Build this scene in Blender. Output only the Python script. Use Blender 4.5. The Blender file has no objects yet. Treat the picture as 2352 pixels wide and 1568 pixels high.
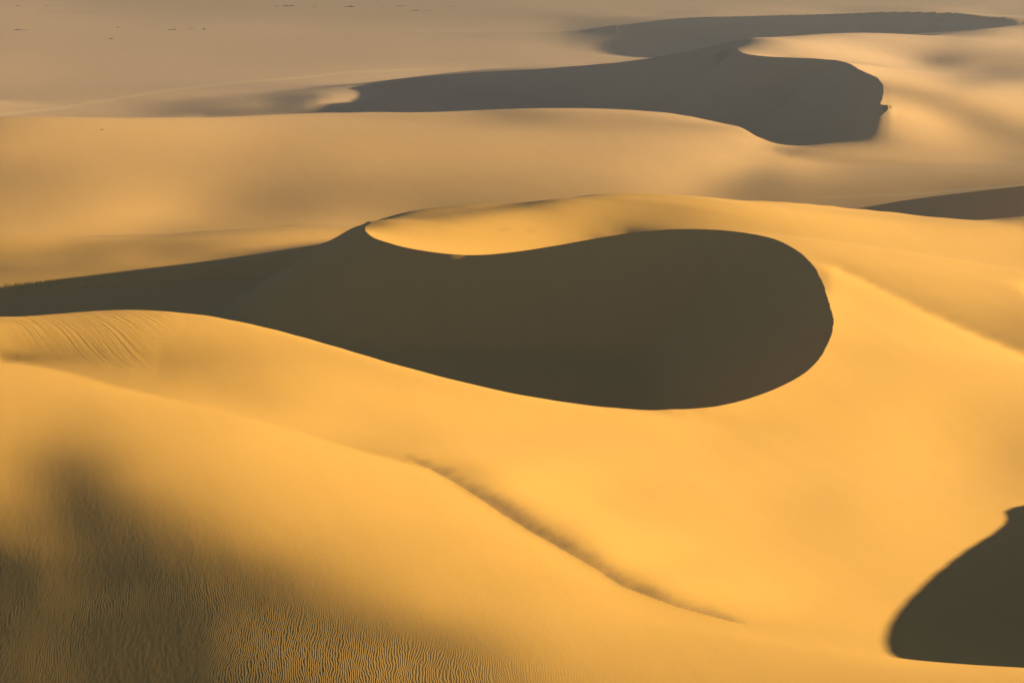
import bpy, math
import numpy as np
from mathutils import Vector

# ------------------------------------------------------------------ camera, sky, sun, exposure
scene = bpy.context.scene
SUN_EL, SUN_AZ = math.radians(7.5), math.radians(15.0)      # azimuth: degrees from +X towards +Y
sun_dir = Vector((math.cos(SUN_EL) * math.cos(SUN_AZ), math.cos(SUN_EL) * math.sin(SUN_AZ), math.sin(SUN_EL)))
F, VH, U0 = 6533.0, 294.0, 1176.0                           # focal length, horizon and centre in picture units
cam_data = bpy.data.cameras.new("camera")
cam = bpy.data.objects.new("camera", cam_data)
scene.collection.objects.link(cam)
scene.camera = cam
cam_data.sensor_width = 36.0
cam_data.lens = 36.0 * F / 2352.0
cam_data.shift_y = -(784.0 + VH) / 2352.0
cam_data.clip_end = 30000.0
cam.location = (0, 0, 0)
cam.rotation_euler = (math.radians(90), 0, 0)

world = bpy.data.worlds.new("World")
scene.world = world
world.use_nodes = True
wn = world.node_tree.nodes
sky = wn.new("ShaderNodeTexSky")
sky.sky_type = 'NISHITA'
sky.sun_disc = False
sky.sun_elevation = SUN_EL
sky.sun_rotation = math.radians(90) - SUN_AZ
sky.altitude = 3000
sky.air_density = 0.22
sky.dust_density = 1.2
world.node_tree.links.new(sky.outputs[0], wn["Background"].inputs[0])
wn["Background"].inputs[1].default_value = 0.05

sun_data = bpy.data.lights.new("sun", 'SUN')
sun_data.energy = 5.0
sun_data.angle = math.radians(0.53)
sun_data.color = (1.0, 0.81, 0.50)
sun = bpy.data.objects.new("sun", sun_data)
scene.collection.objects.link(sun)
sun.rotation_euler = sun_dir.to_track_quat('Z', 'Y').to_euler()
sun.location = (200, 100, 120)

scene.view_settings.view_transform = 'Standard'
scene.view_settings.look = 'None'
scene.view_settings.gamma = 1.0
scene.view_settings.exposure = 2.0

# ------------------------------------------------------------------ terrain height field
C1=[(-500,820,-44.5),(-200,785,-42),(0,750,-40.2),(140,722,-39.5),(300,712,-39.2),(450,722,-39.4),(600,750,-39.9),(750,790,-40.7),(1000,862,-42.4),(1200,908,-43.8),(1370,933,-45.2),(1530,941,-45.9),(1650,932,-46.2),(1780,893,-46.3),(1850,855,-46.2),(1900,792,-46.3),(1913,738,-46.2),(1895,670,-46),(1885,640,-45.9),(1850,590,-45.6),(1790,553,-45.3),(1700,533,-45.1),(1600,526,-44.9),(1450,535,-45.5),(1300,560,-46.8),(1200,576,-47.6),(1100,586,-48.2),(1000,580,-47.9),(900,560,-47.2),(845,538,-46.8),(838,526,-46.8),(851,513,-46.7),(820,521,-48.5),(755,553,-52),(600,592,-55),(360,622,-56),(0,652,-56.5),(-300,675,-57),(-700,700,-57)]
C2=[(640,270,-66.2),(720,262,-66.4),(800,238,-66.5),(860,196,-65.6),(986,176,-62.8),(1088,167,-61.2),(1259,157,-58.6),(1413,145.5,-55.8),(1550,138,-53.5),(1633,127,-51.5),(1693,113,-50),(1700,120,-50.2),(1739,128,-50.3),(1856,134,-50.5),(1917,139,-50.8),(1943,144,-50.9),(1975,161,-51),(2016,181,-51.2),(2025,191,-51.5),(2027,222,-52.8),(2023,241,-54),(2050,243,-54.3),(2026,263,-55.6),(1981,284,-57.6),(1984,292,-58.1),(1958,301,-59.2),(1900,320,-60.9),(1839,334,-61.6),(1787,325,-61.0),(1740,311,-59.6),(1704,293,-58.3),(1550,262,-57.2),(1396,250.5,-56.8),(1259,249,-56.6),(986,258,-56.8),(804,261,-57),(513,279,-57.3)]
C3=[(1410,60,-74.6),(1548,43,-69.5),(1720,37,-65.3),(1890,32,-62),(2129,27,-58.8),(2197,30,-58.8),(2266,38,-58.8),(2317,40,-58.6),(2352,40,-58.6),(2700,45,-59),(2720,160,-74),(2200,165,-74.5),(1700,150,-75),(1520,128,-75),(1430,116,-75)]
C4=[(1934,485,-60),(2095,458,-57.5),(2231,441,-55.5),(2352,427,-54),(2600,400,-51.5),(2900,380,-51),(2950,620,-62),(2352,615,-62.5),(1960,590,-61.5)]
RINGS={'c1':(C1,-57.4),'c2':(C2,-66.4),'c3':(C3,-75.1),'c4':(C4,-62.5)}
BOUNDS=[('L1', [(-800, 238.0), (0, 234.0), (140, 228.0), (273, 221.0), (478, 214.0), (700, 205.5), (850, 200.0), (900, 199.0), (986, 197.1), (1088, 188.2), (1157, 182.3), (1225, 177.3), (1293, 173.2), (1362, 169.7), (1430, 165.9), (1551, 163.2), (1700, 161.0), (1850, 160.1), (2000, 159.2), (2110, 158.4), (2352, 158.9), (2600, 159.0)]), ('L3', [(-500, 263.0), (-200, 256.3), (0, 253.6), (140, 256.0), (300, 256.6), (450, 255.3), (600, 251.7), (750, 247.3), (1000, 241.6), (1200, 240.1), (1370, 242.7), (1530, 244.8), (1650, 248.2), (1780, 256.8), (1850, 264.7), (1900, 280.5), (1851, 339.0), (1849, 342.3), (1972, 327.2), (2109, 313.5), (2232, 304.9), (2352, 297.2), (2500, 292.4)]), ('L4', [(-800, 350.0), (0, 350.0), (800, 360.0), (851, 387.9), (900, 389.5), (958, 389.2), (1054, 391.9), (1157, 397.8), (1239, 403.4), (1327, 405.1), (1389, 407.4), (1550, 408.3), (1733, 411.0), (1924, 421.4), (2061, 427.3), (2197, 430.7), (2317, 434.0), (2352, 436.7), (2600, 435.9)]), ('L5', [(-800, 640.0), (100, 640.0), (236, 642.4), (342, 651.1), (513, 662.3), (513, 662.3), (804, 680.0), (986, 681.2), (1259, 690.0), (1396, 690.5), (1550, 681.1), (1704, 657.8), (1800, 625.0), (3000, 620.0)]), ('L6', [(-800, 800.0), (400, 850.0), (986, 930.0), (1400, 880.0), (1550, 849.2), (1633, 831.0), (1690, 826.6), (1712, 843.8), (1733, 852.2), (1759, 853.3), (1849, 856.8), (1860, 862.4), (2009, 900.1), (2129, 915.5), (2197, 928.0), (2266, 971.1), (2321, 983.2), (2352, 1001.3), (2600, 1056.5)])]
CASTER=[[55.7, 226.13, -47.22], [55.33, 224.04, -46.77], [54.75, 220.82, -46.26], [54.09, 217.15, -45.99], [53.21, 212.26, -45.44], [52.43, 207.92, -44.87], [51.45, 202.49, -44.09], [50.21, 195.62, -43.15], [49.03, 189.03, -42.29], [48.08, 183.78, -41.74], [47.22, 178.99, -41.24], [46.33, 174.08, -40.75], [45.57, 169.84, -40.38], [44.95, 166.36, -40.11], [44.47, 163.71, -39.93], [44.12, 161.78, -39.88]]
HEIGHTS = [
-101369,137,136,137,136,137,136,137,137,136,137,137,136,137,137,137,137,136,137,137,136,136,137,136,135,136,135,135,135,134,134,133,133,132,132,131,131,130,129,129,127,128,126,125,125,124,122,122,121,120,119,118,117,116,114,114,112,112,110,108,108,106,105,104,102,101,100,98,97,96,94,92,91,90,88,87,85,84,82,80,79,78,76,74,73,71,69,68,66,65,63,62,60,58,57,56,54,52,51,49,48,47,45,44,43,41,40,39,38,36,36,34,34,33,32,30,31,29,29,28,27,27,26,25,25,24,24,23,23,22,21,21,21,20,20,19,19,18,18,18,18,
472,-1,1,-1,1,-1,1,-1,0,1,-1,0,1,-1,0,0,0,0,0,-1,1,0,-1,0,0,0,0,0,-1,0,-1,0,0,0,-1,0,-1,0,0,-1,0,-1,0,-1,-1,-1,1,-1,-1,-1,-1,-1,-1,-1,0,-1,-1,-2,-1,0,-2,-1,-1,-1,-1,-2,-1,-1,-2,-1,-2,-1,-1,-2,-1,-2,-1,-2,-1,-1,-1,-2,-2,-1,-2,-1,-1,-2,-1,-2,-1,-2,-1,-1,-1,-2,-2,-1,-1,-1,-1,-2,-1,-1,-2,-1,-1,-1,-1,-1,-1,-1,-1,-1,-2,1,-2,-1,-1,-1,0,-1,-1,-1,-1,0,-1,-1,-1,-1,0,0,-1,-1,-1,0,-1,0,0,0,-1,
0,1,-2,2,-2,2,-2,2,-1,-1,2,-1,-1,2,-1,0,0,0,0,1,-2,0,1,0,1,-1,0,-1,1,0,1,0,-1,0,1,-1,1,-1,0,0,0,0,-1,2,0,0,-2,0,1,0,0,1,0,0,-1,-1,1,1,0,-2,1,0,0,-1,0,2,-1,-1,2,-2,2,0,-1,1,-1,1,-1,1,-1,0,-1,0,1,0,0,-1,0,1,-1,1,0,1,-1,-1,0,0,2,-1,0,0,-1,1,0,-1,2,0,0,-1,0,0,0,0,0,0,1,-2,1,0,0,1,-2,0,1,0,1,-2,1,0,0,1,-1,-1,0,1,1,-1,1,-1,0,-1,1,
-1,1,1,-1,1,-2,2,-2,2,-1,-1,2,-1,-1,1,0,0,0,0,0,1,0,0,-1,-1,1,-1,2,0,-1,0,0,0,0,0,1,-1,1,-1,1,-1,1,0,-2,1,0,0,1,-1,0,1,-2,0,0,0,2,-2,0,0,2,0,0,-1,1,0,-2,1,1,-2,2,-2,0,1,-1,1,0,0,0,0,0,0,1,0,-2,2,0,-1,0,1,-1,-1,0,1,1,-1,1,-2,2,-1,-1,1,0,0,1,-2,0,0,1,0,0,0,0,0,-1,1,-1,1,1,0,-2,2,0,-2,1,-1,2,-2,1,1,-1,0,0,1,-1,-1,1,-1,1,-1,1,0,
1,-2,1,-1,1,1,-2,2,-2,2,-1,-1,2,-1,1,-1,0,0,-1,1,0,0,-1,2,-1,0,1,-2,0,1,0,-1,2,-1,-1,0,1,-1,1,-1,1,-1,1,0,-1,2,0,-1,0,0,-1,2,0,0,0,-1,1,0,0,-2,0,0,1,0,-1,1,0,0,0,1,0,-1,0,1,-1,-1,2,-2,2,-2,1,0,-1,2,-2,1,1,-1,-1,2,0,-1,-1,0,1,0,1,-2,0,2,0,-1,0,0,1,-1,0,0,0,0,-1,1,-1,2,-1,1,-1,-1,0,1,-1,0,2,-1,0,-1,2,-1,-1,0,1,0,-1,1,0,0,0,0,1,-1,0,
0,1,-2,2,-2,1,1,-2,2,-2,2,-1,-1,1,-1,1,0,0,1,-2,0,0,2,-2,1,0,0,1,-1,0,0,1,-2,1,1,-1,0,1,-1,1,-1,1,-1,1,0,-2,0,0,1,1,0,-2,1,0,0,0,0,0,-1,2,0,-1,0,0,1,0,-1,0,1,-2,1,1,-1,-1,1,1,-2,2,-2,2,0,-1,0,0,0,0,-1,1,1,-2,1,0,1,0,-1,0,-1,1,1,-2,0,1,-1,0,0,1,0,0,-1,1,1,-1,1,-1,0,0,0,0,0,0,0,1,-1,0,0,0,-1,1,0,0,-1,1,0,0,0,-1,1,0,-1,1,-2,
-1,1,1,-2,2,-2,1,1,-2,2,-2,2,-1,1,-1,1,-1,0,0,1,0,0,-2,2,-1,0,0,0,1,0,-1,0,1,-1,0,1,-1,0,0,0,1,-1,1,-2,1,0,1,0,-1,-1,0,2,-1,0,0,0,0,0,1,-1,-1,2,-1,0,0,-1,1,0,-1,1,0,-1,1,1,-1,-1,1,0,0,0,-1,0,1,0,1,-1,0,0,-1,0,0,1,0,-1,1,-1,1,-1,1,0,0,0,1,0,-1,0,0,0,1,-2,1,-1,1,-1,0,1,-1,0,1,0,1,-2,0,1,0,0,0,-1,0,1,1,-1,0,-1,1,0,0,-1,0,0,2,
1,-1,0,1,-1,1,-2,1,1,-2,2,-2,2,-2,2,-2,1,0,0,0,0,0,1,-2,2,-1,0,0,0,-1,1,0,-1,2,-1,0,0,-1,2,-1,-1,1,-1,2,0,0,-1,1,-1,1,0,-1,0,0,0,0,0,0,0,-1,2,-2,2,-1,0,1,0,-1,1,-1,0,0,0,-1,2,0,-1,-1,1,-1,1,1,-1,-1,0,0,2,-2,1,1,-1,0,-1,1,-1,1,0,1,-2,1,0,-1,0,0,1,0,-1,0,1,1,-2,1,-1,2,0,-2,2,0,-2,1,-2,2,0,-1,0,1,0,0,1,-1,-2,1,1,0,-1,1,-1,0,1,-1,0,
0,-1,1,0,-1,1,1,-2,1,1,-1,1,-2,2,-2,1,0,1,0,-1,0,0,0,1,-2,2,-1,0,0,1,0,-1,1,-2,1,-1,2,0,-2,1,1,-1,1,-1,-1,0,1,-1,2,-2,1,0,0,0,0,0,0,0,1,1,-2,1,-2,1,0,0,-1,1,0,0,-1,2,-1,1,-2,1,0,1,-1,1,-1,0,1,0,-1,1,-2,2,0,-1,0,0,1,-1,1,-1,0,-1,1,0,-1,2,-1,0,0,0,1,0,-2,0,1,0,0,-1,0,1,-1,0,2,-1,1,-1,0,0,0,-1,1,0,-1,0,2,-1,-1,0,1,-1,0,1,-1,1,-1,
0,1,-1,0,1,-2,1,1,-2,1,-1,1,1,-2,1,1,0,-2,0,2,-1,0,0,0,1,-2,2,-1,0,0,-1,1,0,1,-1,1,-1,1,0,-1,0,0,-1,1,1,0,-1,0,0,2,-2,0,0,1,0,0,0,0,-2,0,1,0,1,0,-1,0,1,-1,0,1,1,-2,0,0,0,-1,1,0,0,0,0,-1,0,0,1,-1,1,-1,-1,1,1,-1,0,0,0,1,-1,2,-1,0,0,-1,1,-1,0,0,0,0,1,0,0,0,0,0,0,0,0,0,-1,0,0,0,1,0,0,0,-1,0,0,1,-1,0,1,0,-1,0,1,-1,1,-2,1,
0,0,0,0,0,1,-1,0,1,-1,1,-2,1,1,0,-2,0,1,0,-1,2,-1,0,0,0,1,-2,1,0,0,1,0,-1,0,1,0,-2,0,1,1,-1,1,0,0,-2,2,0,0,-1,-1,2,0,0,-1,0,0,0,0,1,0,0,-1,0,0,1,-1,-1,1,0,0,-1,0,1,-1,1,1,0,-2,2,-2,1,1,-2,2,-2,2,-2,1,1,-1,0,0,-1,2,-1,0,0,-2,1,0,1,-1,0,1,0,0,0,-1,0,0,0,1,-1,0,0,1,0,0,-1,1,0,0,-1,0,1,0,0,0,0,-1,1,0,-1,0,1,0,-1,0,-1,2,-1,
0,0,0,0,0,0,0,0,0,0,0,1,-2,1,0,1,0,0,0,-1,-1,1,0,0,0,0,1,0,-1,0,0,-1,2,-1,0,-1,2,0,-1,0,0,0,1,-1,2,-3,0,1,0,0,-1,1,0,0,0,0,0,0,0,-1,0,2,-1,0,-1,1,1,0,-1,-1,1,1,-1,1,-1,0,-1,2,-2,2,-1,-1,2,-2,2,-2,2,-1,-1,1,-1,1,1,-2,0,0,1,1,-1,-1,1,1,-1,0,0,-1,0,2,-1,0,0,-1,1,0,0,-1,0,0,2,-2,0,1,-1,1,-2,1,0,0,1,0,-2,1,0,1,-1,0,1,0,0,-1,1,
0,1,-1,0,0,1,-1,0,0,0,0,0,1,-2,1,0,0,0,0,1,-1,1,-1,0,0,0,0,0,1,-1,0,1,-2,1,0,1,0,-1,1,-1,1,-1,-1,1,-1,2,1,-1,0,0,1,-2,1,-1,1,-1,1,-1,0,1,0,-2,2,-1,1,0,-1,0,0,1,-1,0,1,-1,1,-2,1,-1,0,0,1,0,0,0,-1,0,0,1,0,0,0,0,-1,0,1,-1,0,-1,2,1,-3,0,2,-1,0,1,0,-2,2,0,0,-1,1,-1,1,-1,0,0,-1,1,1,-2,2,-2,2,-1,0,1,-2,0,2,-1,0,-1,0,1,-1,0,1,0,-1,
1,-2,1,0,1,-2,1,0,0,0,0,0,0,2,-2,0,0,0,-1,1,1,-2,2,-1,0,0,0,-1,0,2,-1,0,1,0,-1,0,-1,1,0,0,0,0,1,-1,1,-1,-1,1,0,1,-2,2,-2,2,-2,2,-2,2,0,0,-1,1,-1,0,0,-1,2,-1,1,-1,1,-1,-1,1,-1,2,-1,1,0,-1,-1,1,-1,0,1,1,-1,-1,1,-1,1,-1,0,1,0,0,0,1,-2,-1,3,-1,-1,1,-1,0,0,1,-1,0,0,1,-2,2,-2,2,0,0,0,0,-1,1,-1,2,-1,-1,1,-2,2,0,-1,0,1,0,0,-1,0,1,-2,1,0,
0,1,0,0,-2,1,0,1,0,-1,0,0,1,-2,1,0,0,0,1,-1,0,1,-1,1,0,-1,0,2,-1,-1,1,0,0,-1,1,-1,1,0,-1,1,-1,1,0,0,-1,1,0,-1,0,-1,2,-1,1,-1,2,-2,1,-1,0,0,1,0,-1,1,-1,1,-2,1,-1,1,-1,1,1,-1,0,0,0,-1,1,0,1,-1,0,1,-1,-1,0,1,-1,0,0,0,1,0,-1,1,-1,-1,1,1,-2,2,-1,0,1,0,-1,1,-1,0,0,0,1,-1,1,-1,0,0,0,0,0,1,0,-2,0,2,-2,2,-1,0,0,0,-1,0,1,0,0,-1,2,-2,0,
-1,0,1,0,1,0,0,-2,0,2,0,0,-2,1,0,0,0,0,1,-1,0,0,0,0,0,1,0,-2,2,-1,0,-1,0,1,0,1,0,-1,1,-1,1,-1,-1,1,0,-1,1,0,1,0,-1,0,1,0,-2,2,0,-1,0,0,0,-1,1,0,1,-1,1,-1,1,-1,1,-1,-1,0,1,-1,1,0,-1,1,-1,0,1,-1,0,0,1,-1,1,0,-1,1,-1,-1,1,0,0,1,-1,0,1,-2,1,0,0,0,1,-2,1,0,0,0,0,0,0,0,0,0,0,1,-1,-1,0,1,1,-2,2,-1,0,0,0,0,0,1,-2,0,0,0,-1,2,0,
1,0,-2,1,0,0,0,1,0,-2,0,1,1,0,0,0,0,-1,-1,1,1,0,-1,0,0,0,0,1,-2,1,0,1,0,-1,0,0,-1,1,-1,2,-1,1,0,-1,1,1,-1,0,-1,1,0,0,-1,0,1,-1,0,1,-1,0,0,1,-1,0,0,1,-1,0,0,1,-1,0,1,0,-1,1,-2,1,1,-2,1,0,-1,0,1,1,-2,1,-1,1,0,-1,1,0,0,-1,1,-1,1,0,-1,1,-1,0,0,-1,0,1,1,-1,0,0,1,-1,0,0,0,0,0,-1,2,-1,0,1,-2,2,-2,0,0,1,0,0,0,-2,2,0,0,0,0,-1,0,
1,0,1,-2,0,0,0,0,0,1,0,-2,1,0,0,0,-1,2,0,0,-2,0,2,0,-1,0,0,0,1,0,0,0,-1,1,0,-1,1,0,1,-2,0,0,1,0,0,-2,1,1,0,-1,0,0,0,0,0,0,0,0,1,0,-1,0,1,-1,0,-1,1,1,-1,-1,1,0,-1,1,0,-1,2,-1,-1,2,-2,1,0,0,0,-2,2,-1,0,-1,1,0,0,1,-2,1,-1,2,-1,-1,1,-1,2,-1,-1,2,0,0,-2,1,0,0,-1,1,0,0,0,0,0,0,-1,1,0,-1,1,-1,1,0,0,-1,0,0,0,2,-2,0,1,0,0,0,0,
-1,0,0,1,0,0,0,0,0,0,0,2,-2,0,0,0,1,-1,0,0,1,0,-2,0,2,0,-1,0,0,0,-1,0,1,0,-1,2,0,-2,0,1,1,-1,-1,2,-2,3,-2,-1,1,0,0,1,0,0,0,0,0,0,0,-1,1,0,-1,1,-1,1,-1,0,0,1,-2,1,0,0,0,0,-1,1,0,-1,1,-1,0,1,-2,2,0,-1,1,0,-1,1,-1,-1,2,-1,1,-2,0,1,0,1,-2,1,1,-2,0,0,1,0,0,0,-1,1,0,0,0,0,0,-1,0,1,0,-1,1,-1,1,0,0,-1,1,0,0,-2,2,0,-2,0,0,0,0,
1,0,0,0,0,0,0,0,0,0,0,-2,1,0,0,0,1,-1,0,0,0,0,1,0,-1,0,1,0,0,-1,2,-1,0,0,1,-2,-1,3,-1,-1,0,1,1,-3,2,-2,2,1,-2,1,0,-1,0,0,0,0,0,0,-1,1,1,-1,1,-1,1,-1,1,-1,0,-1,2,0,0,-1,0,0,1,-2,0,0,1,0,0,-1,2,-2,-1,2,-1,0,1,-1,-1,1,0,0,-1,1,1,-1,0,-1,1,-1,0,2,-1,0,0,0,-1,0,2,-2,0,0,0,0,0,1,0,-1,0,1,-1,1,-1,0,0,1,-2,0,0,2,-2,1,1,0,0,0,0,
0,0,0,0,0,0,0,0,0,0,0,1,0,0,0,0,-2,2,-1,1,0,-1,1,0,-1,0,0,0,0,1,-2,2,-1,0,-1,1,1,-1,1,0,0,-1,-1,2,0,0,0,-2,2,-1,1,-1,1,0,0,0,-1,0,2,-1,-2,1,0,1,-1,1,-1,0,1,0,-1,-1,0,0,1,0,-1,1,0,0,-1,0,1,0,-2,2,0,-1,0,1,-2,0,2,-1,-1,1,0,-1,0,1,-1,1,-1,2,-1,-2,1,0,0,0,1,0,-2,2,0,0,-1,1,0,0,0,-1,0,1,-1,1,-1,0,0,0,1,0,0,-1,1,-2,0,0,0,0,0,
1,0,0,-1,0,0,0,0,0,0,0,0,0,0,0,0,1,-1,1,-1,-1,2,-2,0,1,0,0,0,0,0,1,-2,2,-1,1,0,0,-1,-1,2,-1,0,1,0,-1,1,-2,3,-1,0,-2,2,-1,0,0,0,1,0,-2,2,0,0,-1,-1,1,-1,1,0,-1,1,0,0,1,0,-1,0,-1,1,0,0,0,0,-2,0,2,-1,-1,1,0,-1,1,0,0,0,0,-1,1,0,0,-1,1,-1,1,-2,2,0,0,0,-1,0,1,-1,2,-2,0,-1,2,-1,-1,1,0,1,0,-2,1,-1,1,0,0,0,0,0,0,-1,0,1,0,0,0,-1,0,
0,0,0,1,0,0,0,0,0,-1,0,0,0,0,0,0,1,-1,1,-1,2,-2,1,0,0,0,0,-1,0,0,0,1,-2,2,0,-1,0,0,2,-2,0,1,0,-1,1,-2,3,-3,1,0,2,-1,-1,1,0,-1,1,-1,1,-2,1,0,0,1,-1,1,-1,0,1,-1,0,0,-1,0,0,0,1,-1,0,0,0,0,1,0,-2,0,2,-2,0,0,1,1,-2,0,1,0,0,0,-1,1,-1,1,-1,1,-2,2,-1,0,1,0,-2,2,-2,1,0,2,-2,0,1,-1,-1,1,0,1,0,-1,1,-1,0,0,0,0,-1,1,0,0,0,-1,0,2,-1,
1,-1,0,1,-1,0,0,0,0,1,0,0,0,0,0,-1,-1,2,-2,1,-1,2,0,-1,1,-1,0,1,0,0,0,0,1,-2,0,0,0,1,-2,1,1,0,-1,1,-1,2,-3,2,-1,0,0,0,1,-1,0,1,-2,2,0,0,0,-1,1,0,0,-1,0,1,-1,0,0,0,0,0,0,0,0,0,-1,1,-1,0,0,0,1,0,-1,1,0,0,-2,-1,2,0,-1,0,-1,1,0,-1,1,0,1,-1,1,-2,2,-1,0,0,1,-2,1,1,-1,-1,1,0,0,-1,2,-2,0,0,0,1,-2,2,-1,0,0,0,1,0,-1,0,0,1,-1,-1,1,
0,1,0,-1,1,0,0,-1,0,1,0,-1,0,0,0,2,-1,-1,1,0,0,-2,0,2,-2,2,-1,1,-1,0,0,-1,0,1,0,1,0,0,0,0,-1,0,0,0,0,0,2,-1,0,0,-1,0,1,-1,1,0,1,-2,-1,2,-1,0,0,-1,1,0,0,0,0,-1,1,0,0,0,-1,0,1,-1,1,-2,2,-1,0,0,0,0,-1,0,0,0,2,-1,-1,0,0,1,0,-1,1,0,-1,0,-1,1,0,1,-2,0,0,0,0,1,0,-1,1,-1,1,-1,1,1,-2,2,-1,0,0,0,1,-2,1,0,0,-1,0,-1,2,-1,0,0,1,-1,0,
1,0,0,-1,1,-1,0,1,0,-1,0,1,0,0,-1,-1,2,-1,0,0,0,2,0,-2,1,-2,2,-2,2,-1,0,1,0,0,-1,1,-1,-1,2,-1,1,-1,1,-1,1,-1,-1,1,0,1,0,0,-1,1,-2,1,0,0,2,-2,1,0,0,0,-1,1,0,-2,0,2,-1,0,-1,0,2,0,-3,1,1,0,-2,1,0,-1,0,0,1,0,0,-1,-1,1,0,1,0,-1,0,0,-1,1,1,-2,2,-1,-1,0,1,1,0,-1,0,0,0,-1,1,1,-1,1,-2,0,1,-2,2,0,-1,0,0,1,0,-1,-1,1,0,1,-1,1,-1,-1,0,1,-1,
0,0,0,1,-1,1,0,0,0,-1,0,1,-1,0,2,-1,-1,1,0,0,0,-2,0,1,0,2,-2,1,-1,1,-1,1,-1,0,1,-2,1,1,-2,1,0,1,-1,1,-1,1,0,-1,1,-1,0,1,-1,1,1,-2,0,1,-2,1,0,1,-1,0,0,-1,1,1,0,-1,0,-1,2,-1,-1,-1,3,-1,-2,1,1,0,-1,1,-1,0,-1,0,0,1,-1,1,-1,-1,0,0,1,0,0,0,-1,2,-3,2,0,-1,0,0,0,1,0,0,-1,1,-1,0,-1,0,2,-1,1,0,-2,0,1,0,0,-1,0,1,1,0,-1,0,-1,0,0,2,-1,-1,1,
1,1,-1,0,-1,1,-1,1,-1,1,0,-1,1,0,-2,2,-1,0,0,0,0,1,0,0,0,-2,2,0,-1,0,1,-1,1,-1,0,1,0,0,1,-1,0,-1,1,-1,1,-1,1,0,-1,0,0,-1,2,-2,1,1,-1,0,1,0,-1,-1,1,1,0,0,-1,0,0,0,-1,2,-2,1,-1,1,-2,1,1,-1,-1,0,1,-1,1,-1,1,-1,0,0,1,-2,2,-1,0,1,-2,1,0,-1,0,0,2,-2,1,1,-1,0,-1,0,-1,0,2,0,-1,0,1,0,-2,2,-2,1,1,0,0,-1,-1,2,-1,0,0,-1,1,-1,1,-1,1,-2,1,1,0,
1,-2,1,1,1,-2,1,-1,1,0,0,-1,1,-1,1,-1,1,0,0,0,0,0,-1,1,-1,1,-1,0,1,0,0,-1,0,1,0,0,-1,0,-1,1,-1,1,0,0,0,0,0,0,1,0,0,0,-1,2,-2,0,1,0,0,-1,0,1,-1,-1,1,0,0,0,0,-1,2,-2,1,-1,1,-1,1,0,-2,1,1,-1,-1,1,-1,0,0,1,-1,0,0,1,-2,1,0,-2,2,-1,0,0,1,-1,0,0,0,-1,1,-1,2,-1,1,0,-2,0,1,0,0,0,1,-2,1,0,0,-1,0,1,1,-2,1,-1,0,0,0,1,-1,1,-1,1,-1,0,-1,
1,1,0,-2,0,1,0,-1,1,0,-1,1,-1,1,0,0,0,0,0,-1,0,0,1,-2,2,0,-1,0,0,-1,0,1,0,0,0,-1,1,0,1,-1,1,0,-1,1,-1,1,-1,1,-2,1,1,0,0,-2,1,0,0,0,-1,1,1,-1,0,1,-1,0,0,0,0,1,-2,1,-1,1,-1,1,-1,-1,2,-1,-1,0,1,-1,0,1,-1,0,0,-1,0,0,1,0,0,1,-2,0,1,0,-1,0,0,0,-1,1,0,1,-2,1,0,0,1,0,0,-1,0,0,-1,2,-1,0,0,1,-1,0,-1,1,-1,1,-1,1,-1,0,0,0,1,-1,0,-1,1,
1,0,-1,1,0,0,0,1,-2,0,1,0,0,0,0,-1,0,0,0,1,-1,0,0,1,-1,0,1,-1,0,2,-1,0,0,0,-1,1,0,-1,0,1,0,-1,1,-1,0,0,0,-1,3,-2,-1,1,-1,2,0,0,0,-1,1,-1,0,1,0,-1,0,0,-1,1,-1,0,1,-1,1,-1,0,0,0,0,-1,1,0,0,-1,0,1,-1,0,-1,1,0,0,-1,0,0,-1,0,2,0,-1,0,0,1,-2,1,1,0,-1,0,0,0,0,-1,0,0,0,1,0,-1,1,-2,2,-1,0,-1,1,-1,1,0,1,-1,0,0,0,0,0,-1,0,0,1,0,-1,
1,-1,2,0,-1,0,0,0,0,0,0,0,-1,0,0,1,0,0,-1,0,1,0,0,0,-1,0,0,1,0,-2,2,-1,0,-1,1,0,0,1,-1,0,-1,1,-1,1,1,-1,1,0,-2,2,0,-2,3,-2,0,0,0,1,-1,1,-1,-1,1,0,0,0,1,-2,1,0,-1,1,-1,1,0,-1,0,0,0,-1,0,0,0,0,-1,0,1,0,-1,1,-1,1,-1,0,1,0,-2,0,0,1,0,-1,2,-1,0,-1,1,-1,1,0,-1,1,0,-1,0,0,0,0,1,0,-2,2,-1,1,-1,1,0,-1,-1,1,1,-1,1,-2,1,0,-1,1,-1,1,0,
1,1,-2,0,1,0,-1,0,2,-1,0,0,1,-1,0,0,-1,0,1,0,0,-1,0,0,1,-1,0,0,-1,2,-2,2,-1,1,0,-1,0,-1,2,-1,1,-1,1,0,-1,0,-1,1,0,0,0,1,-2,1,0,0,-1,0,1,0,0,1,-1,-1,1,0,0,1,0,-1,0,-1,0,-1,1,-1,1,0,0,-1,0,0,0,0,0,0,-1,0,1,-1,0,-1,1,0,0,-1,2,0,0,-2,1,0,-1,1,-1,0,0,1,-1,0,1,0,-1,1,0,-1,0,1,-2,2,0,-2,1,0,1,-1,-1,0,1,0,-2,1,-1,2,-1,1,0,-1,0,-1,1,
1,0,1,-1,1,-1,1,0,-2,2,-1,0,-1,2,-1,-1,2,-1,0,0,-1,2,-1,0,-1,1,0,0,1,-2,1,-2,1,0,0,1,-1,1,-2,1,0,0,0,-1,1,1,0,0,0,-2,1,1,-1,1,-1,0,1,0,0,-2,1,-1,0,2,-2,1,0,-1,-1,1,1,0,0,0,-1,1,-2,0,0,1,0,-1,0,0,0,0,0,0,-2,1,0,1,-1,-1,0,1,-1,0,-1,2,-1,0,1,-1,0,1,-1,-1,2,-1,0,-1,1,0,-1,2,-1,0,1,-2,1,1,-1,-1,0,0,1,1,-1,-2,3,-2,1,-1,1,-2,0,0,1,0,-1,
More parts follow.
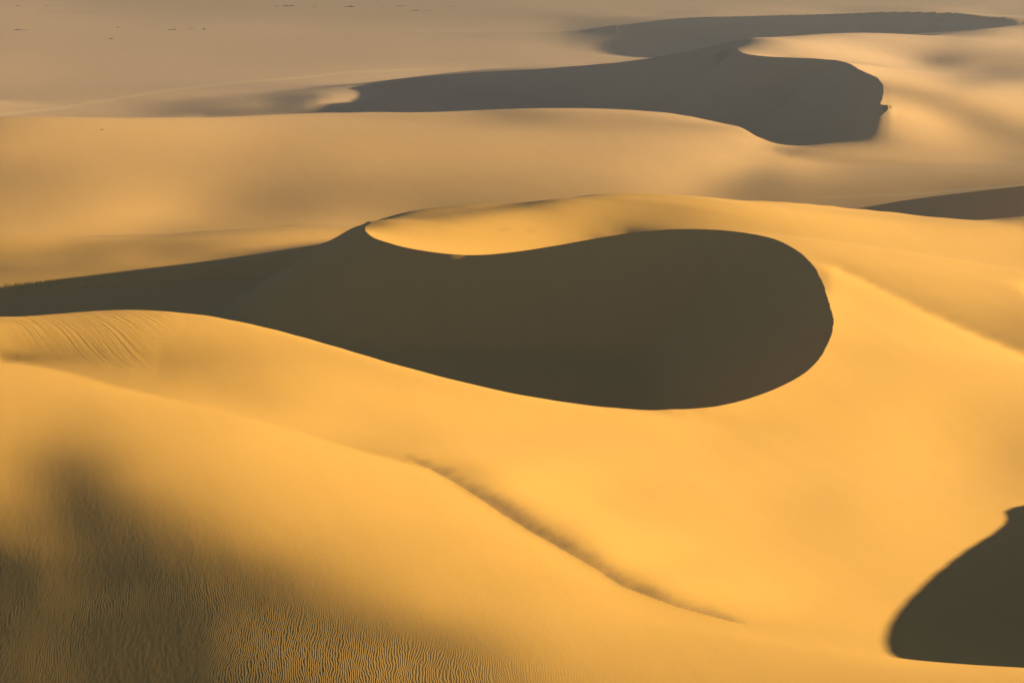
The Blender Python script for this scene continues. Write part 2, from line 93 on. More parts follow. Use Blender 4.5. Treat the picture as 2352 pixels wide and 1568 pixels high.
1,0,0,1,-2,1,0,-1,2,-2,1,-1,2,-2,1,1,-2,1,0,-1,1,-2,2,-1,1,0,-1,0,-1,1,0,1,-1,0,-1,0,1,0,1,-1,0,1,-1,1,-1,-1,1,-1,0,2,-1,-1,1,-1,2,-1,0,-1,0,2,0,0,0,-1,1,-2,0,1,1,-1,-1,0,0,0,-1,0,1,0,-1,0,-1,1,0,-1,0,0,0,0,1,-1,1,-1,0,1,-1,0,-1,0,2,-2,0,1,-2,1,0,0,0,1,-2,1,0,1,0,-1,1,-2,1,0,-1,1,0,-1,0,1,-1,1,-1,-1,1,2,-3,2,-1,0,-1,1,1,0,-1,0,0,
2,-1,0,0,1,0,0,0,-2,1,0,1,-2,1,0,0,0,0,-1,1,0,0,-2,1,0,0,0,0,1,-1,0,-1,2,-1,1,0,-1,0,-1,2,-2,0,1,-1,1,0,0,0,1,-1,-1,1,0,0,-2,2,0,1,-1,0,-1,0,1,0,0,1,-1,0,-1,0,0,0,0,0,1,-1,-1,-1,1,0,0,0,-1,1,-1,0,-1,0,1,0,-2,1,1,-1,0,0,1,-1,-1,2,0,-2,2,-1,1,-1,0,0,1,-1,-1,0,-1,1,0,1,-1,0,1,-1,-1,1,1,-1,1,-1,0,1,-2,0,1,-1,0,0,0,1,-2,0,1,0,-1,
1,1,0,-1,0,0,-1,2,0,0,0,-1,1,-1,0,-1,1,-1,1,0,-1,1,1,-1,0,-1,1,-1,0,1,-1,1,-2,1,0,-1,1,0,0,-1,2,-1,0,0,0,1,-2,1,-1,0,2,-2,1,-1,2,-2,0,0,0,0,0,1,-1,0,0,0,1,-1,0,0,0,0,0,-1,0,1,0,0,0,-2,1,-1,0,0,1,-1,1,0,-2,0,1,-1,-1,1,1,-1,0,1,-1,-1,0,2,-1,0,-1,0,1,0,-1,1,0,0,1,-1,-1,0,1,-1,0,0,1,0,-1,0,-1,1,1,-2,2,-2,1,0,0,0,0,-1,1,0,-2,0,2,
2,0,-1,1,0,-1,1,-2,2,-1,-1,1,0,1,-1,1,-1,1,-1,0,0,0,-1,1,-1,0,0,0,0,-1,1,0,0,0,-1,1,0,-1,2,-2,0,1,-1,1,-1,0,2,-2,1,0,-1,1,-1,1,-1,1,0,-1,1,0,0,0,0,0,0,-1,0,0,1,0,0,0,-1,1,-2,-1,1,0,-2,2,-1,0,0,-1,0,0,0,-1,1,0,1,0,0,-1,-1,1,-1,0,2,-1,0,-1,0,0,1,0,0,-2,1,-1,2,-1,-1,2,0,-1,0,1,-1,1,-1,-1,1,1,0,-1,-2,2,-1,1,-1,0,0,0,0,-1,1,0,0,0,-1,
1,0,1,0,-1,1,0,1,-2,1,0,0,-1,0,0,-1,2,-1,1,-2,1,-1,1,-1,0,1,-1,1,-1,1,-1,-1,2,-1,1,-1,0,0,-2,3,-1,0,1,-1,0,-1,-1,2,-1,1,0,0,-1,1,-1,0,-1,2,0,-1,1,-1,0,1,-1,2,-1,1,-2,0,0,-1,1,-2,2,0,-2,1,1,-2,0,0,0,1,-2,1,-1,1,0,0,-1,-1,1,0,1,-1,1,0,-2,1,0,0,0,0,-1,1,-1,2,-1,1,-3,1,1,-2,1,1,-1,-1,1,-1,1,0,-1,-1,1,0,2,-2,0,1,-1,0,0,0,0,1,-2,-1,2,-1,0,
2,0,0,-1,1,0,-1,0,0,0,1,0,0,-1,1,1,-3,1,-1,2,-1,0,-1,0,1,-1,1,-1,0,-1,1,1,-3,1,-1,2,-1,1,1,-2,1,-1,-1,1,1,0,1,-1,-1,-1,0,1,1,-2,2,-1,1,-2,0,1,0,0,0,-1,2,-2,1,-1,2,0,-1,0,-1,1,-1,0,1,-3,0,1,0,0,0,-2,2,-1,1,0,-1,0,-1,2,-1,0,-1,1,-1,-1,1,0,0,0,0,1,0,-1,0,-1,0,0,2,-1,0,0,0,-1,1,0,-1,1,-1,1,0,0,-1,0,-1,2,0,-2,1,0,-1,0,-1,0,1,1,-2,1,-1,
2,-1,0,1,0,-1,1,0,1,-1,0,-1,0,1,-1,-1,2,-1,0,-1,1,0,0,0,-1,0,-1,0,1,0,-1,-1,3,-1,1,-2,0,0,-1,1,0,1,0,0,-1,0,-1,1,1,0,0,-2,0,2,-2,1,0,1,-1,-1,0,1,1,0,-1,1,-1,0,-1,0,0,1,-1,1,-1,-1,-1,2,-1,0,-1,0,0,1,-1,0,0,-1,1,-1,1,-1,0,0,1,-1,1,1,-1,0,0,-1,1,-2,0,0,1,0,1,-1,-1,1,-1,1,-1,1,-1,1,0,0,0,-1,0,1,-1,1,-1,-1,0,1,0,-1,1,0,0,0,-1,0,0,0,0,
2,1,-1,0,-1,1,0,-1,0,1,-1,0,1,-1,1,0,-1,0,1,0,-1,0,0,0,0,0,0,0,-1,0,1,0,-3,1,-1,1,1,-1,1,-1,0,-1,1,-1,1,1,0,-1,0,0,0,1,0,-2,1,-1,0,0,1,1,-1,0,-1,1,0,0,1,0,0,-1,0,-1,1,-3,1,0,0,0,0,-1,1,-1,0,0,0,1,-2,1,-1,1,0,0,0,0,-1,1,-1,0,1,-1,-1,2,-2,2,0,0,-1,1,-2,1,0,-1,1,-1,1,-1,0,0,1,-2,1,0,0,-1,1,-1,1,0,-1,0,0,1,-1,-1,1,-1,1,-1,1,-1,1,
2,0,0,0,1,0,-1,1,-1,-1,1,1,0,0,-1,0,0,0,-1,0,-1,0,0,0,0,0,0,0,-1,1,-2,1,1,-1,1,-1,-1,1,0,1,-1,1,0,0,-1,-1,1,0,0,0,-1,0,0,0,-1,2,-1,-1,0,0,1,0,1,-1,0,0,0,0,0,0,1,-1,-1,2,-2,0,0,-1,0,0,-1,1,0,0,0,-2,2,-1,1,0,0,-1,0,1,0,-1,1,-1,-1,2,0,-1,1,-2,0,1,-1,-1,3,-2,1,0,-1,1,-1,1,0,-1,-1,2,-1,0,0,0,0,-1,1,-1,1,-1,-1,0,1,0,0,0,-2,1,-1,0,-1,
2,-1,2,-1,0,-1,2,-1,1,0,0,-1,-1,0,0,1,0,0,-1,0,1,0,-1,0,0,-1,0,0,1,-2,2,-2,1,0,-1,0,1,-1,-1,0,1,-1,0,1,0,1,-2,0,1,-1,2,-1,-1,0,1,-2,1,1,0,-1,0,0,0,1,1,-1,0,0,-1,1,-2,0,1,-2,1,-1,1,-1,0,1,0,-1,-1,0,0,2,-1,0,0,-1,0,1,0,-1,0,1,-2,1,1,-2,2,-1,-1,2,0,-2,2,0,-3,2,-1,1,0,-1,0,-1,1,0,0,0,0,-1,1,-1,1,1,-3,1,0,0,1,-1,-1,0,-1,0,2,-1,0,0,0,
2,1,-2,2,-1,1,-2,1,-1,1,-1,1,0,1,0,-1,0,-1,1,0,0,-1,1,-1,-1,1,-1,-1,0,1,-2,1,-1,0,0,1,-1,1,1,-1,-1,1,-1,0,1,-1,2,-1,-1,1,-2,0,1,1,-1,0,-1,-1,0,1,1,-1,1,-1,0,2,-1,1,0,-2,1,0,-2,1,-1,1,-2,0,1,-2,1,1,1,-1,0,-1,0,1,-1,1,0,0,0,0,0,-2,3,-2,0,1,-2,1,1,-2,0,1,-1,0,1,-1,0,-1,1,0,1,0,-1,0,1,-2,0,2,-2,1,-2,0,2,-1,-1,1,-1,0,0,0,0,1,-2,0,0,0,0,
2,0,1,-2,1,0,1,-1,1,0,0,-1,1,-2,1,-1,0,2,-1,-1,-1,1,-1,1,0,-1,0,0,0,-1,1,0,-1,0,0,-1,0,0,-1,1,1,-1,1,-1,-1,1,-1,2,-1,0,0,1,-2,-1,0,0,1,1,-1,0,-1,2,-1,2,-1,-1,1,-2,1,1,-1,-1,1,-1,0,-1,0,1,-1,1,-1,0,-1,2,-1,1,0,-1,1,-1,0,0,0,-1,1,2,-3,2,-1,-1,1,-1,0,1,0,0,-1,0,0,0,1,0,-1,0,-1,0,1,0,-1,1,0,-2,2,-1,1,-1,0,0,0,-1,0,0,0,0,0,-2,2,-1,0,0,0,
2,0,0,1,0,-1,0,1,0,-1,1,0,-1,2,-2,1,0,-2,1,0,1,-1,0,-2,0,0,0,1,-2,1,-1,-1,1,0,0,-1,1,-1,1,-1,-1,2,-1,0,1,-1,0,-1,1,0,1,-1,1,0,-1,0,-2,-1,1,1,0,0,0,-1,1,1,-1,1,-1,-1,-1,1,-1,0,0,0,0,0,0,1,0,-1,1,-1,2,-2,1,0,0,0,-1,0,0,2,-2,-1,2,-1,1,0,-1,1,0,-1,-1,0,1,0,0,0,-1,-1,0,1,0,1,-2,1,-1,1,-1,2,-3,2,-1,0,-1,0,0,0,0,0,0,0,-1,1,-2,1,0,-1,0,
3,0,0,-1,0,1,-1,0,0,0,0,0,0,0,1,0,0,0,-1,1,-2,0,-1,1,0,0,-1,-1,1,-1,-1,1,0,-1,0,1,-1,0,-1,0,1,-2,1,1,-1,0,1,0,0,-1,-1,1,0,-1,1,-1,1,1,-1,-1,1,-1,1,0,0,-2,1,0,-1,0,1,-1,-1,0,0,0,1,0,0,-1,1,1,0,-1,-1,2,-1,1,-1,1,1,-1,0,-2,2,0,-1,1,-1,0,1,-1,-1,1,0,0,-1,0,0,-1,0,2,0,-1,0,-1,2,-2,2,-2,1,-2,2,-2,0,0,0,1,0,-1,0,-1,0,-1,1,-1,1,-1,-1,1,-1,
2,0,0,1,0,0,1,-1,-1,2,-1,1,0,-2,0,1,-2,1,1,-2,1,-1,1,0,-1,-1,1,-2,0,0,1,-1,-1,0,0,0,0,0,0,1,-1,0,0,-1,1,0,-1,-1,0,1,1,-1,-1,1,-1,1,-1,-1,2,0,-1,0,-1,1,-1,1,-1,-1,0,0,-1,0,2,0,0,1,0,0,-1,1,-1,0,0,1,1,-1,1,-1,0,0,-1,1,-1,2,-1,0,0,-1,0,1,-1,0,0,-1,1,-1,1,-1,0,1,0,-1,0,0,0,0,-1,1,-1,0,0,1,-1,0,0,0,0,-2,0,1,-1,1,-2,1,-1,1,-1,1,0,-1,0,
3,0,-1,1,-1,0,0,1,1,-2,0,0,0,2,0,-2,2,-1,-1,1,0,0,-1,-1,-1,0,-1,2,-1,-1,0,0,0,0,-1,0,-1,0,0,-1,0,1,-1,0,-1,0,0,2,0,0,-1,0,1,0,0,-1,1,0,-1,0,0,1,0,-2,0,0,-1,0,1,0,0,1,-2,1,1,0,-1,0,1,-1,2,-1,1,0,-1,0,-1,1,0,-1,1,0,1,-2,0,0,0,0,1,-1,0,0,1,0,-1,0,0,0,0,0,-1,0,0,0,0,0,0,0,-1,1,0,-2,1,0,0,0,-1,0,-1,0,0,-1,2,-1,0,-1,0,-2,1,0,0,
2,0,1,-2,2,0,-1,0,0,1,1,-1,1,-2,0,1,0,0,0,-1,-1,1,0,-1,1,-1,0,-2,0,0,0,0,-1,1,0,-1,0,-1,0,0,1,-1,-1,0,0,0,0,-1,0,0,1,1,0,-1,1,1,0,0,-1,0,0,-1,0,0,0,-2,1,0,-1,0,1,-1,2,-1,0,-1,2,0,1,1,-2,2,-2,1,0,0,1,-2,1,1,-1,-1,0,1,-1,0,0,1,-2,1,0,0,-1,0,0,0,-1,1,-1,-1,1,0,0,0,0,0,0,0,0,0,-1,1,-1,-1,0,-1,0,1,0,-1,0,0,-1,0,0,-1,0,2,-2,0,0,
2,0,0,2,-2,0,1,0,0,-1,0,1,-1,2,0,-1,0,0,0,1,0,-2,-1,0,-1,1,-2,1,0,0,0,-2,2,-2,0,-1,1,0,-1,-1,-1,0,2,0,-1,0,0,0,1,0,0,-1,1,1,0,-2,0,0,1,0,1,-1,-1,0,0,1,-1,-1,1,-1,-1,1,0,0,0,2,-1,1,0,-1,2,-2,2,-1,0,1,-2,2,-1,-1,1,0,-1,0,1,0,0,-2,2,-2,0,0,0,0,0,0,1,-1,0,0,0,-1,0,0,1,-1,0,0,1,-2,0,0,-1,1,-1,0,1,-2,0,-1,0,0,0,-1,0,1,0,-2,1,-1,0,
3,0,0,-1,1,0,0,0,0,1,-1,-1,1,-1,1,1,-1,1,-1,-1,0,0,1,-1,0,-2,1,0,-1,0,-2,3,-2,1,-2,1,-1,0,1,1,0,-1,-2,0,1,0,-1,1,-2,0,0,1,0,0,0,2,0,0,0,0,-2,2,0,-1,-1,-1,0,0,-1,1,1,-1,-1,2,0,0,1,-1,0,2,-2,2,-1,0,0,-1,2,-1,0,1,-2,1,0,-1,0,-1,0,1,-2,1,0,1,-1,0,0,0,-2,1,0,1,-1,1,0,0,-2,2,-1,-1,-1,1,0,-1,1,-2,0,0,-2,2,-1,1,-1,-1,-1,1,0,-1,-1,1,-1,1,-1,
2,0,1,-1,1,0,0,0,-1,1,1,0,0,0,-2,1,0,-1,1,0,-1,1,-2,1,-1,0,0,-2,1,0,2,-3,1,-1,3,0,-1,1,-1,0,-1,1,0,-1,-1,-1,1,-3,1,0,0,0,0,1,0,1,0,1,-1,1,1,-2,0,0,-1,0,-1,0,-1,0,-1,1,1,-1,1,-1,0,2,0,-1,2,-1,0,0,1,0,-1,0,1,-2,2,-1,0,0,-1,1,-1,0,1,-1,0,-2,1,0,0,0,1,-2,1,-1,1,-1,-1,0,2,-2,0,0,0,0,-1,0,-2,2,-1,0,0,-2,0,-1,1,0,1,-1,-2,1,0,-1,1,-1,0,
2,0,-1,2,-1,0,1,0,1,-2,0,1,-1,1,1,-2,1,0,0,0,0,-2,1,-1,0,0,0,1,0,0,0,2,-1,1,-1,0,2,-1,0,-1,0,0,0,-1,0,-1,-2,1,-1,-1,0,1,0,1,0,0,1,0,2,-1,-1,0,-1,0,-1,0,-1,0,0,-1,1,-1,0,0,0,1,1,-1,1,0,-1,0,0,1,-1,0,0,1,-2,2,-1,0,0,1,0,-2,1,-1,-1,1,-1,1,0,0,-1,0,0,2,-1,0,-1,1,1,-1,-2,0,0,0,-1,-1,0,0,1,-3,1,-2,1,0,0,0,-1,0,-2,1,1,-1,0,0,-2,0,1,
3,0,1,-1,0,0,-1,0,0,1,0,0,1,-1,0,1,-1,0,-1,-1,0,0,-1,1,1,2,1,1,-1,2,-1,1,0,1,-1,0,-1,-1,1,0,0,-3,0,0,-1,0,0,-1,-1,1,0,-2,1,0,2,0,1,1,0,-1,0,-1,-1,-2,0,-2,1,-1,1,-1,-1,1,0,1,0,1,-1,1,-1,1,0,1,0,-1,0,0,1,-2,2,-1,-1,0,1,-2,0,1,-1,0,0,0,0,0,-1,0,2,-1,1,-2,0,1,0,-1,0,0,0,0,0,-1,0,-1,-1,-1,-1,2,-2,1,-1,-1,0,0,-1,0,1,-2,0,0,0,-1,1,0,-2,
1,1,-1,1,0,1,0,0,1,0,0,-1,-1,0,1,-1,0,0,-1,1,0,2,1,1,1,0,0,0,3,-2,1,-2,2,-2,2,-1,0,1,-2,0,-1,2,-2,0,-1,0,0,-1,1,-2,-1,2,0,0,1,2,0,-1,-2,0,0,-2,-1,-1,-1,0,-2,1,-2,2,0,0,0,0,-1,0,1,0,1,-1,1,-1,1,1,0,0,-1,1,-1,0,1,0,-2,1,-1,1,-1,0,0,-1,0,-1,2,-1,-2,2,-1,1,0,0,0,1,-1,0,-1,-1,-1,-1,-1,1,0,0,-1,-1,0,0,-1,1,-1,-1,1,0,-1,0,0,-1,-1,1,0,-1,1,
2,0,1,-1,1,-1,1,1,-2,0,0,2,0,0,-1,0,1,-1,1,0,1,0,2,0,0,1,0,2,-2,2,0,1,-1,0,-2,2,-1,0,1,-1,0,-2,1,0,1,-1,-1,1,-2,1,1,-1,0,0,0,-1,0,0,-1,-1,-4,0,-2,0,-1,-1,1,-2,1,0,1,-1,1,0,2,-1,0,0,0,2,-1,1,0,-1,0,1,-1,1,0,-1,1,-1,1,-1,1,-3,0,0,0,-1,1,1,-3,1,2,-2,0,1,0,-1,1,-1,-1,0,0,0,-1,1,0,-2,-1,0,0,-1,0,0,0,-2,1,1,-1,-2,1,0,-1,0,1,-1,-1,1,-2,
2,0,-1,1,0,1,-1,0,2,0,0,-2,1,1,-1,2,-2,1,1,1,1,0,0,0,2,0,1,0,2,-1,0,-1,-1,2,1,-2,1,0,-1,0,0,1,-1,0,-1,1,1,0,2,-1,-1,0,-1,-1,-1,0,-1,-2,-1,-3,0,-3,0,-3,0,0,-1,0,2,-1,1,2,0,-1,0,1,0,0,1,-2,2,0,-1,0,1,0,1,0,0,1,-2,1,-1,0,-1,1,0,-2,-1,1,-1,-2,2,0,-2,2,-1,-1,1,0,0,0,1,-1,0,-2,0,-2,0,1,0,-1,0,0,1,-2,-1,2,-1,-2,0,2,-2,1,0,0,-2,0,0,-1,1,
2,-1,1,1,-1,0,1,-1,0,1,0,1,0,-1,2,-2,3,0,1,-1,0,2,-1,2,-1,1,1,-1,0,0,0,2,1,-2,0,1,-1,0,1,0,0,-1,1,0,1,0,1,0,0,1,0,-2,-1,0,-2,-2,-3,-1,-3,-2,-3,-1,-2,2,-2,0,0,2,-2,2,-1,0,1,2,0,0,0,1,-1,2,-1,0,1,2,-1,0,1,-1,0,0,1,0,0,0,-1,0,-1,0,0,-2,-1,1,-1,-1,0,-1,1,0,-1,1,-1,0,0,-1,-2,2,-1,1,0,-1,0,0,1,-1,-2,1,2,-2,0,1,-1,-1,1,-2,-1,0,1,0,-1,0,0,
0,2,0,-1,1,0,1,1,-1,0,0,1,-1,1,0,1,-1,1,0,3,0,0,1,0,0,0,0,1,0,1,0,-1,0,1,0,0,1,0,-1,1,-1,1,1,0,1,1,-1,2,-1,-1,-2,1,-2,-3,-1,-2,-2,-4,-2,-3,-1,-1,0,-2,1,0,1,-1,1,-1,2,1,-1,1,-1,1,1,-1,1,-1,1,1,1,-1,2,-1,1,0,1,1,0,0,0,1,0,-1,-1,0,-3,0,-2,-2,-2,-1,1,-1,1,0,1,-1,0,1,-2,0,1,-2,2,0,0,1,0,0,-2,1,1,0,-2,1,-1,0,1,-2,0,1,0,-1,0,-1,1,-2,0,
2,-1,1,-1,1,0,-1,0,1,0,1,-1,2,1,-1,1,1,1,0,-1,2,-1,2,-1,1,0,0,0,0,-1,1,0,0,1,0,0,1,-1,1,-1,2,1,-2,1,0,1,1,-1,0,0,1,-4,-1,-1,-4,-3,-2,-2,-2,-1,-3,-1,-1,0,0,0,0,1,0,2,-1,0,1,-1,2,-1,-1,2,-1,2,0,0,0,1,0,2,-1,2,0,0,1,-1,2,-2,1,-1,1,-3,0,-4,-2,-3,-1,0,-2,2,-1,2,-1,1,1,-1,0,-1,-1,1,-1,2,1,1,1,0,1,0,0,-1,1,-1,0,-1,-1,2,-1,-1,0,1,-2,0,-1,1,-1,
0,0,0,2,-1,1,0,0,1,0,0,1,0,-1,1,1,0,-1,1,1,0,1,-1,2,1,-1,1,0,-1,1,0,0,1,-1,0,1,-1,1,1,0,-1,0,3,0,1,-1,0,0,0,-2,-3,1,-2,-3,-1,-3,-3,-2,-3,-1,0,-1,0,-1,1,0,0,0,1,-1,0,0,1,0,-1,1,1,-2,2,-1,0,0,1,0,1,0,1,0,0,0,0,2,-2,1,0,0,-2,0,-2,0,-1,-1,-1,-1,1,-3,1,-2,1,-1,-1,-2,0,0,0,1,3,0,2,1,2,1,0,0,-1,1,-1,1,0,0,0,-1,-1,-1,1,-2,1,0,-1,0,-1,
0,2,-1,-1,2,-1,1,1,-1,0,1,0,0,1,1,-1,0,2,0,0,-1,2,1,-1,-1,2,-1,0,1,0,-1,1,0,1,0,-1,1,1,-2,2,1,0,-1,1,0,0,0,-2,-1,1,-1,-3,-1,-2,-2,-2,-2,-2,0,-2,0,0,-2,2,-1,0,0,0,-1,0,1,0,-1,-1,1,-1,-1,1,-1,0,1,1,-1,1,-1,1,0,-1,1,-1,-1,-2,0,-1,-1,3,2,4,3,3,3,4,2,-2,-2,-1,-3,-1,-3,-1,-3,0,-1,-1,1,0,-2,2,0,1,-2,0,1,0,2,-1,0,-2,0,0,-1,-1,1,1,-2,0,0,-1,0,0,1,
1,-2,1,1,-1,1,-1,0,1,1,0,1,0,0,1,1,1,-1,0,-1,1,-1,1,2,1,-1,0,0,0,0,1,0,-1,0,1,1,-1,0,1,-1,0,1,0,0,-1,0,0,0,-1,-3,0,-2,-2,0,-3,0,-1,0,-2,1,-1,0,1,-1,0,0,0,-1,1,0,-1,-1,-1,1,-2,0,0,-1,-1,0,-1,-1,1,-1,0,-2,-2,-1,-3,1,-1,2,1,4,2,-1,2,1,4,5,4,4,2,3,0,0,-3,-3,0,-1,3,1,1,2,-1,-3,-2,-6,-4,-4,2,1,0,0,-2,0,-1,1,0,-2,1,0,-1,-1,0,0,-2,0,1,-1,-2,
-1,1,0,1,-1,0,2,0,0,0,-1,1,1,1,-1,1,0,1,0,1,-1,1,-1,0,1,1,0,-1,0,0,0,0,1,0,0,0,1,-1,1,0,1,-2,1,-1,0,-1,-2,0,-2,0,-2,1,-1,-2,0,-2,1,-1,2,-1,1,0,1,-1,0,-1,0,1,-2,-1,0,-1,0,0,0,-2,-1,-1,-1,-1,-2,0,-3,-1,-3,0,0,1,2,-1,2,-1,1,-2,2,3,4,4,5,3,6,1,3,3,1,0,2,1,-2,0,-3,1,1,0,0,-1,-4,-3,-3,-1,-4,-2,-2,-1,0,-1,0,-1,-2,1,-2,0,0,-1,-1,0,1,0,-2,0,1,
-1,0,0,-1,2,1,-1,0,1,0,2,-2,1,0,1,0,0,1,1,0,1,-2,1,0,-1,0,0,1,0,-1,0,1,0,0,1,0,0,1,-1,0,-2,1,-1,0,-1,0,0,-2,0,-1,0,-2,-1,-1,1,0,-1,2,2,2,1,0,0,0,-1,2,-1,-2,1,-1,-1,0,-1,-3,-1,1,-1,-2,-1,-3,-1,-5,-1,-2,3,-1,1,-1,0,1,2,3,3,5,3,4,2,2,-1,1,-3,2,0,0,3,4,3,2,4,0,3,-2,1,1,-1,-1,-1,-2,-4,-5,-4,-5,-1,-3,-2,-1,-1,-1,0,-1,0,-1,-1,0,1,-1,-1,-1,1,-2,-1,
-2,1,1,0,-1,0,0,1,-1,1,0,2,-1,1,0,0,2,-1,0,1,0,1,-1,0,0,-1,0,0,-1,2,0,-1,1,0,-1,1,0,0,0,-1,1,-1,-1,-1,0,-1,-2,0,0,-1,-1,0,1,1,-2,2,2,1,0,3,1,2,-1,1,1,-2,0,0,-1,0,-1,-1,-1,1,-1,-2,-1,0,-3,-3,-4,0,0,2,-2,1,2,4,3,5,2,2,2,0,0,-2,-2,-2,-1,-1,0,-2,1,2,1,1,2,2,2,4,1,3,0,-1,0,-2,0,-2,-1,-3,-3,-1,-5,-1,-2,-1,-1,-1,-1,-1,-1,0,-1,0,-2,0,0,0,-2,1,1,
-1,0,-1,1,1,-1,1,0,1,-1,-1,0,1,0,1,1,-2,2,1,-1,1,0,0,-1,0,0,-1,0,0,-1,1,1,-1,1,1,-1,1,0,0,-1,-2,0,0,0,-1,-1,1,-2,-1,0,-1,1,-1,0,3,0,1,2,3,1,2,0,3,0,0,0,0,0,-1,-1,0,0,0,-2,0,-1,-1,-3,-1,1,3,3,2,-1,2,2,1,1,1,-3,-2,0,-3,0,-1,0,-1,-1,1,-2,0,2,-1,0,1,1,0,2,0,2,3,3,0,-3,-3,0,-2,0,-1,0,-1,-3,-1,-1,-2,-2,-1,-2,0,-1,0,-2,0,-1,1,-1,-1,0,1,-1,-2,
-2,-1,2,-1,0,1,0,-1,0,2,1,-1,0,-1,1,-1,2,-1,0,1,-1,1,1,0,-1,-1,0,-2,2,0,0,0,1,0,0,0,-1,0,-1,1,0,0,-1,-1,0,0,-2,0,-1,-1,1,-1,1,2,0,2,1,1,1,2,2,3,-1,2,1,1,-1,1,0,1,-1,0,-1,0,-1,-1,-3,1,3,5,3,1,0,2,0,-1,-3,-2,-2,1,0,-4,1,0,1,1,0,0,-3,-1,-2,-2,0,0,-1,0,1,0,2,-2,0,-2,-1,2,1,0,0,0,0,-1,0,-1,0,-3,-1,-1,-1,0,-3,1,-1,0,-1,0,-2,0,0,-2,0,0,0,
-3,1,-1,1,0,0,0,1,0,-1,-1,2,0,1,-3,1,0,0,-1,1,1,0,-1,0,0,0,0,2,-1,1,1,-1,1,-1,0,1,-1,-2,0,1,1,-1,1,-1,-2,-3,-1,-1,0,0,0,1,1,-1,3,1,3,2,1,1,1,0,4,0,1,0,3,0,0,0,1,-1,1,0,-1,-2,2,3,3,0,1,2,0,0,0,-1,1,0,1,-2,-1,3,-2,-5,-4,-3,-1,-1,-1,-1,0,-1,0,-2,1,-1,-1,0,-2,1,-2,0,1,0,1,1,1,0,0,1,-1,1,-2,0,-1,-1,-2,-1,1,-3,-1,0,0,-1,0,-1,0,1,-2,0,0,
-3,1,-1,1,-1,0,0,1,0,-1,2,-2,0,0,2,-1,-2,0,1,-1,0,-1,2,0,-1,1,1,1,1,0,-1,2,-1,2,-1,-2,0,-1,0,0,1,0,-2,-2,-3,-1,-1,0,-1,0,0,1,1,3,-1,3,0,1,3,1,1,3,-1,3,0,2,0,0,3,0,1,2,-1,0,-1,3,3,1,0,1,1,-1,4,1,8,7,-1,-7,-10,-5,-3,-5,-2,0,0,-3,-1,-1,1,0,0,-1,0,0,-2,0,0,-1,-1,-1,0,-1,0,2,0,0,0,1,1,0,0,-1,0,-1,1,-1,-1,-1,-1,0,0,-2,0,-1,0,0,-1,-1,0,0,-1,
-3,-2,2,-1,2,0,0,-2,0,2,-1,1,-1,-1,0,0,1,-1,-1,0,-1,1,-2,0,3,1,1,0,1,1,0,0,0,-1,0,0,-2,0,0,-1,0,-1,-3,-2,-1,-1,-3,-1,1,1,2,-1,2,0,3,0,2,2,0,2,1,0,3,-1,2,1,0,3,-1,3,1,1,2,2,2,2,1,2,0,0,0,10,16,10,-15,-18,-9,-4,-1,-2,-2,-1,-1,0,-2,2,0,0,-2,1,-1,1,-2,0,0,-1,0,-2,1,0,-2,1,0,-2,1,1,1,0,0,0,0,0,0,1,-3,0,0,0,-1,-1,-1,1,-2,0,-1,0,0,-1,0,-1,0,
-5,2,-1,0,-1,0,1,2,0,-2,0,0,1,0,-1,-1,0,0,0,-1,1,0,0,0,0,0,1,1,-1,0,1,-1,1,0,0,-1,0,1,-1,-1,-4,-1,-1,-3,-2,-2,2,0,-1,1,0,3,0,3,0,1,2,0,1,0,2,1,-1,2,0,0,2,0,2,1,1,1,4,0,4,3,3,0,4,14,27,1,-30,-25,-6,-1,-1,0,1,0,-1,0,0,0,2,0,0,-1,1,0,0,-1,1,0,0,-1,-2,2,-1,-2,2,-2,0,0,-1,0,0,1,-1,0,1,0,0,-2,2,-1,0,-1,-1,0,-1,-1,0,0,0,-1,-1,1,0,-1,0,
-4,-1,0,1,0,1,-1,-1,0,2,-1,0,-1,1,-1,1,-1,0,-1,2,-1,0,0,-1,-2,1,-1,0,1,0,0,1,-1,-1,-1,1,1,-1,0,-2,-1,-4,-2,0,0,-1,-1,0,1,0,1,1,2,0,2,2,-1,2,0,0,0,1,1,0,0,1,0,0,1,0,1,2,-1,3,1,3,6,15,34,9,-39,-30,-8,-2,0,3,2,2,2,2,1,1,0,1,-1,0,0,2,1,-2,1,1,-1,-1,0,1,1,-2,0,0,-1,0,-2,1,0,-1,-1,-1,2,1,-1,0,-1,1,-1,-1,0,-1,1,0,0,-1,0,-1,0,-1,0,-1,-1,1,-1,
-5,0,1,-1,1,-1,0,0,1,-2,2,-1,0,-1,1,0,0,0,1,-2,1,-1,-1,-2,-1,-3,1,0,0,0,-1,0,1,0,0,0,0,1,-2,-1,-3,0,-1,0,-2,2,-1,0,1,1,1,1,0,1,1,0,1,0,1,1,0,0,0,0,1,0,-1,0,0,-1,1,-1,-3,-2,4,9,25,37,-23,-37,-11,-3,0,0,2,2,2,3,1,1,2,0,2,0,2,1,0,0,-1,3,-1,-1,1,1,0,-1,0,0,-1,2,-2,1,0,-2,0,0,0,0,-1,-2,0,0,1,-1,-1,2,-2,1,-1,-1,0,0,-1,0,-1,1,0,0,0,-1,0,
-7,2,-1,1,-1,1,0,1,-2,2,-2,1,1,0,-1,-1,1,-1,-1,0,0,-2,-4,-1,-2,1,0,-1,1,0,1,0,-2,0,1,0,0,-2,0,-1,0,-1,0,-1,3,-1,2,1,0,0,0,1,0,1,0,0,2,-1,1,0,0,-1,1,0,0,-1,1,-1,-1,0,-3,-3,0,0,6,39,19,-46,-26,-3,5,6,3,4,1,1,2,1,2,1,1,2,0,0,1,0,2,1,1,-1,1,1,0,0,-1,1,0,1,0,-2,2,-2,1,-1,-1,-2,0,-1,-1,1,0,0,-1,1,1,-2,1,0,-2,1,-1,0,1,-1,0,-1,0,0,-1,0,0,
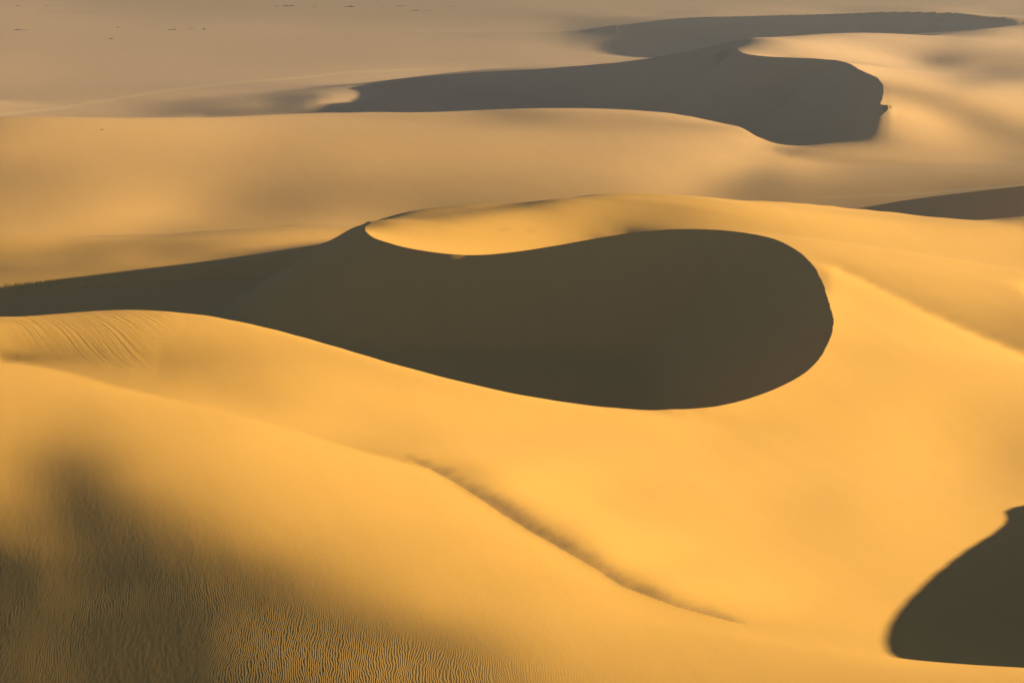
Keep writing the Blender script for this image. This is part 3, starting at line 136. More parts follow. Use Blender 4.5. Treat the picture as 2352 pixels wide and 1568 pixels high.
-5,-2,1,-1,2,-1,1,-1,2,-2,1,-1,-1,0,1,0,-2,0,1,-1,-5,-4,0,-1,1,0,-2,3,-1,1,0,-1,1,1,-1,-1,-1,0,-1,-1,1,0,1,2,0,1,1,0,0,1,1,-2,2,0,0,1,-2,2,-1,0,0,1,0,0,-1,1,-1,1,-1,-1,0,-1,2,13,23,-13,-46,-15,-1,8,9,8,8,5,3,2,1,2,0,1,1,0,1,2,-1,2,0,0,2,0,1,1,0,0,1,0,-1,0,0,0,-1,1,-1,0,-1,1,-1,0,0,-2,1,-2,1,-1,-1,0,0,-1,2,-1,0,0,-1,1,-1,1,-2,0,1,0,0,
-8,1,0,1,-2,2,-1,1,-1,1,0,1,0,-1,-1,0,-1,0,-4,-4,-2,0,-1,0,0,1,3,-2,2,0,1,1,-1,-3,0,-1,-1,-2,0,1,-1,2,2,1,2,2,0,1,1,-2,0,2,-1,0,1,-1,2,-1,-1,1,0,0,0,0,2,-1,0,-1,0,-1,-1,4,9,5,6,-37,-20,-7,3,4,7,8,7,6,5,3,2,0,3,1,1,0,1,-1,2,-2,2,0,0,2,0,0,1,1,0,0,1,0,1,0,0,0,-1,1,-1,-1,-2,0,-1,1,-2,2,-2,0,0,1,0,-1,0,-1,1,-1,0,0,1,-2,2,-1,0,0,-1,
-8,0,0,1,1,-2,2,-1,0,1,0,-1,-1,1,-1,-2,0,-3,-2,-1,-1,-2,1,2,2,0,0,2,0,0,0,-2,-1,1,-3,-1,0,0,-1,0,1,0,1,3,0,2,1,1,-1,3,-1,-1,0,-1,0,1,-2,1,2,-1,1,0,0,1,-1,2,1,0,0,0,1,7,5,16,-28,-24,-9,-2,1,3,4,4,7,3,5,3,3,2,0,2,0,2,-1,1,-1,2,-1,1,0,0,1,0,1,0,1,1,1,0,0,2,0,0,0,-2,0,-2,2,-3,0,0,-1,-1,1,0,0,-1,0,1,-1,2,-1,1,0,-2,0,2,-1,1,-1,-1,2,
-9,1,1,-1,0,1,-1,1,1,-1,0,0,1,-2,1,-1,-2,-1,-1,-2,-2,2,0,1,1,1,1,0,0,0,-2,0,0,-2,0,-1,-2,0,0,-1,2,1,1,0,3,0,1,0,2,-2,1,1,0,1,-2,0,1,-2,0,1,-1,1,1,0,2,0,1,2,-1,2,4,-1,18,6,-30,-9,-5,0,-2,-1,0,3,1,5,2,2,2,3,1,0,1,0,1,1,0,0,-1,1,0,0,0,2,-1,1,1,0,-1,1,1,-1,2,-1,1,-1,0,1,-3,2,-1,-1,1,-1,0,0,-1,1,-1,1,0,-2,1,-1,0,2,0,-1,1,-1,1,1,-2,
-8,-1,-1,1,1,0,0,1,0,0,-1,1,0,1,-2,0,0,-2,0,0,2,-1,1,-1,0,1,-1,0,-1,-1,0,0,-2,0,-1,0,0,-1,0,1,0,1,-1,1,0,1,1,1,1,2,-1,-1,0,-1,1,-1,0,2,-1,-1,1,0,0,1,0,1,1,0,3,1,5,15,13,-36,-4,3,5,-1,0,-1,-2,-2,0,0,1,3,1,-1,2,1,1,0,0,-2,1,0,1,-1,0,1,0,-2,2,-1,0,0,2,0,0,0,0,2,-1,1,-1,0,1,-1,0,-1,0,0,0,-1,1,-1,1,-1,1,1,-1,1,1,0,0,-1,-1,1,0,0,1,
-11,1,1,0,-1,2,0,-1,0,1,2,-1,0,-1,1,1,0,1,0,0,-1,1,-2,2,-1,-1,-1,-1,0,0,-1,-2,1,-2,0,-1,-1,0,1,0,0,0,2,0,1,1,0,1,-1,0,2,0,0,0,0,0,-1,-2,0,1,-1,0,0,0,1,0,0,1,-1,2,6,37,-23,-17,1,7,5,4,0,-4,-2,-2,-2,0,0,-2,0,2,0,0,-1,1,0,2,-2,0,0,0,0,-2,1,1,-2,2,-1,1,-1,0,1,1,-1,-1,2,0,1,-1,0,-1,1,0,-1,1,-2,1,1,0,-1,0,0,0,1,1,-1,0,0,2,1,-1,0,-1,0,
-11,0,1,-1,2,-1,1,0,1,0,-1,1,0,2,1,0,0,2,0,1,-1,-1,2,-3,-1,-1,1,-1,-2,-1,-1,0,-1,0,0,-1,0,0,-1,2,-1,1,1,1,-1,0,2,0,1,0,-1,1,0,0,-1,0,0,0,0,-1,0,-1,-1,1,-3,1,0,-2,4,12,30,-21,-26,-2,5,10,10,7,3,0,-4,-3,-1,-2,-2,1,0,-2,0,0,1,-1,0,-1,1,-1,0,-1,0,2,-2,0,1,-2,1,-1,1,0,-1,0,1,1,-1,1,-1,0,0,2,-2,1,0,-1,2,-1,-1,0,2,0,0,0,0,-1,1,0,0,0,0,1,0,1,0,
-11,1,-2,2,-1,0,1,1,-1,1,1,1,1,0,-1,2,2,0,1,0,1,-1,-2,0,0,-1,-2,-1,1,-2,0,-1,-2,0,-2,0,0,1,1,-1,2,0,0,0,1,1,0,0,1,1,0,0,-1,1,0,-1,0,0,-1,-1,-1,0,0,-3,2,-3,-2,-1,4,25,21,-35,-13,-2,6,7,6,5,3,4,0,-1,-2,-2,0,-2,-1,2,-1,0,0,0,0,-1,1,-1,-1,1,0,-2,0,0,-1,0,-1,1,-1,0,0,0,0,1,-1,0,1,1,0,-2,2,-1,0,1,-1,1,0,1,-2,1,0,1,0,1,0,0,1,0,0,0,0,1,0,
-13,0,2,0,1,0,-1,1,1,0,0,0,0,1,3,-1,1,1,1,1,-1,1,-1,-1,-1,-1,0,1,-3,0,-2,-1,0,-2,0,0,1,-1,0,0,1,1,0,0,2,-1,0,2,0,-1,2,0,1,-1,0,0,0,-1,0,-1,1,-1,-1,0,-2,1,0,7,15,21,-45,-13,1,6,5,4,4,3,5,2,2,0,-1,-1,0,1,1,-1,0,1,-1,1,0,1,-2,1,0,-1,-1,0,0,-1,0,0,0,-1,0,0,0,1,0,-1,1,0,0,-1,1,0,-1,1,1,-2,1,0,0,0,2,0,0,0,0,0,0,1,0,0,0,1,1,-1,1,
-13,0,1,0,-1,2,1,-1,1,0,1,0,2,0,-2,2,0,1,1,0,1,-1,2,0,-1,1,-2,-2,1,-1,-1,-1,-2,-1,0,-1,-1,1,0,2,-1,1,0,2,-1,2,0,-1,1,2,-1,0,1,0,1,0,-1,1,-1,1,-1,-1,-1,0,-1,-3,4,11,25,-22,-23,-5,1,3,3,4,2,2,2,3,3,0,-1,2,-1,0,0,1,1,-1,2,-1,1,0,1,0,0,0,-1,0,1,-1,-1,0,0,-1,0,1,0,-2,0,0,2,-1,-1,2,-2,2,0,0,-1,2,0,0,0,0,-1,0,1,1,1,0,1,0,0,1,0,0,0,1,0,
-13,0,-1,1,2,-2,0,2,-1,1,1,1,-2,1,3,-1,1,-1,0,-1,1,1,0,2,2,-1,1,-1,-2,-1,-1,-2,-1,0,-2,1,0,0,2,-1,1,-1,2,-1,1,0,1,1,0,0,1,1,0,0,0,1,1,0,0,0,-1,0,0,-2,0,0,0,23,20,-37,-17,-3,3,2,3,0,0,3,1,1,2,1,1,-2,1,1,0,0,2,2,-1,2,0,1,0,0,0,0,2,-1,-2,1,1,-1,-1,2,-1,-1,0,1,0,0,-2,1,1,-2,2,-1,0,0,0,1,-1,1,1,0,2,0,0,-1,0,1,0,0,2,-1,2,0,0,1,0,
-14,1,0,-1,0,3,0,-1,2,-1,0,0,2,-1,-1,1,-1,1,-1,2,0,1,1,0,1,2,-1,0,-1,-1,-1,0,-1,-1,1,-1,0,1,-2,1,1,2,-2,1,0,0,0,1,0,0,1,0,0,2,0,1,-1,1,1,0,1,1,0,2,0,5,15,19,-53,-16,3,4,3,5,1,0,1,-2,1,2,0,2,1,0,0,0,1,1,0,0,3,0,1,0,1,1,1,0,-1,1,1,0,-1,1,0,-2,2,-1,0,1,-1,1,0,-1,0,1,-2,0,1,0,2,-2,2,-1,1,1,-1,1,1,1,0,0,1,1,-2,2,0,1,0,0,1,
-15,0,2,1,0,-2,2,0,0,1,-1,1,0,1,0,0,0,0,1,-1,0,1,0,2,1,-1,2,-2,1,-1,1,-2,0,1,-1,1,1,-1,2,-1,0,-2,2,0,-1,0,1,-1,1,2,-1,1,1,-1,1,-1,2,-1,1,1,0,1,2,0,1,6,21,-26,-24,-5,0,3,4,1,2,1,1,2,0,0,1,1,0,1,0,-1,1,0,0,2,-1,2,0,2,1,1,-1,1,0,1,0,0,1,-1,1,1,-2,1,0,-1,1,-1,1,1,-1,-1,2,1,-1,0,0,1,0,2,-1,0,1,1,-1,1,2,0,-1,1,2,0,-1,0,2,1,0,
-14,0,-1,1,0,1,-1,2,-1,1,2,-1,0,0,0,0,1,-1,0,1,1,1,1,0,-1,1,-2,2,-1,1,-1,2,1,-1,2,0,0,0,-1,2,-2,1,0,-1,1,1,-1,0,0,-2,1,0,0,2,-1,1,1,0,1,-1,1,-1,0,1,4,9,12,-32,-12,-3,2,1,2,4,1,1,-1,-1,1,0,2,0,1,0,0,0,-1,1,1,-1,2,0,1,0,1,0,2,1,1,0,0,-1,0,2,0,-1,2,0,0,0,1,1,-1,-1,1,1,-1,-1,1,2,-1,2,0,-1,2,1,0,-1,2,0,0,1,2,-1,1,0,2,1,-1,-1,2,
-16,1,1,-1,1,1,0,0,1,0,-1,1,1,1,0,0,0,2,0,1,1,-1,1,-2,1,-2,0,0,0,0,1,1,2,3,0,1,0,1,-1,-2,2,0,-2,0,0,-1,0,1,-1,1,0,0,0,-1,1,1,-2,2,-2,2,0,2,-1,0,5,20,-25,-14,-2,2,-1,3,1,-1,0,0,1,1,-1,1,1,1,1,0,-1,1,-1,0,-1,1,-1,0,2,0,0,1,1,-1,1,0,1,2,1,-2,1,1,-1,1,1,1,-1,-1,1,1,0,0,1,1,0,-1,1,0,1,1,0,0,1,2,0,1,0,1,-1,2,-1,1,0,0,3,1,-1,
-14,0,-1,2,0,0,1,-1,1,0,1,1,-1,0,1,1,0,0,2,1,1,2,-2,1,-3,0,-1,-1,-1,0,0,2,2,1,3,0,0,0,2,1,-2,-1,1,0,0,-1,0,0,0,0,0,0,-1,0,1,-2,2,-1,2,-1,0,-1,1,3,7,9,-27,-6,2,2,3,-1,1,1,0,-2,0,0,1,1,-1,2,0,0,0,-1,1,-2,1,-1,0,1,-1,1,1,-1,0,2,0,0,0,0,-1,2,-1,2,0,0,0,-1,2,1,0,0,0,1,0,0,2,0,2,-1,1,1,0,2,0,1,1,0,0,0,3,0,1,0,1,1,-2,1,1,
-16,0,2,-1,0,1,0,1,0,1,1,-1,2,1,0,1,2,1,0,1,1,0,1,-1,0,-3,-1,-2,0,-2,1,1,0,2,0,3,2,1,-1,0,2,0,-1,1,-2,1,0,-1,1,-1,-1,0,2,-1,-1,2,-1,0,-1,0,1,0,0,3,19,-22,-13,0,4,4,2,2,-1,-1,-1,1,-1,0,1,1,2,-1,-1,1,0,-2,-1,0,-2,0,1,-1,0,0,-1,2,-1,0,-1,2,0,0,1,0,1,-1,1,0,0,1,-1,1,1,0,1,0,1,1,0,2,-1,2,0,1,2,-1,2,-1,1,0,2,1,-1,1,1,2,-1,1,1,0,0,
-15,1,0,0,1,-1,1,1,0,1,-1,2,0,0,3,0,0,1,2,1,1,0,0,-1,-3,0,-2,-3,-2,1,0,-1,2,1,2,0,1,1,2,0,0,1,1,-1,2,-1,1,-1,0,0,1,0,-2,2,0,-2,0,1,0,1,-1,0,3,9,11,-26,-5,0,3,2,3,1,0,0,-1,0,1,1,2,0,0,0,0,-2,-1,1,-2,0,0,-1,-2,0,-1,0,0,-1,0,-1,2,-2,1,0,0,0,0,0,0,0,1,1,0,0,-1,2,1,0,1,1,1,0,2,1,1,1,-1,2,0,2,-1,3,0,1,0,0,1,-1,3,-1,1,2,1,
-13,-1,0,1,0,1,0,-1,2,-1,2,0,0,2,-1,2,2,1,1,0,-1,0,0,-1,0,-2,-2,-1,-1,-1,-1,0,0,0,0,2,2,0,1,2,0,1,1,0,0,2,-2,2,-1,2,0,-1,2,-2,-1,2,0,-2,0,-1,1,1,8,24,-21,-15,-3,2,1,4,2,2,2,-1,1,-1,0,2,0,2,-2,-1,1,-1,0,-2,0,-2,-1,-1,0,-1,0,-1,0,-1,1,-1,-1,0,-1,1,0,0,0,-1,1,0,-1,0,0,1,2,-1,0,3,0,1,0,2,0,1,1,0,2,1,0,1,3,-1,0,0,3,0,0,2,-1,2,0,0,0,
-15,2,-1,0,0,0,1,1,-1,2,-1,2,2,-1,2,0,0,2,-1,1,0,0,-2,0,-1,-1,-1,0,-1,-1,-1,1,-1,0,1,-1,0,3,1,0,1,0,0,2,0,-1,3,0,1,-1,0,2,-2,2,2,-2,-1,2,0,-2,-3,1,24,20,-34,-8,-2,-1,2,2,5,2,0,1,0,2,2,-1,0,-3,1,0,-2,1,-1,-1,-1,0,-1,0,-1,-1,0,-1,-1,0,-2,1,-1,0,0,-2,0,0,0,1,-1,1,0,-1,1,-1,0,2,1,-1,2,1,2,0,2,0,1,2,0,0,2,0,-1,2,2,1,-1,2,0,0,1,0,2,-1,2,
-13,-1,2,0,1,0,-1,1,0,-1,2,-1,0,2,-1,2,2,-2,2,-1,1,-1,0,-2,1,-1,-1,0,0,0,0,-2,0,0,-1,1,0,-1,0,2,1,0,2,-1,1,1,-1,0,1,0,2,0,2,0,-1,2,2,-1,0,2,3,14,17,-50,-5,3,5,6,3,4,1,2,1,2,1,1,-1,-1,-1,1,0,0,1,-1,-1,1,-1,-1,-1,-1,-1,0,-1,-1,0,0,0,-1,-1,0,0,0,0,-1,-1,0,0,-2,1,0,0,0,0,0,1,2,0,2,-1,2,0,2,1,0,2,1,1,1,1,-1,1,1,0,1,2,0,1,0,0,2,0,
-11,0,-1,1,-2,1,1,-1,1,1,0,0,0,0,2,0,-2,2,0,0,-1,0,-1,1,-2,1,1,-1,0,0,1,0,-2,-1,1,0,0,0,0,-1,1,1,-2,2,0,0,0,1,0,2,-2,1,1,0,3,0,1,1,0,1,3,19,-22,-17,0,6,5,2,4,2,2,1,2,0,1,0,0,1,-1,-2,-1,1,-1,1,1,-1,1,-1,0,0,0,-1,-1,1,-1,-1,0,-1,0,-1,-2,1,-2,0,1,0,-1,1,-2,1,-1,1,0,0,1,0,2,-1,3,0,1,1,1,0,1,0,1,1,2,1,0,0,2,0,0,1,0,2,0,1,0,
-10,0,0,-1,2,-1,-1,1,0,-1,0,1,0,0,0,-1,1,0,-1,1,0,-1,2,0,0,-1,0,2,0,1,-2,0,1,0,-2,-1,0,0,1,0,-1,1,1,-2,1,0,0,0,0,-2,2,-1,0,2,-2,3,0,2,2,-1,9,11,-26,-4,2,5,3,4,3,2,-1,0,0,2,0,0,1,-1,-1,0,0,-1,2,0,-1,1,0,0,0,-1,1,-1,0,-1,1,-1,-1,0,0,-1,1,-1,1,-1,-1,-1,0,0,1,-2,0,-1,0,2,-1,1,0,2,0,1,2,0,0,2,1,2,0,0,0,2,0,1,1,0,1,1,1,0,1,0,1,
-10,0,0,0,0,0,0,0,0,1,-1,-1,1,0,-2,0,2,-1,0,0,0,1,-1,-1,2,1,1,-1,1,0,1,-1,1,-1,0,1,-1,1,-1,1,0,-1,0,1,-2,0,0,-1,-1,1,-2,0,-1,-2,1,-2,1,1,3,4,19,-18,-10,2,4,4,5,4,1,0,1,0,0,-2,1,1,-1,-1,-1,1,-1,-1,0,0,3,0,-1,1,1,0,-2,2,0,0,-2,0,0,0,0,0,0,-2,0,1,-1,-1,1,-1,-1,1,0,0,0,-1,2,0,1,-1,2,1,-1,1,2,1,-1,1,1,1,1,0,2,1,0,1,0,0,1,1,1,0,1,
-6,0,-1,0,-2,1,0,0,-2,-1,1,0,-1,-1,1,1,-3,1,0,-1,1,1,-1,2,-1,1,0,2,1,-1,2,1,-2,1,1,-1,1,-1,1,-1,0,0,0,0,0,0,0,-1,0,-1,0,-2,-1,-2,-3,-3,-4,-4,-4,12,19,-19,0,3,5,4,5,2,3,-1,1,1,0,1,-1,-2,-1,0,1,-3,1,1,-1,1,-1,1,1,1,-1,1,1,-1,0,0,1,0,1,-1,-1,1,-2,2,-2,0,0,1,-2,1,0,0,-1,-1,1,0,0,0,0,2,-1,1,2,1,0,1,2,0,0,2,0,1,0,0,1,0,2,1,0,0,0,2,0,
-6,-1,2,-1,1,-2,0,-2,1,0,-1,0,-2,1,-1,-2,0,-1,1,1,0,0,2,-1,0,1,1,0,1,2,-1,2,1,0,0,0,0,0,-1,1,1,0,0,0,1,-1,0,1,-1,-1,0,1,-1,-1,0,-2,-2,-4,3,23,-18,-9,0,2,2,5,2,3,1,2,0,-1,1,-1,-1,1,0,-1,-1,0,-2,0,0,1,1,0,1,0,1,0,0,0,1,0,0,1,-2,1,1,-2,2,-2,2,-2,1,0,0,-1,0,0,1,0,-1,0,0,1,1,0,1,0,1,0,1,0,0,1,2,-1,2,0,1,1,0,2,-1,1,1,1,1,-1,1,
-2,0,-3,0,-1,1,-1,0,0,-1,-2,-1,2,-3,0,0,0,-1,-1,0,0,1,0,1,2,-1,1,1,0,1,1,0,1,1,0,0,1,0,1,-1,0,1,1,-1,0,1,0,0,1,2,-1,0,1,3,1,4,4,8,12,6,-30,-10,-2,1,1,-1,3,1,-1,1,0,2,-1,0,-1,-3,-1,0,-1,1,0,-1,1,-1,0,1,1,0,0,1,1,0,0,0,0,0,1,0,-1,2,-2,1,-1,2,-1,-1,2,-1,1,-2,0,1,0,0,0,1,-1,1,1,1,-1,1,1,0,2,1,0,2,-1,2,0,1,0,0,1,1,0,0,0,2,0,
-1,0,0,0,-1,-2,0,0,-2,0,1,-1,-3,1,-1,-2,0,0,0,0,1,-2,1,1,-1,2,0,1,1,0,1,0,1,0,0,2,-2,1,0,2,0,0,-2,2,1,0,0,0,1,-1,2,1,0,0,2,4,11,15,42,-31,-19,-7,-5,-4,-2,1,-2,1,-1,-1,0,-1,0,-1,-1,0,-1,-2,1,-2,0,0,-2,1,0,0,0,1,1,-1,0,1,0,1,0,0,1,0,0,-1,2,0,0,-1,0,1,-2,2,-1,2,-1,0,1,0,0,0,1,1,-1,0,2,1,-1,3,0,0,0,0,2,-1,1,0,2,1,1,-1,1,1,1,0,1,
4,-3,0,-2,0,0,-2,-1,0,-1,-2,0,0,-1,-1,1,-2,1,-2,0,0,3,-1,0,1,-1,0,0,0,2,-1,1,1,0,1,-1,1,0,0,-1,1,0,3,-1,-1,1,0,2,-1,1,1,0,2,0,2,20,53,41,-53,-38,-9,-3,-1,-1,-1,-1,1,-2,1,-1,-1,-1,0,-1,-1,-2,-2,1,-3,1,-2,0,1,-2,0,1,0,-1,0,2,-1,1,0,0,1,0,0,0,1,0,-1,0,0,0,1,0,1,-1,0,0,1,0,-1,1,1,0,1,-1,2,1,0,0,2,-1,0,1,2,0,0,2,1,1,-1,1,-1,2,1,0,0,0,1,
4,1,-2,0,-1,-1,0,-1,-1,-1,0,-2,0,-1,-1,0,0,-3,2,0,0,-2,1,0,-1,1,2,-1,1,-2,2,0,-1,0,0,0,1,0,0,1,-1,1,-1,2,0,0,1,-3,2,0,-2,0,4,41,59,20,-62,-64,-16,8,8,6,3,2,2,0,2,1,0,0,0,0,-1,0,0,-2,0,-2,0,-2,1,-2,-1,1,0,-2,0,2,0,-2,2,-1,0,0,0,1,0,0,0,1,0,0,0,1,0,0,0,0,1,0,0,0,1,0,0,0,1,1,1,0,0,2,0,0,2,0,-1,2,1,-1,0,0,3,-1,2,0,-1,1,2,1,-1,
9,-2,1,-2,-2,-1,-1,-1,-2,-1,-1,0,-1,-1,1,-2,0,2,-1,-1,-1,2,0,-1,2,-1,-1,1,0,1,-1,-2,0,1,0,0,0,-1,0,-1,1,0,0,-1,2,-1,-1,3,-2,0,2,18,46,-12,-52,-39,-3,1,5,9,9,6,5,3,3,2,1,4,2,1,0,2,1,1,-2,1,-1,-1,-1,0,-1,0,-1,-1,-1,1,-1,-1,-1,1,-1,0,1,1,-1,0,-1,2,-1,0,1,1,0,0,0,-1,1,1,0,0,0,0,1,0,1,1,0,1,-1,1,2,-1,1,1,0,1,2,0,-1,2,1,1,-1,0,1,1,1,1,-1,0,2,
9,0,-3,0,0,-2,-1,-2,1,-1,-1,-1,-1,0,-1,0,0,-1,0,1,1,-1,0,1,-1,1,-1,0,-1,-1,0,1,-1,0,-2,0,-1,1,0,0,0,-1,1,0,-1,1,1,-2,0,1,28,17,-43,-28,-10,-6,0,2,6,6,5,5,4,5,0,3,1,2,4,4,3,0,2,-1,2,0,0,-1,1,-2,0,-1,1,-2,0,0,1,-2,1,-1,0,0,-1,-1,2,-1,2,-2,2,0,-1,-1,2,-1,0,3,-1,0,0,0,1,0,-1,2,0,1,0,0,2,1,-1,2,1,1,0,1,0,0,2,0,0,1,0,2,0,-1,1,0,0,2,-1,
10,-1,0,-1,-2,0,-2,1,-3,-1,0,-1,-1,0,-1,1,0,0,0,0,0,-1,1,1,0,0,0,-1,-1,0,-1,0,0,-3,2,-1,-1,-1,0,0,-1,0,-1,1,0,0,0,0,3,25,-12,-32,-8,-2,-2,1,0,2,1,3,3,4,2,1,3,-1,2,1,1,3,4,3,1,2,1,0,0,1,-2,2,-1,1,-2,2,-1,-1,-1,1,-1,0,-1,0,0,1,-1,1,-2,1,-1,0,1,2,-2,2,1,-2,1,0,0,0,0,2,1,0,0,1,1,1,0,0,3,-1,0,1,1,0,1,1,0,1,0,0,1,1,0,1,1,-1,2,-1,2,
12,-1,-2,-2,0,-2,1,-3,1,-1,-3,1,0,-2,0,-1,-1,1,0,1,0,2,-1,0,1,0,0,1,-1,-1,-1,-1,-1,2,-2,-1,1,0,-2,0,-1,-1,1,-2,0,-1,-2,9,25,-16,-17,-6,-4,-1,1,-2,1,1,1,-1,2,0,2,0,1,1,-1,-1,2,1,1,2,1,2,0,3,0,1,2,-1,0,0,1,-1,2,-1,0,0,0,0,0,-1,0,-1,0,-1,2,-1,1,0,1,-1,1,0,-1,1,1,-1,1,1,0,-1,1,-1,3,-1,1,2,1,1,-2,2,1,1,0,2,0,0,2,-1,2,0,0,0,0,1,0,2,0,0,0,
12,-2,0,0,-1,-1,-2,-1,-2,-1,1,-3,-1,1,-1,-1,1,-2,2,-1,0,0,2,0,1,1,0,-1,1,-1,0,0,0,-2,0,1,-2,-1,1,-2,0,2,-3,1,-1,1,19,11,-24,-10,-3,0,2,-1,-2,1,-1,-1,0,1,0,0,1,1,-2,0,0,-1,-1,-1,1,1,1,1,2,-1,3,0,0,2,1,0,1,1,-2,1,0,0,0,0,-1,0,-1,0,0,1,-1,0,0,1,-1,1,2,-1,1,0,-1,3,-1,1,-1,1,-1,3,-1,2,1,-1,1,1,3,0,1,0,1,-1,2,1,-1,2,0,1,1,0,1,0,0,0,0,2,-1,
14,0,-2,-2,-2,0,-2,1,-2,-1,-1,-1,-1,-3,0,-1,-1,1,-2,0,1,1,-1,2,0,0,2,0,0,2,0,-1,0,0,0,-1,1,0,-1,0,0,-2,2,-1,8,22,-7,-19,-4,-3,1,1,-2,1,0,-1,0,-1,-1,0,0,1,-2,0,1,-1,-3,0,-2,0,-1,-1,1,0,1,2,-1,1,2,-1,1,1,0,0,1,1,1,0,-1,0,1,0,0,-1,-1,-1,0,2,-1,0,1,0,-1,2,0,1,1,-2,2,-1,2,-1,2,0,0,1,1,1,1,1,0,2,0,1,2,1,-1,2,0,1,0,0,1,0,1,0,0,1,1,-1,2,
14,-2,0,-1,0,-2,-1,-2,0,-1,-3,-1,-2,0,-2,-1,-2,-1,-1,0,1,-1,2,-1,2,1,1,1,1,-1,1,1,1,1,0,0,0,-1,0,1,-1,0,1,16,12,-17,-9,0,-1,1,0,-1,2,-2,1,-1,-2,0,1,-1,-1,-1,1,-1,-2,-2,-1,-2,-1,0,-2,0,-1,0,0,0,1,1,-1,2,1,0,0,1,1,0,-1,1,1,0,-1,-1,0,0,0,0,1,-2,1,0,1,0,1,-1,1,0,0,2,-1,0,1,1,0,0,2,1,0,2,1,1,1,0,2,0,0,2,1,-1,2,-1,1,1,0,1,0,1,1,0,0,0,0,
16,0,-3,0,-3,0,-1,-2,-2,-1,0,-1,-2,-2,-2,-2,-1,-3,-1,0,-2,2,-1,2,-1,1,0,1,0,2,1,1,0,1,1,3,0,2,1,-1,0,5,18,-2,-15,-1,0,0,0,1,-1,2,-1,1,-2,0,0,-1,-3,0,0,0,-2,0,0,-1,-1,-2,-1,-4,0,-1,-1,0,0,-1,1,0,0,0,-1,1,1,0,0,0,1,0,1,-1,0,1,-2,-1,0,1,-2,1,1,0,-1,2,-1,1,1,0,0,-1,2,1,-2,1,1,1,1,1,1,2,0,1,1,2,0,2,1,0,1,1,1,1,0,1,0,0,0,1,0,0,0,2,0,
17,-3,0,-2,0,-2,0,-2,0,-3,-2,-1,0,-2,-2,-1,-4,-1,-2,-1,0,-3,1,-2,1,0,0,1,2,0,1,1,1,1,1,0,3,2,1,2,12,11,-11,-8,1,-1,2,1,2,0,1,-1,1,-1,1,-1,0,-1,0,-2,-1,-1,1,-2,-1,-1,-1,-1,-2,0,-1,-1,-1,-2,0,0,-1,-1,1,-1,1,0,0,0,0,0,0,0,-1,0,1,-1,1,0,-1,-2,1,1,-1,1,0,-1,1,0,-1,0,2,1,-2,1,2,0,0,0,2,1,2,0,2,1,2,0,2,1,1,0,1,1,0,1,1,-1,1,1,1,-1,1,1,0,-1,1,
17,-1,0,-2,-1,-1,-3,0,-2,0,-1,-3,-2,-1,-1,-3,1,-2,-2,-2,-1,0,-1,0,-1,-1,0,-1,0,0,-2,0,1,-1,1,-1,-1,-1,10,17,2,-8,-1,2,1,2,1,1,1,0,2,0,1,1,-1,0,-1,-1,0,0,-1,-1,-1,0,-1,0,-1,-1,-2,0,-2,-2,0,0,-2,1,-1,0,-1,-1,0,-1,0,0,1,0,0,-1,0,1,-1,-1,0,-1,0,0,0,-1,1,-1,1,-1,1,0,1,0,-1,0,1,-1,0,1,0,3,0,1,2,1,2,2,0,2,1,0,0,2,1,1,0,0,0,2,0,0,0,1,0,0,0,1,0,
17,1,-4,0,-1,-2,0,-2,-2,-1,-1,0,-1,-1,-2,1,-3,-1,1,-3,0,-1,-2,-1,-2,0,-2,0,-2,-1,1,-1,-3,0,-2,2,6,21,4,-8,-4,2,0,1,2,2,1,1,1,2,-1,1,-1,0,1,0,0,1,-3,-1,0,1,-1,-1,0,-1,-1,-1,0,-2,0,0,-1,-1,0,-2,0,0,-1,1,-2,1,-1,0,-2,0,0,1,-1,0,0,0,-1,0,-1,0,0,0,-1,0,0,1,-2,1,-2,2,-1,0,1,0,0,-1,2,0,1,2,1,1,1,1,3,0,1,2,2,0,0,0,1,2,1,-1,1,0,1,0,0,-1,2,0,0,
20,-3,1,-2,-2,-1,-2,0,-1,-2,-2,-1,-2,0,1,-2,2,0,-1,2,-2,0,-2,-1,0,-2,0,-2,-1,-1,-2,-2,1,0,10,28,19,-14,-10,-4,-1,-2,0,-1,-1,-1,0,1,0,-1,0,0,-1,1,-2,1,0,-2,2,0,-1,-2,0,1,-1,-1,1,-1,-1,-1,-2,-1,-1,1,-1,0,0,-1,0,-1,0,-1,0,-1,1,0,-1,-1,2,-1,-1,0,0,0,0,-1,-1,0,-1,1,-1,-1,1,-2,2,-3,1,0,-1,1,0,0,0,1,2,1,1,3,1,1,0,2,1,1,0,2,1,1,1,-1,0,1,0,1,-1,1,0,2,-1,1,-1,
19,-1,-2,-1,-1,-1,-1,-3,-1,-1,-1,-2,1,-2,-1,1,0,2,1,2,0,-1,2,0,-1,0,-1,0,-2,-1,-1,3,6,34,28,-20,-21,-3,0,1,-1,-1,-2,-2,-1,-1,-2,-2,-1,0,0,-3,0,-1,2,-2,0,1,-2,-1,-1,1,0,-2,0,1,-2,0,0,-1,0,0,0,-2,0,0,-2,0,0,0,0,-1,0,0,0,-2,1,0,-1,0,0,1,-1,-1,-1,1,-1,-1,1,-2,0,0,-2,1,-1,1,-1,0,0,0,-1,0,0,1,1,2,1,1,2,1,1,2,0,1,1,0,1,1,0,1,1,0,0,0,1,0,1,-1,1,-2,3,
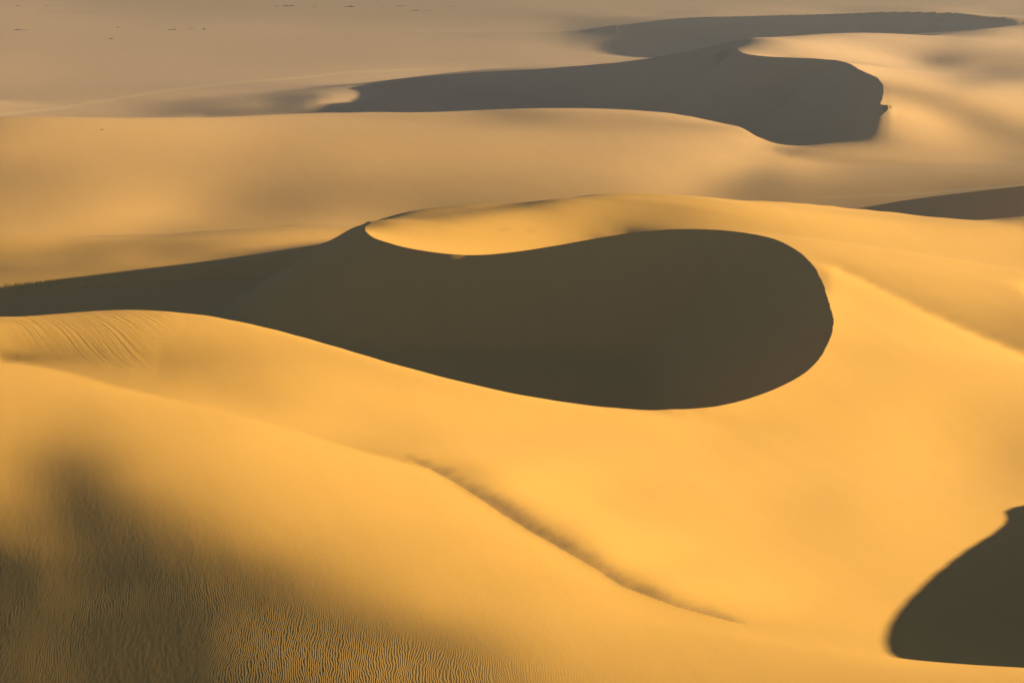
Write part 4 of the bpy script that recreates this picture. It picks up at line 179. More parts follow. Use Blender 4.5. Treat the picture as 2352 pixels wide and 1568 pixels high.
19,-1,0,-1,-1,-1,-3,0,-2,-2,-2,-1,-3,-1,0,0,1,1,2,-1,2,2,0,1,2,0,2,1,4,2,7,32,42,-15,-34,-8,-2,-2,-1,-2,0,0,-1,-2,-4,-4,-1,0,-1,-1,-3,1,-2,-1,-2,1,-1,-1,1,-1,1,-2,-1,0,0,-1,0,-1,-1,0,0,-2,-1,0,1,-1,1,0,-1,-1,0,-1,0,0,-1,2,-1,0,-2,1,1,-2,0,0,1,-2,1,-1,-2,1,-1,-1,1,-1,-1,0,0,-1,0,-1,0,1,0,1,0,0,3,0,1,2,1,0,2,0,2,1,0,0,0,1,-1,2,0,1,0,-1,0,1,-1,3,-3,
17,0,-1,-1,-1,-1,1,-2,-2,-2,-2,-3,-2,-2,-2,-2,-2,0,0,3,2,1,2,2,1,3,2,2,2,13,40,-2,-35,-9,4,6,3,3,3,1,-2,-2,-1,-1,-3,-1,-2,-3,-1,-3,2,-2,0,-1,0,-1,0,0,-2,0,-2,1,-1,0,-1,-1,-1,1,-1,-1,-1,1,-1,0,-2,0,0,-1,0,1,-1,1,-1,0,-1,-1,0,0,3,-2,0,0,1,0,-2,0,-2,1,1,-2,-1,0,0,-1,-1,0,0,0,-1,-1,1,-1,0,0,2,1,-1,3,0,1,1,1,1,2,-1,1,1,0,2,-1,2,-2,1,-1,0,2,-1,0,1,-2,3,
14,0,-1,2,0,-1,-1,-2,0,-2,-1,-3,-3,-4,-5,-3,-4,-3,0,0,1,2,2,1,2,2,2,5,24,41,-19,-22,-5,-3,2,2,5,3,1,0,2,-2,0,-1,-1,-1,-2,-1,-1,2,-3,1,0,-1,1,-1,-1,0,1,-1,0,-2,0,0,-1,0,0,-2,0,-1,-1,-1,0,-1,0,0,0,0,0,-2,0,0,0,-1,1,0,1,-1,-2,2,-1,1,-1,-1,2,-1,1,-2,-2,0,1,0,-2,0,1,-2,-1,0,0,1,-2,0,1,0,0,1,1,-1,2,1,1,1,1,-1,2,-1,1,1,-1,1,0,1,0,1,0,-1,1,0,0,1,-2,
9,1,1,-1,1,1,0,2,-1,0,-3,-1,-5,-4,-6,-7,-5,-6,-4,-1,1,2,1,2,3,3,9,28,23,-33,-13,1,3,4,1,3,2,4,2,3,-1,1,-1,-2,2,0,1,1,0,0,2,-1,1,1,-1,1,1,-2,0,1,-1,0,0,-2,1,-2,0,-1,0,-1,-1,-2,-1,0,-1,0,-1,0,-1,1,0,-1,-1,0,1,0,-2,2,1,-2,1,0,0,1,-3,2,-2,0,1,-1,-1,-1,0,-1,-1,0,0,0,0,-1,1,-1,-1,1,0,0,2,1,0,-1,2,0,0,1,0,2,-1,1,1,0,-1,1,0,-1,1,0,1,0,-1,0,1,
3,1,2,1,1,1,3,1,2,1,2,-2,-1,-4,-6,-9,-10,-9,-9,-3,1,1,1,1,3,15,41,16,-34,-10,-3,1,0,0,1,0,2,3,2,1,0,1,0,2,1,1,0,1,2,1,1,3,1,1,1,1,1,3,-1,0,1,0,-1,1,-2,1,-2,0,-2,0,-1,-1,0,-3,0,-1,-1,-1,1,-1,-1,-1,1,0,-2,0,2,-2,0,1,0,0,-1,0,2,-3,1,0,-1,1,-1,-1,0,0,-2,1,-1,-1,-1,0,0,1,0,-1,1,1,-1,0,1,2,-1,1,0,1,0,0,1,-1,0,1,1,0,-1,1,0,0,-1,-1,2,-1,0,
-3,1,1,2,1,4,1,4,3,5,3,6,3,0,-1,-6,-12,-17,-15,-10,-1,3,4,12,29,41,-22,-36,-3,0,2,-1,0,-1,-1,-2,-3,-4,1,1,3,1,2,2,1,2,3,2,2,2,3,2,2,3,3,2,2,1,3,1,2,1,0,0,0,0,0,-1,-2,-1,-2,0,-3,0,-1,-2,-1,0,-1,-1,-1,1,-2,-1,1,0,-2,2,-1,0,-1,0,1,0,-1,2,-2,-1,0,-1,0,-1,-1,0,1,-2,0,0,1,0,-1,-1,1,0,0,-1,1,1,0,-1,1,0,0,1,0,0,1,0,0,-1,0,-1,2,0,-1,1,-1,2,-2,2,-1,
-8,0,1,1,4,0,4,3,6,6,9,8,13,13,11,8,-1,-12,-29,-35,-26,26,32,41,12,-44,-20,-2,-1,0,-2,0,-2,-2,-2,-5,-4,-4,-4,-3,-3,1,0,1,2,1,1,2,2,3,3,2,3,4,2,5,3,4,2,4,1,2,4,0,2,-1,0,0,1,-3,0,-3,-1,-1,-4,-1,0,-2,-2,0,0,-3,-1,1,-3,0,1,-1,0,0,0,-1,1,-2,0,-1,2,0,-1,-2,0,1,-1,-1,-1,0,-1,-1,-1,0,1,0,-1,1,-1,1,-1,0,0,1,-1,1,1,-1,1,-1,0,1,0,0,1,0,0,-1,0,-1,2,-2,2,-2,1,
-15,2,0,1,-1,4,2,3,5,7,9,14,16,24,30,37,44,44,31,-2,-38,-30,4,-33,-40,-13,-8,-10,-8,-6,-5,-8,-6,-6,-8,-6,-9,-7,-7,-5,-3,-4,-2,-1,-2,1,1,0,0,2,1,4,3,2,4,1,3,4,6,3,6,5,3,5,2,2,2,-2,-1,1,-3,-1,-2,-3,0,-3,-3,-1,-1,-3,-1,0,-1,-3,1,-2,0,-2,-1,0,-1,1,-2,2,0,-1,-1,-1,0,1,-2,-1,0,-1,0,-1,0,0,0,-1,-1,1,-1,0,0,0,0,0,0,0,1,-1,0,0,0,1,-2,0,0,2,-2,1,-2,1,1,0,-1,1,-2,1,0,
-18,-2,1,0,0,-1,1,2,3,4,8,10,16,20,32,47,67,96,128,129,96,-77,-136,-100,-64,-44,-32,-21,-18,-17,-13,-9,-11,-10,-10,-10,-9,-10,-8,-8,-6,-6,-4,-4,-2,-3,-1,-1,0,-2,1,-1,1,0,1,2,3,1,2,5,3,6,5,5,5,4,0,3,-1,-1,1,-2,-1,-1,-2,0,-1,-3,-1,0,-2,-1,-1,-1,-2,0,-3,0,1,-2,1,-2,1,-1,-1,1,-1,1,-1,0,0,-2,0,-1,-1,-1,0,-1,-1,1,0,-2,1,-2,1,-1,0,0,0,0,0,0,-1,1,-1,0,2,0,0,-3,2,-1,1,0,-1,0,0,0,0,0,0,
-21,0,-3,-2,0,-1,-2,0,-2,2,-1,3,4,7,6,5,2,-14,-34,-42,-26,69,73,52,28,13,6,-2,-3,-1,-5,-7,-4,-7,-7,-7,-8,-6,-9,-7,-7,-5,-5,-5,-2,-4,-3,-2,-1,0,-2,0,-2,0,-3,-2,-1,-2,-5,-10,-9,-14,-11,-9,-8,-3,2,4,10,10,11,13,7,7,7,5,4,6,1,3,2,0,2,0,0,-2,1,0,-2,0,-1,1,-1,1,1,0,0,0,0,-1,-1,2,-2,0,-1,0,-2,-1,1,-2,-1,1,0,1,-3,1,0,-1,0,0,-1,0,1,-1,1,0,-1,-1,0,2,-2,0,1,-1,0,0,-1,0,2,-1,-1,
-22,-3,-1,-2,-4,-3,-2,-4,-3,-8,-4,-8,-11,-13,-15,-20,-24,-22,-17,-4,12,19,31,31,30,27,21,19,15,9,8,8,4,4,3,1,1,-3,0,-4,-3,-3,-4,-3,-5,-1,-2,0,-2,-2,-1,-1,-1,-4,-6,-13,-20,-20,-21,-21,-21,-10,-11,-17,-16,-15,-11,-11,-17,-10,21,25,31,28,27,26,22,16,16,9,8,7,4,2,2,1,0,0,1,1,1,1,1,0,1,0,2,-1,1,0,2,-2,1,-1,-1,-1,0,0,-3,0,1,-1,-2,-1,2,-2,0,1,-1,0,0,0,0,-1,-1,0,0,0,0,-2,1,1,-2,0,0,0,1,0,-2,0,1,
-23,-3,-3,-4,-2,-5,-5,-6,-7,-6,-12,-14,-18,-21,-28,-27,-24,-12,-1,4,3,10,12,14,18,18,18,17,15,16,15,12,11,11,11,9,8,8,2,5,1,0,0,1,0,-1,-1,-2,0,0,-1,-7,-10,-15,-18,-20,-13,-28,-62,-77,-69,-52,-26,4,20,25,26,34,50,51,-1,-5,-2,25,50,23,26,26,21,17,11,7,2,4,-1,1,-2,-1,-1,0,0,-1,2,-1,1,1,0,2,0,0,0,1,-1,1,0,-1,-1,-1,0,-1,-3,0,-1,-1,-1,1,0,-1,0,-1,0,0,-1,1,0,-1,-1,0,-1,2,-1,-2,1,0,0,0,-1,-1,0,1,-1,
-22,-3,-4,-2,-5,-4,-7,-6,-9,-10,-10,-11,-11,-15,-15,-20,-17,2,10,-2,-14,3,3,3,2,7,8,7,10,8,9,10,10,10,9,11,11,8,11,6,6,6,4,2,1,1,0,-2,-6,-11,-17,-20,-20,-13,-60,-93,-84,-19,78,132,125,79,44,17,3,0,-2,-9,-22,-36,-20,-11,1,-23,-58,11,38,58,62,51,-8,-14,-14,-16,-12,-14,-10,-9,-5,-6,-6,-2,-5,1,-3,-1,-2,-1,0,1,-1,1,1,-1,0,-1,-1,-1,-2,-2,0,-4,0,0,-1,-1,-1,0,0,0,-1,-1,0,-1,-1,-1,1,0,0,-2,0,1,-2,1,0,-2,1,0,0,-1,0,
-23,-2,-3,-4,-4,-4,-4,-7,-6,-9,-9,-8,-5,4,17,32,31,-11,-14,37,41,-21,-26,-22,-18,-20,-14,-10,-9,-4,-4,-2,2,3,4,5,5,8,5,7,8,3,6,3,3,-1,-8,-14,-19,-19,-5,-53,-93,-81,53,153,137,74,8,-22,-18,5,12,12,11,6,2,4,4,14,23,17,1,-2,13,-21,-53,-72,-62,-31,86,83,45,-3,-12,-11,-11,-10,-12,-8,-5,-6,-4,-6,-2,-3,-2,-3,-3,-1,-1,-2,0,1,0,1,0,-2,-2,-2,-4,-1,-2,-2,-1,-1,-1,-2,0,-2,1,-1,-2,-1,0,1,-2,-2,0,0,0,-1,2,-2,-1,2,-1,0,0,-1,0,
-24,-1,-2,-2,-2,-4,-2,-5,-5,-6,-8,-12,-17,-29,-43,-62,-74,-60,-40,23,103,72,53,37,23,12,4,2,0,-3,-1,-1,-3,-2,0,0,2,1,4,4,1,6,1,-2,-7,-13,-17,-7,-38,-78,-87,49,149,133,42,-16,-8,5,11,5,0,0,4,5,4,5,6,3,5,3,-1,-3,-5,-4,-11,-19,-15,-12,-13,-15,-61,-42,16,71,36,17,12,7,6,3,1,-1,0,0,-2,-1,-1,-1,-1,-3,-1,0,0,-1,1,1,-1,-1,0,-2,-3,-3,-3,-3,-1,-3,-1,-1,-3,0,-3,-1,0,-1,-1,-2,0,1,-1,0,-1,0,-2,1,0,-1,-1,-1,0,1,-1,
-25,-2,1,-1,0,1,-4,1,-3,-3,-5,-8,-14,-18,-30,-40,-50,-57,-73,-117,-74,122,163,97,36,20,11,7,5,5,2,1,1,-1,-1,-1,-1,0,-1,-2,-3,-8,-10,-11,0,-16,-60,-78,19,121,125,38,-17,-8,4,3,0,2,2,4,4,2,0,2,3,2,2,0,0,-4,-4,-6,-7,-9,-7,-9,-8,-8,-12,-20,-20,-20,-28,-19,38,37,17,14,11,8,7,8,6,5,4,3,3,2,2,1,0,0,0,2,1,0,1,2,-2,-1,0,-2,-3,-1,-5,-2,-4,-2,-2,-2,-1,-1,-1,0,-1,-1,-1,-1,-1,0,0,-1,1,-2,0,-1,0,1,-2,-1,-1,
-30,2,1,2,1,0,5,-1,3,3,3,4,9,13,24,36,45,45,29,-14,-110,-205,-158,30,114,47,24,16,11,6,7,4,3,3,0,-3,-7,-7,-8,-9,-15,0,-10,-53,-87,-26,99,128,59,-1,-4,4,4,-1,0,0,2,1,2,0,2,1,2,1,-1,-1,-2,0,-4,-2,-6,-7,-6,-4,-7,-5,-5,-4,-6,-5,-8,-7,-5,-12,-18,7,23,9,4,6,6,4,5,4,7,6,5,5,4,4,3,2,1,2,2,3,3,0,2,0,0,0,-1,-5,-2,-3,-2,-3,-2,-2,-1,-1,-1,-2,0,1,0,-1,0,-2,-1,1,-3,1,-2,0,0,-2,1,-1,1,
-34,3,1,3,3,5,2,7,6,7,14,19,22,28,27,23,23,24,28,24,12,-35,-107,-181,-127,24,56,29,16,8,3,5,2,-1,-2,-3,-10,3,11,-3,-43,-86,-44,67,120,76,3,-10,1,2,3,2,2,3,0,2,-2,2,0,2,-2,1,-2,0,-1,-1,-1,-5,-3,-5,-4,-4,-4,-5,-3,-2,-2,-2,-1,-2,1,-1,-5,-6,-9,-9,0,16,6,1,-1,1,0,3,1,3,5,6,6,5,4,3,3,2,3,2,1,2,2,3,1,0,-1,0,-3,-1,-2,-2,0,-1,-2,-1,-1,1,-1,-2,0,1,-1,0,-1,-2,1,-2,1,-1,0,-1,-1,0,0,
-40,2,5,3,4,3,5,6,7,7,5,4,4,1,10,19,24,25,22,27,39,59,38,-43,-127,-151,-115,-4,29,29,15,2,-4,-12,-18,-23,-17,-48,-57,-22,82,126,85,16,-9,0,2,1,1,2,1,2,1,0,2,-1,3,-2,0,-1,1,-1,0,-3,-1,-2,-4,-2,-4,-3,-2,-4,-3,-2,0,-2,0,0,1,1,-1,0,-1,-3,-2,-5,-6,-1,15,4,-1,-3,-1,-4,0,0,1,2,3,4,6,3,3,1,1,1,2,3,1,-1,1,1,2,0,1,-1,0,1,-2,-1,1,-1,0,-1,0,2,-1,-2,1,-1,1,-1,0,0,-1,0,-3,2,-1,0,-2,
-49,3,3,4,2,1,1,5,1,3,3,8,12,12,3,-2,-3,-2,-1,-8,-20,-30,-13,31,61,49,22,-78,-92,-69,-42,-27,-14,5,17,34,46,62,57,35,-13,-19,-2,5,4,3,2,2,0,2,2,0,1,1,0,1,-1,1,0,-1,-1,-2,-1,-2,-2,-3,-2,-2,-2,-2,-4,0,-2,0,-3,1,1,0,0,1,1,-1,-1,0,-3,-1,3,1,1,12,0,-2,-5,-1,-4,-3,-2,0,0,3,2,6,2,2,-1,-1,0,-2,1,2,-1,1,0,1,3,2,0,1,1,2,-1,1,0,0,0,-2,0,1,-1,1,-2,1,-1,0,-1,0,2,-2,0,-1,0,
-51,2,0,5,3,1,-1,-3,12,18,17,9,-1,-1,-2,-4,-5,-8,-10,-11,-9,-3,7,10,1,-19,-23,4,9,6,2,7,7,3,4,-1,-5,1,8,13,6,1,-1,1,2,1,3,1,3,0,0,3,0,0,0,1,-1,0,-1,-1,-1,-2,-2,-1,-2,-1,-2,-1,-2,-3,0,-2,0,-1,1,0,-1,1,1,0,-1,-1,-2,-4,-3,-5,-9,-7,-3,2,21,5,3,0,0,0,-1,-3,1,0,1,0,4,1,0,0,-2,1,-2,-1,3,0,0,3,0,2,3,1,2,0,2,1,1,0,0,0,0,0,0,-1,1,0,0,-1,1,-1,0,-1,1,0,1,
-48,0,0,-10,2,16,24,17,6,-2,-4,-3,0,-3,-2,-1,-6,-4,-7,-4,-3,0,1,2,-1,0,-1,4,3,1,3,0,1,2,1,2,0,0,2,2,3,3,3,0,1,1,1,1,1,1,2,-2,2,0,1,-2,1,-1,-2,0,-2,1,-2,-1,-2,-2,-1,-3,-1,0,-1,-1,0,0,1,-1,1,0,0,-1,-1,-3,-3,-3,-5,-6,-5,-7,-8,-5,-2,11,6,5,3,3,1,2,-1,-1,1,2,0,2,2,1,1,-1,1,2,-2,0,3,0,3,1,3,1,2,2,0,2,0,1,0,2,0,-1,0,0,1,-2,0,2,-1,0,-1,2,-1,1,-2,
-40,6,8,16,8,0,-5,0,-1,-1,-1,-1,-1,-1,-1,-3,-1,-4,-1,-3,0,0,2,1,3,1,3,2,3,2,-1,1,1,0,1,0,1,-1,0,0,2,1,0,2,1,1,0,1,0,1,0,1,-2,1,-1,1,-2,0,0,-1,0,-3,0,-2,-1,-1,-1,-1,0,0,-2,1,0,-1,-1,2,-1,1,-2,-1,-1,0,-2,-4,-3,-5,-6,-4,-7,-7,-7,3,4,3,4,2,2,1,1,1,-1,-1,0,1,2,2,1,2,2,-1,2,2,0,3,1,2,1,3,2,1,2,0,1,1,1,-1,1,0,0,1,-1,2,0,-1,1,0,1,-1,1,-1,2,
-30,6,6,2,4,1,0,-1,-2,0,0,-1,-2,-1,-1,-1,-1,-2,0,1,0,1,2,3,2,3,3,2,2,1,1,1,0,0,0,-1,0,1,0,0,-2,0,0,0,1,0,0,1,-1,1,-1,1,1,-1,-1,-1,1,-3,1,-2,-1,-1,-1,0,-1,0,-1,0,-1,-2,2,-1,-1,2,1,-2,2,-2,1,0,-1,-2,-2,-1,-3,-1,-3,-3,0,-3,-4,-4,2,-1,0,-1,1,-1,-1,-2,-2,0,-1,0,0,0,2,1,0,3,2,1,2,1,2,3,1,2,0,2,2,0,1,0,1,0,-1,2,0,1,-1,1,1,-1,1,1,-1,2,-1,1,0,
-19,2,0,3,-1,0,0,-1,1,-2,-2,-1,0,0,-1,1,-1,2,-1,1,1,3,1,2,3,3,1,3,2,1,3,-1,0,0,0,0,0,-2,-1,0,0,0,0,-1,-2,1,0,-1,1,-2,0,-1,-1,1,0,-1,-1,1,-3,0,-1,0,-1,-1,0,-2,0,0,0,2,-1,0,1,-1,0,2,-2,1,0,0,0,0,0,0,-1,-1,2,-1,-1,2,0,-4,-5,-1,-2,-1,-3,-1,-2,-2,-1,-4,-1,-3,-1,0,-1,0,2,-1,0,2,2,2,2,0,3,0,2,0,0,1,1,1,-1,0,2,-1,1,-2,3,-1,0,3,-1,1,2,-1,2,0,1,
-12,-2,0,-3,1,-1,-1,0,-1,0,-1,0,0,-1,1,-2,2,1,1,2,3,1,2,2,2,2,4,2,0,2,0,2,0,1,-1,0,-2,0,0,-2,0,-2,-1,0,1,-3,-1,0,-1,0,1,-2,0,-2,0,-1,-1,-1,1,-1,-1,0,-1,-1,0,1,-1,0,0,-2,1,1,1,0,0,0,3,0,1,0,0,0,1,0,1,1,-1,2,-1,-3,-3,0,4,-1,-3,0,-2,-1,-3,-1,-3,-3,-4,-2,-2,-3,0,-1,-2,1,0,-1,0,0,1,2,-1,2,-1,1,-1,0,-2,-1,1,1,-1,1,1,2,-1,1,1,0,2,1,0,2,0,2,0,
-19,2,0,1,-2,1,-1,-1,-1,0,1,-1,0,1,-1,3,0,0,3,1,1,2,4,1,2,2,1,1,4,1,0,1,1,-1,0,0,0,-1,-2,0,-1,-1,0,-2,-2,0,0,-2,0,-1,-3,1,-1,-1,-2,1,-1,0,-2,0,0,-1,0,0,-1,-1,1,0,0,2,-1,1,-1,2,1,0,-1,2,0,2,1,3,1,0,2,1,1,0,2,0,2,-2,-6,-2,0,-4,1,-3,0,-3,-2,0,-2,-2,-3,0,-3,-1,-1,-1,-1,0,-1,0,-2,-2,-1,-4,-1,-3,-1,-2,1,-1,-1,1,1,0,0,1,2,2,1,1,1,0,2,1,2,0,2,
-14,-2,0,-1,0,-2,1,-1,0,-1,-1,2,-1,0,2,0,1,3,1,2,2,3,0,4,2,2,1,2,-1,2,2,-1,1,1,-1,0,-1,0,0,-2,-1,-1,-2,0,-2,0,-2,-1,-1,-1,-1,-1,-1,-1,1,-2,-1,-2,1,-1,-1,-1,0,0,1,0,0,0,0,0,2,-1,1,0,1,3,1,1,1,1,2,0,1,3,1,1,2,0,-1,1,-3,-2,2,2,-3,-1,-4,-1,-1,-2,-1,-4,0,-2,0,-3,0,0,-1,0,0,-2,-2,-3,-4,-4,-6,-3,-5,-4,-2,-2,-2,1,0,0,0,2,2,1,2,0,2,2,1,3,1,0,1,3,0,
-15,0,-1,0,-1,1,-2,0,0,0,2,-2,2,1,0,1,3,0,2,2,1,1,3,1,1,2,3,1,2,0,0,2,-1,-1,2,-2,0,-1,-1,0,-1,-1,-2,-1,0,-3,0,-1,-3,-1,1,-2,-1,-1,-2,-1,0,1,-3,0,0,1,-1,0,-1,1,0,0,1,0,0,1,2,1,1,-1,3,0,3,0,2,1,2,1,2,2,0,2,2,0,3,2,-3,-5,-3,-4,-3,-2,-4,0,-3,0,-2,0,-2,1,-1,-1,1,-1,0,1,-2,-6,-6,-9,-6,-8,-5,-3,-5,0,-1,-1,2,1,3,2,0,3,0,4,1,1,1,1,1,3,1,-1,3,
-12,-1,-1,-1,0,-1,1,0,0,0,-1,1,1,1,2,1,0,2,1,1,3,2,1,1,3,0,0,2,1,1,1,-1,1,2,-2,1,-1,0,-1,-1,-2,-1,0,-3,-1,0,-3,-1,0,-1,-3,0,-1,0,-2,0,-1,-2,2,-1,0,-1,0,0,0,0,0,0,0,1,0,3,-1,1,1,2,0,2,0,3,0,2,2,1,0,1,2,1,0,1,-1,-3,-1,-2,-2,-3,-2,-5,-3,-4,-2,-2,-2,-1,0,-1,0,1,1,2,2,0,-2,-8,-10,-10,-10,-7,-6,-3,1,-1,3,3,1,2,2,1,4,0,3,-1,2,1,3,0,2,0,1,3,-1,
-12,0,0,1,0,-1,-1,1,0,1,0,2,-1,1,0,2,1,2,2,1,1,1,1,3,0,2,2,0,1,0,0,2,0,-2,0,-1,1,-2,-1,-1,-1,0,-2,1,-3,-1,0,-2,-1,-2,0,-3,-1,-1,1,-1,-1,0,-2,0,0,-1,1,0,0,-1,1,1,1,0,2,-2,2,1,1,1,0,2,1,0,2,1,0,2,1,0,1,-1,1,-2,-2,0,-2,3,-4,-1,-5,-3,-3,-4,-3,-4,-4,-4,-3,-2,-1,-2,1,0,0,3,-6,-10,-13,-10,-7,-3,3,4,4,6,2,3,4,1,0,2,-1,2,0,2,0,1,-1,2,0,1,1,0,2,
-9,1,0,-2,0,1,1,0,0,0,1,0,2,0,2,1,1,1,0,3,1,1,2,-1,2,1,0,0,1,1,1,-1,-1,1,1,-1,-2,0,0,-1,0,-2,-1,-3,1,-2,-2,0,-2,0,-2,1,-1,-2,-2,0,0,-1,0,0,-2,1,0,-1,1,1,-1,1,0,1,-1,2,1,0,0,1,2,-1,1,2,1,0,1,0,1,0,-1,1,-2,2,0,0,1,-3,4,-2,1,-1,-3,-3,-4,-4,-4,-6,-6,-6,-8,-5,-9,-5,-2,-6,-14,-19,-13,-3,9,18,16,12,10,5,5,1,-2,1,-1,-3,-1,-1,-2,-1,0,-1,2,-1,1,0,1,0,1,
-4,-1,0,2,0,0,0,-1,1,1,1,0,0,2,1,0,2,0,2,-1,1,1,1,2,0,0,1,2,-1,1,0,-1,2,-1,-2,1,0,-1,-1,-1,-2,-1,0,-1,-2,-1,-1,-2,0,-2,-1,-1,-1,0,0,-2,-1,1,0,-2,2,0,-2,1,-1,1,1,0,0,0,2,-1,0,1,1,0,0,2,1,-1,0,1,0,-1,0,1,0,-1,1,-2,1,0,0,2,2,6,2,3,4,2,1,0,-1,0,-3,-7,-5,-11,-11,-18,-31,-42,-34,12,34,38,34,21,11,5,-2,-6,-9,-8,-6,-8,-6,-4,-3,-5,-1,-2,-1,0,-2,0,0,1,0,0,0,
-1,0,1,-1,1,0,1,1,0,1,-1,2,1,0,0,1,1,1,0,2,1,2,-1,1,0,2,0,-1,1,0,-1,2,-3,0,1,-1,-2,0,-1,-1,0,-1,-2,0,-2,-1,-1,0,-2,0,0,-3,0,-1,0,-1,1,-2,-1,2,-2,-1,2,0,1,-1,0,0,1,1,-2,2,0,1,0,0,1,-1,-1,1,0,0,-1,2,-1,-1,-1,0,-1,0,-2,-1,0,1,2,3,7,5,5,6,7,7,8,6,8,12,8,10,4,-3,-1,15,46,29,19,11,-12,-28,-32,-32,-29,-24,-19,-17,-14,-12,-8,-8,-6,-3,-3,-2,-3,-1,0,0,-1,0,-2,1,-1,
6,1,0,0,-1,2,-2,2,1,-1,2,-1,2,0,1,1,-1,2,1,0,0,-1,2,0,1,-1,0,1,1,-2,0,-1,2,-1,-1,-1,1,-1,-2,0,-1,-2,-1,-1,0,-1,-1,-2,-1,-1,-2,1,-2,0,-2,1,-2,1,0,-1,1,1,-1,0,0,1,0,0,0,-1,2,0,0,-1,0,0,-1,1,0,0,-2,0,1,-2,1,0,1,-1,-1,-1,0,-1,-2,-1,0,1,-1,3,2,4,3,3,3,6,5,3,3,-4,3,26,88,181,129,38,-30,-73,-80,-70,-57,-47,-37,-27,-24,-18,-15,-10,-11,-6,-6,-5,-5,-3,0,-1,-3,0,0,-2,1,-1,1,
12,0,-1,2,1,-2,3,-2,0,1,1,1,-2,3,-1,1,1,-1,1,1,1,0,0,0,0,0,1,0,-2,1,1,-1,-2,0,-1,-1,-1,-1,0,-1,-2,0,0,-2,-2,-1,-1,-1,0,-2,0,-1,0,0,-1,0,0,-2,0,0,0,0,0,1,0,0,1,0,0,2,-1,-1,1,0,0,-1,0,-2,-1,-2,2,-2,-1,0,-2,0,0,2,1,1,0,0,0,-5,0,-2,1,-1,0,0,1,1,1,-1,-2,-9,-9,11,36,131,94,-90,-77,-27,-2,9,10,5,-4,-7,-10,-15,-11,-10,-10,-9,-6,-7,-5,-4,-2,-2,-4,-2,1,-2,-2,1,0,0,-2,
20,-1,2,-2,0,1,-1,2,0,1,-2,1,2,-2,2,-1,1,1,-1,0,-1,2,0,-1,1,0,-1,-1,0,0,-1,0,1,-1,-1,0,-1,-2,0,-2,0,-1,-2,-1,0,-2,0,-1,-1,-1,-1,-1,-1,-2,2,-2,-1,2,0,0,-1,0,1,0,0,0,0,1,1,-1,2,0,-1,-1,-1,1,-2,-1,0,-1,-4,-1,-3,-1,0,-1,-1,0,2,3,3,3,-1,-3,1,0,0,0,2,-1,0,2,-1,-7,-11,2,29,117,133,-74,-147,-58,-37,-19,-2,9,14,14,13,9,5,5,1,-2,-2,-2,-2,-2,-3,-2,-2,-3,0,-2,-2,0,0,-1,0,0,1,
29,1,-2,1,0,0,0,-1,0,-1,2,0,-1,0,0,1,-1,-1,2,-1,1,-2,0,1,-2,0,1,0,0,-1,-1,0,-2,0,0,-2,-1,1,-2,-1,-1,-1,-1,-1,-2,1,-3,0,-2,0,-1,-1,0,0,-3,0,2,-2,0,0,1,0,1,-1,2,1,0,1,0,0,-1,1,0,0,1,-3,0,-1,-3,-2,-2,-2,-2,-5,-3,-4,-2,-3,0,-1,3,3,7,9,0,2,-1,2,-2,2,1,-6,-11,-3,21,110,128,-65,-157,-60,-1,-2,-11,-13,-10,-4,3,7,9,10,10,8,5,5,4,2,1,0,2,0,-1,1,-1,0,0,-2,1,0,-1,0,-1,
41,-1,0,-1,0,-1,0,-1,0,0,-1,-2,1,0,-1,-1,1,0,-2,0,0,0,-1,0,1,-1,-2,0,0,0,0,-2,0,-1,-1,1,-1,-2,-1,0,-2,-1,-1,0,0,-3,0,-2,-1,-1,-1,0,-1,-1,1,0,-3,1,0,0,1,0,-1,2,-1,0,2,-1,1,2,0,0,0,2,-2,1,-1,-1,-1,-3,-1,-5,-3,-3,-6,-4,-6,-5,-6,-1,1,9,14,14,4,-1,1,-2,2,-1,-9,-7,10,60,123,-44,-142,-54,-5,1,-1,0,-3,-5,-5,-2,0,2,5,5,8,6,8,7,6,5,4,5,2,2,2,0,0,0,0,2,-1,0,1,-1,1,
53,-1,-1,0,-3,0,-2,0,-1,-1,-1,1,-2,-1,0,-1,-2,0,-1,1,-2,0,0,-1,-1,1,0,-1,-1,0,-1,0,0,-1,0,-2,-1,0,0,-1,0,-2,-1,-2,-2,0,-1,-1,0,-1,-1,-2,-1,-1,-1,0,1,-1,-1,0,0,1,1,0,1,1,0,2,0,0,2,1,1,-1,1,0,-1,-1,-1,1,-4,0,-4,-3,-4,-4,-6,-5,-8,-8,-8,-3,18,53,7,-2,-4,-5,-8,-15,-8,41,120,43,-126,-69,-12,-8,-4,-6,-6,-5,-7,-9,-6,-4,-4,2,1,4,4,6,6,6,7,5,6,3,4,4,3,3,3,3,1,0,1,-1,-1,0,0,
67,-2,-2,-3,0,-2,-1,-1,-2,-2,-1,-3,-1,0,-3,0,0,-2,0,-3,0,0,-1,0,-1,-2,0,0,1,-2,0,1,-1,0,-1,0,1,-1,-1,-2,-1,1,-1,-1,0,-2,-1,-1,-1,-2,0,0,-1,0,-1,-2,0,-1,1,0,-1,-1,1,0,1,1,1,1,1,1,0,1,1,1,1,1,1,1,0,-3,2,-3,1,-2,1,-1,3,2,7,7,11,6,-15,-49,-4,7,4,1,-6,4,57,62,-100,-92,-7,8,5,7,2,1,1,0,-1,-2,-1,-1,3,1,4,5,4,7,6,7,3,7,5,5,3,3,3,3,2,1,1,2,0,2,1,2,-1,
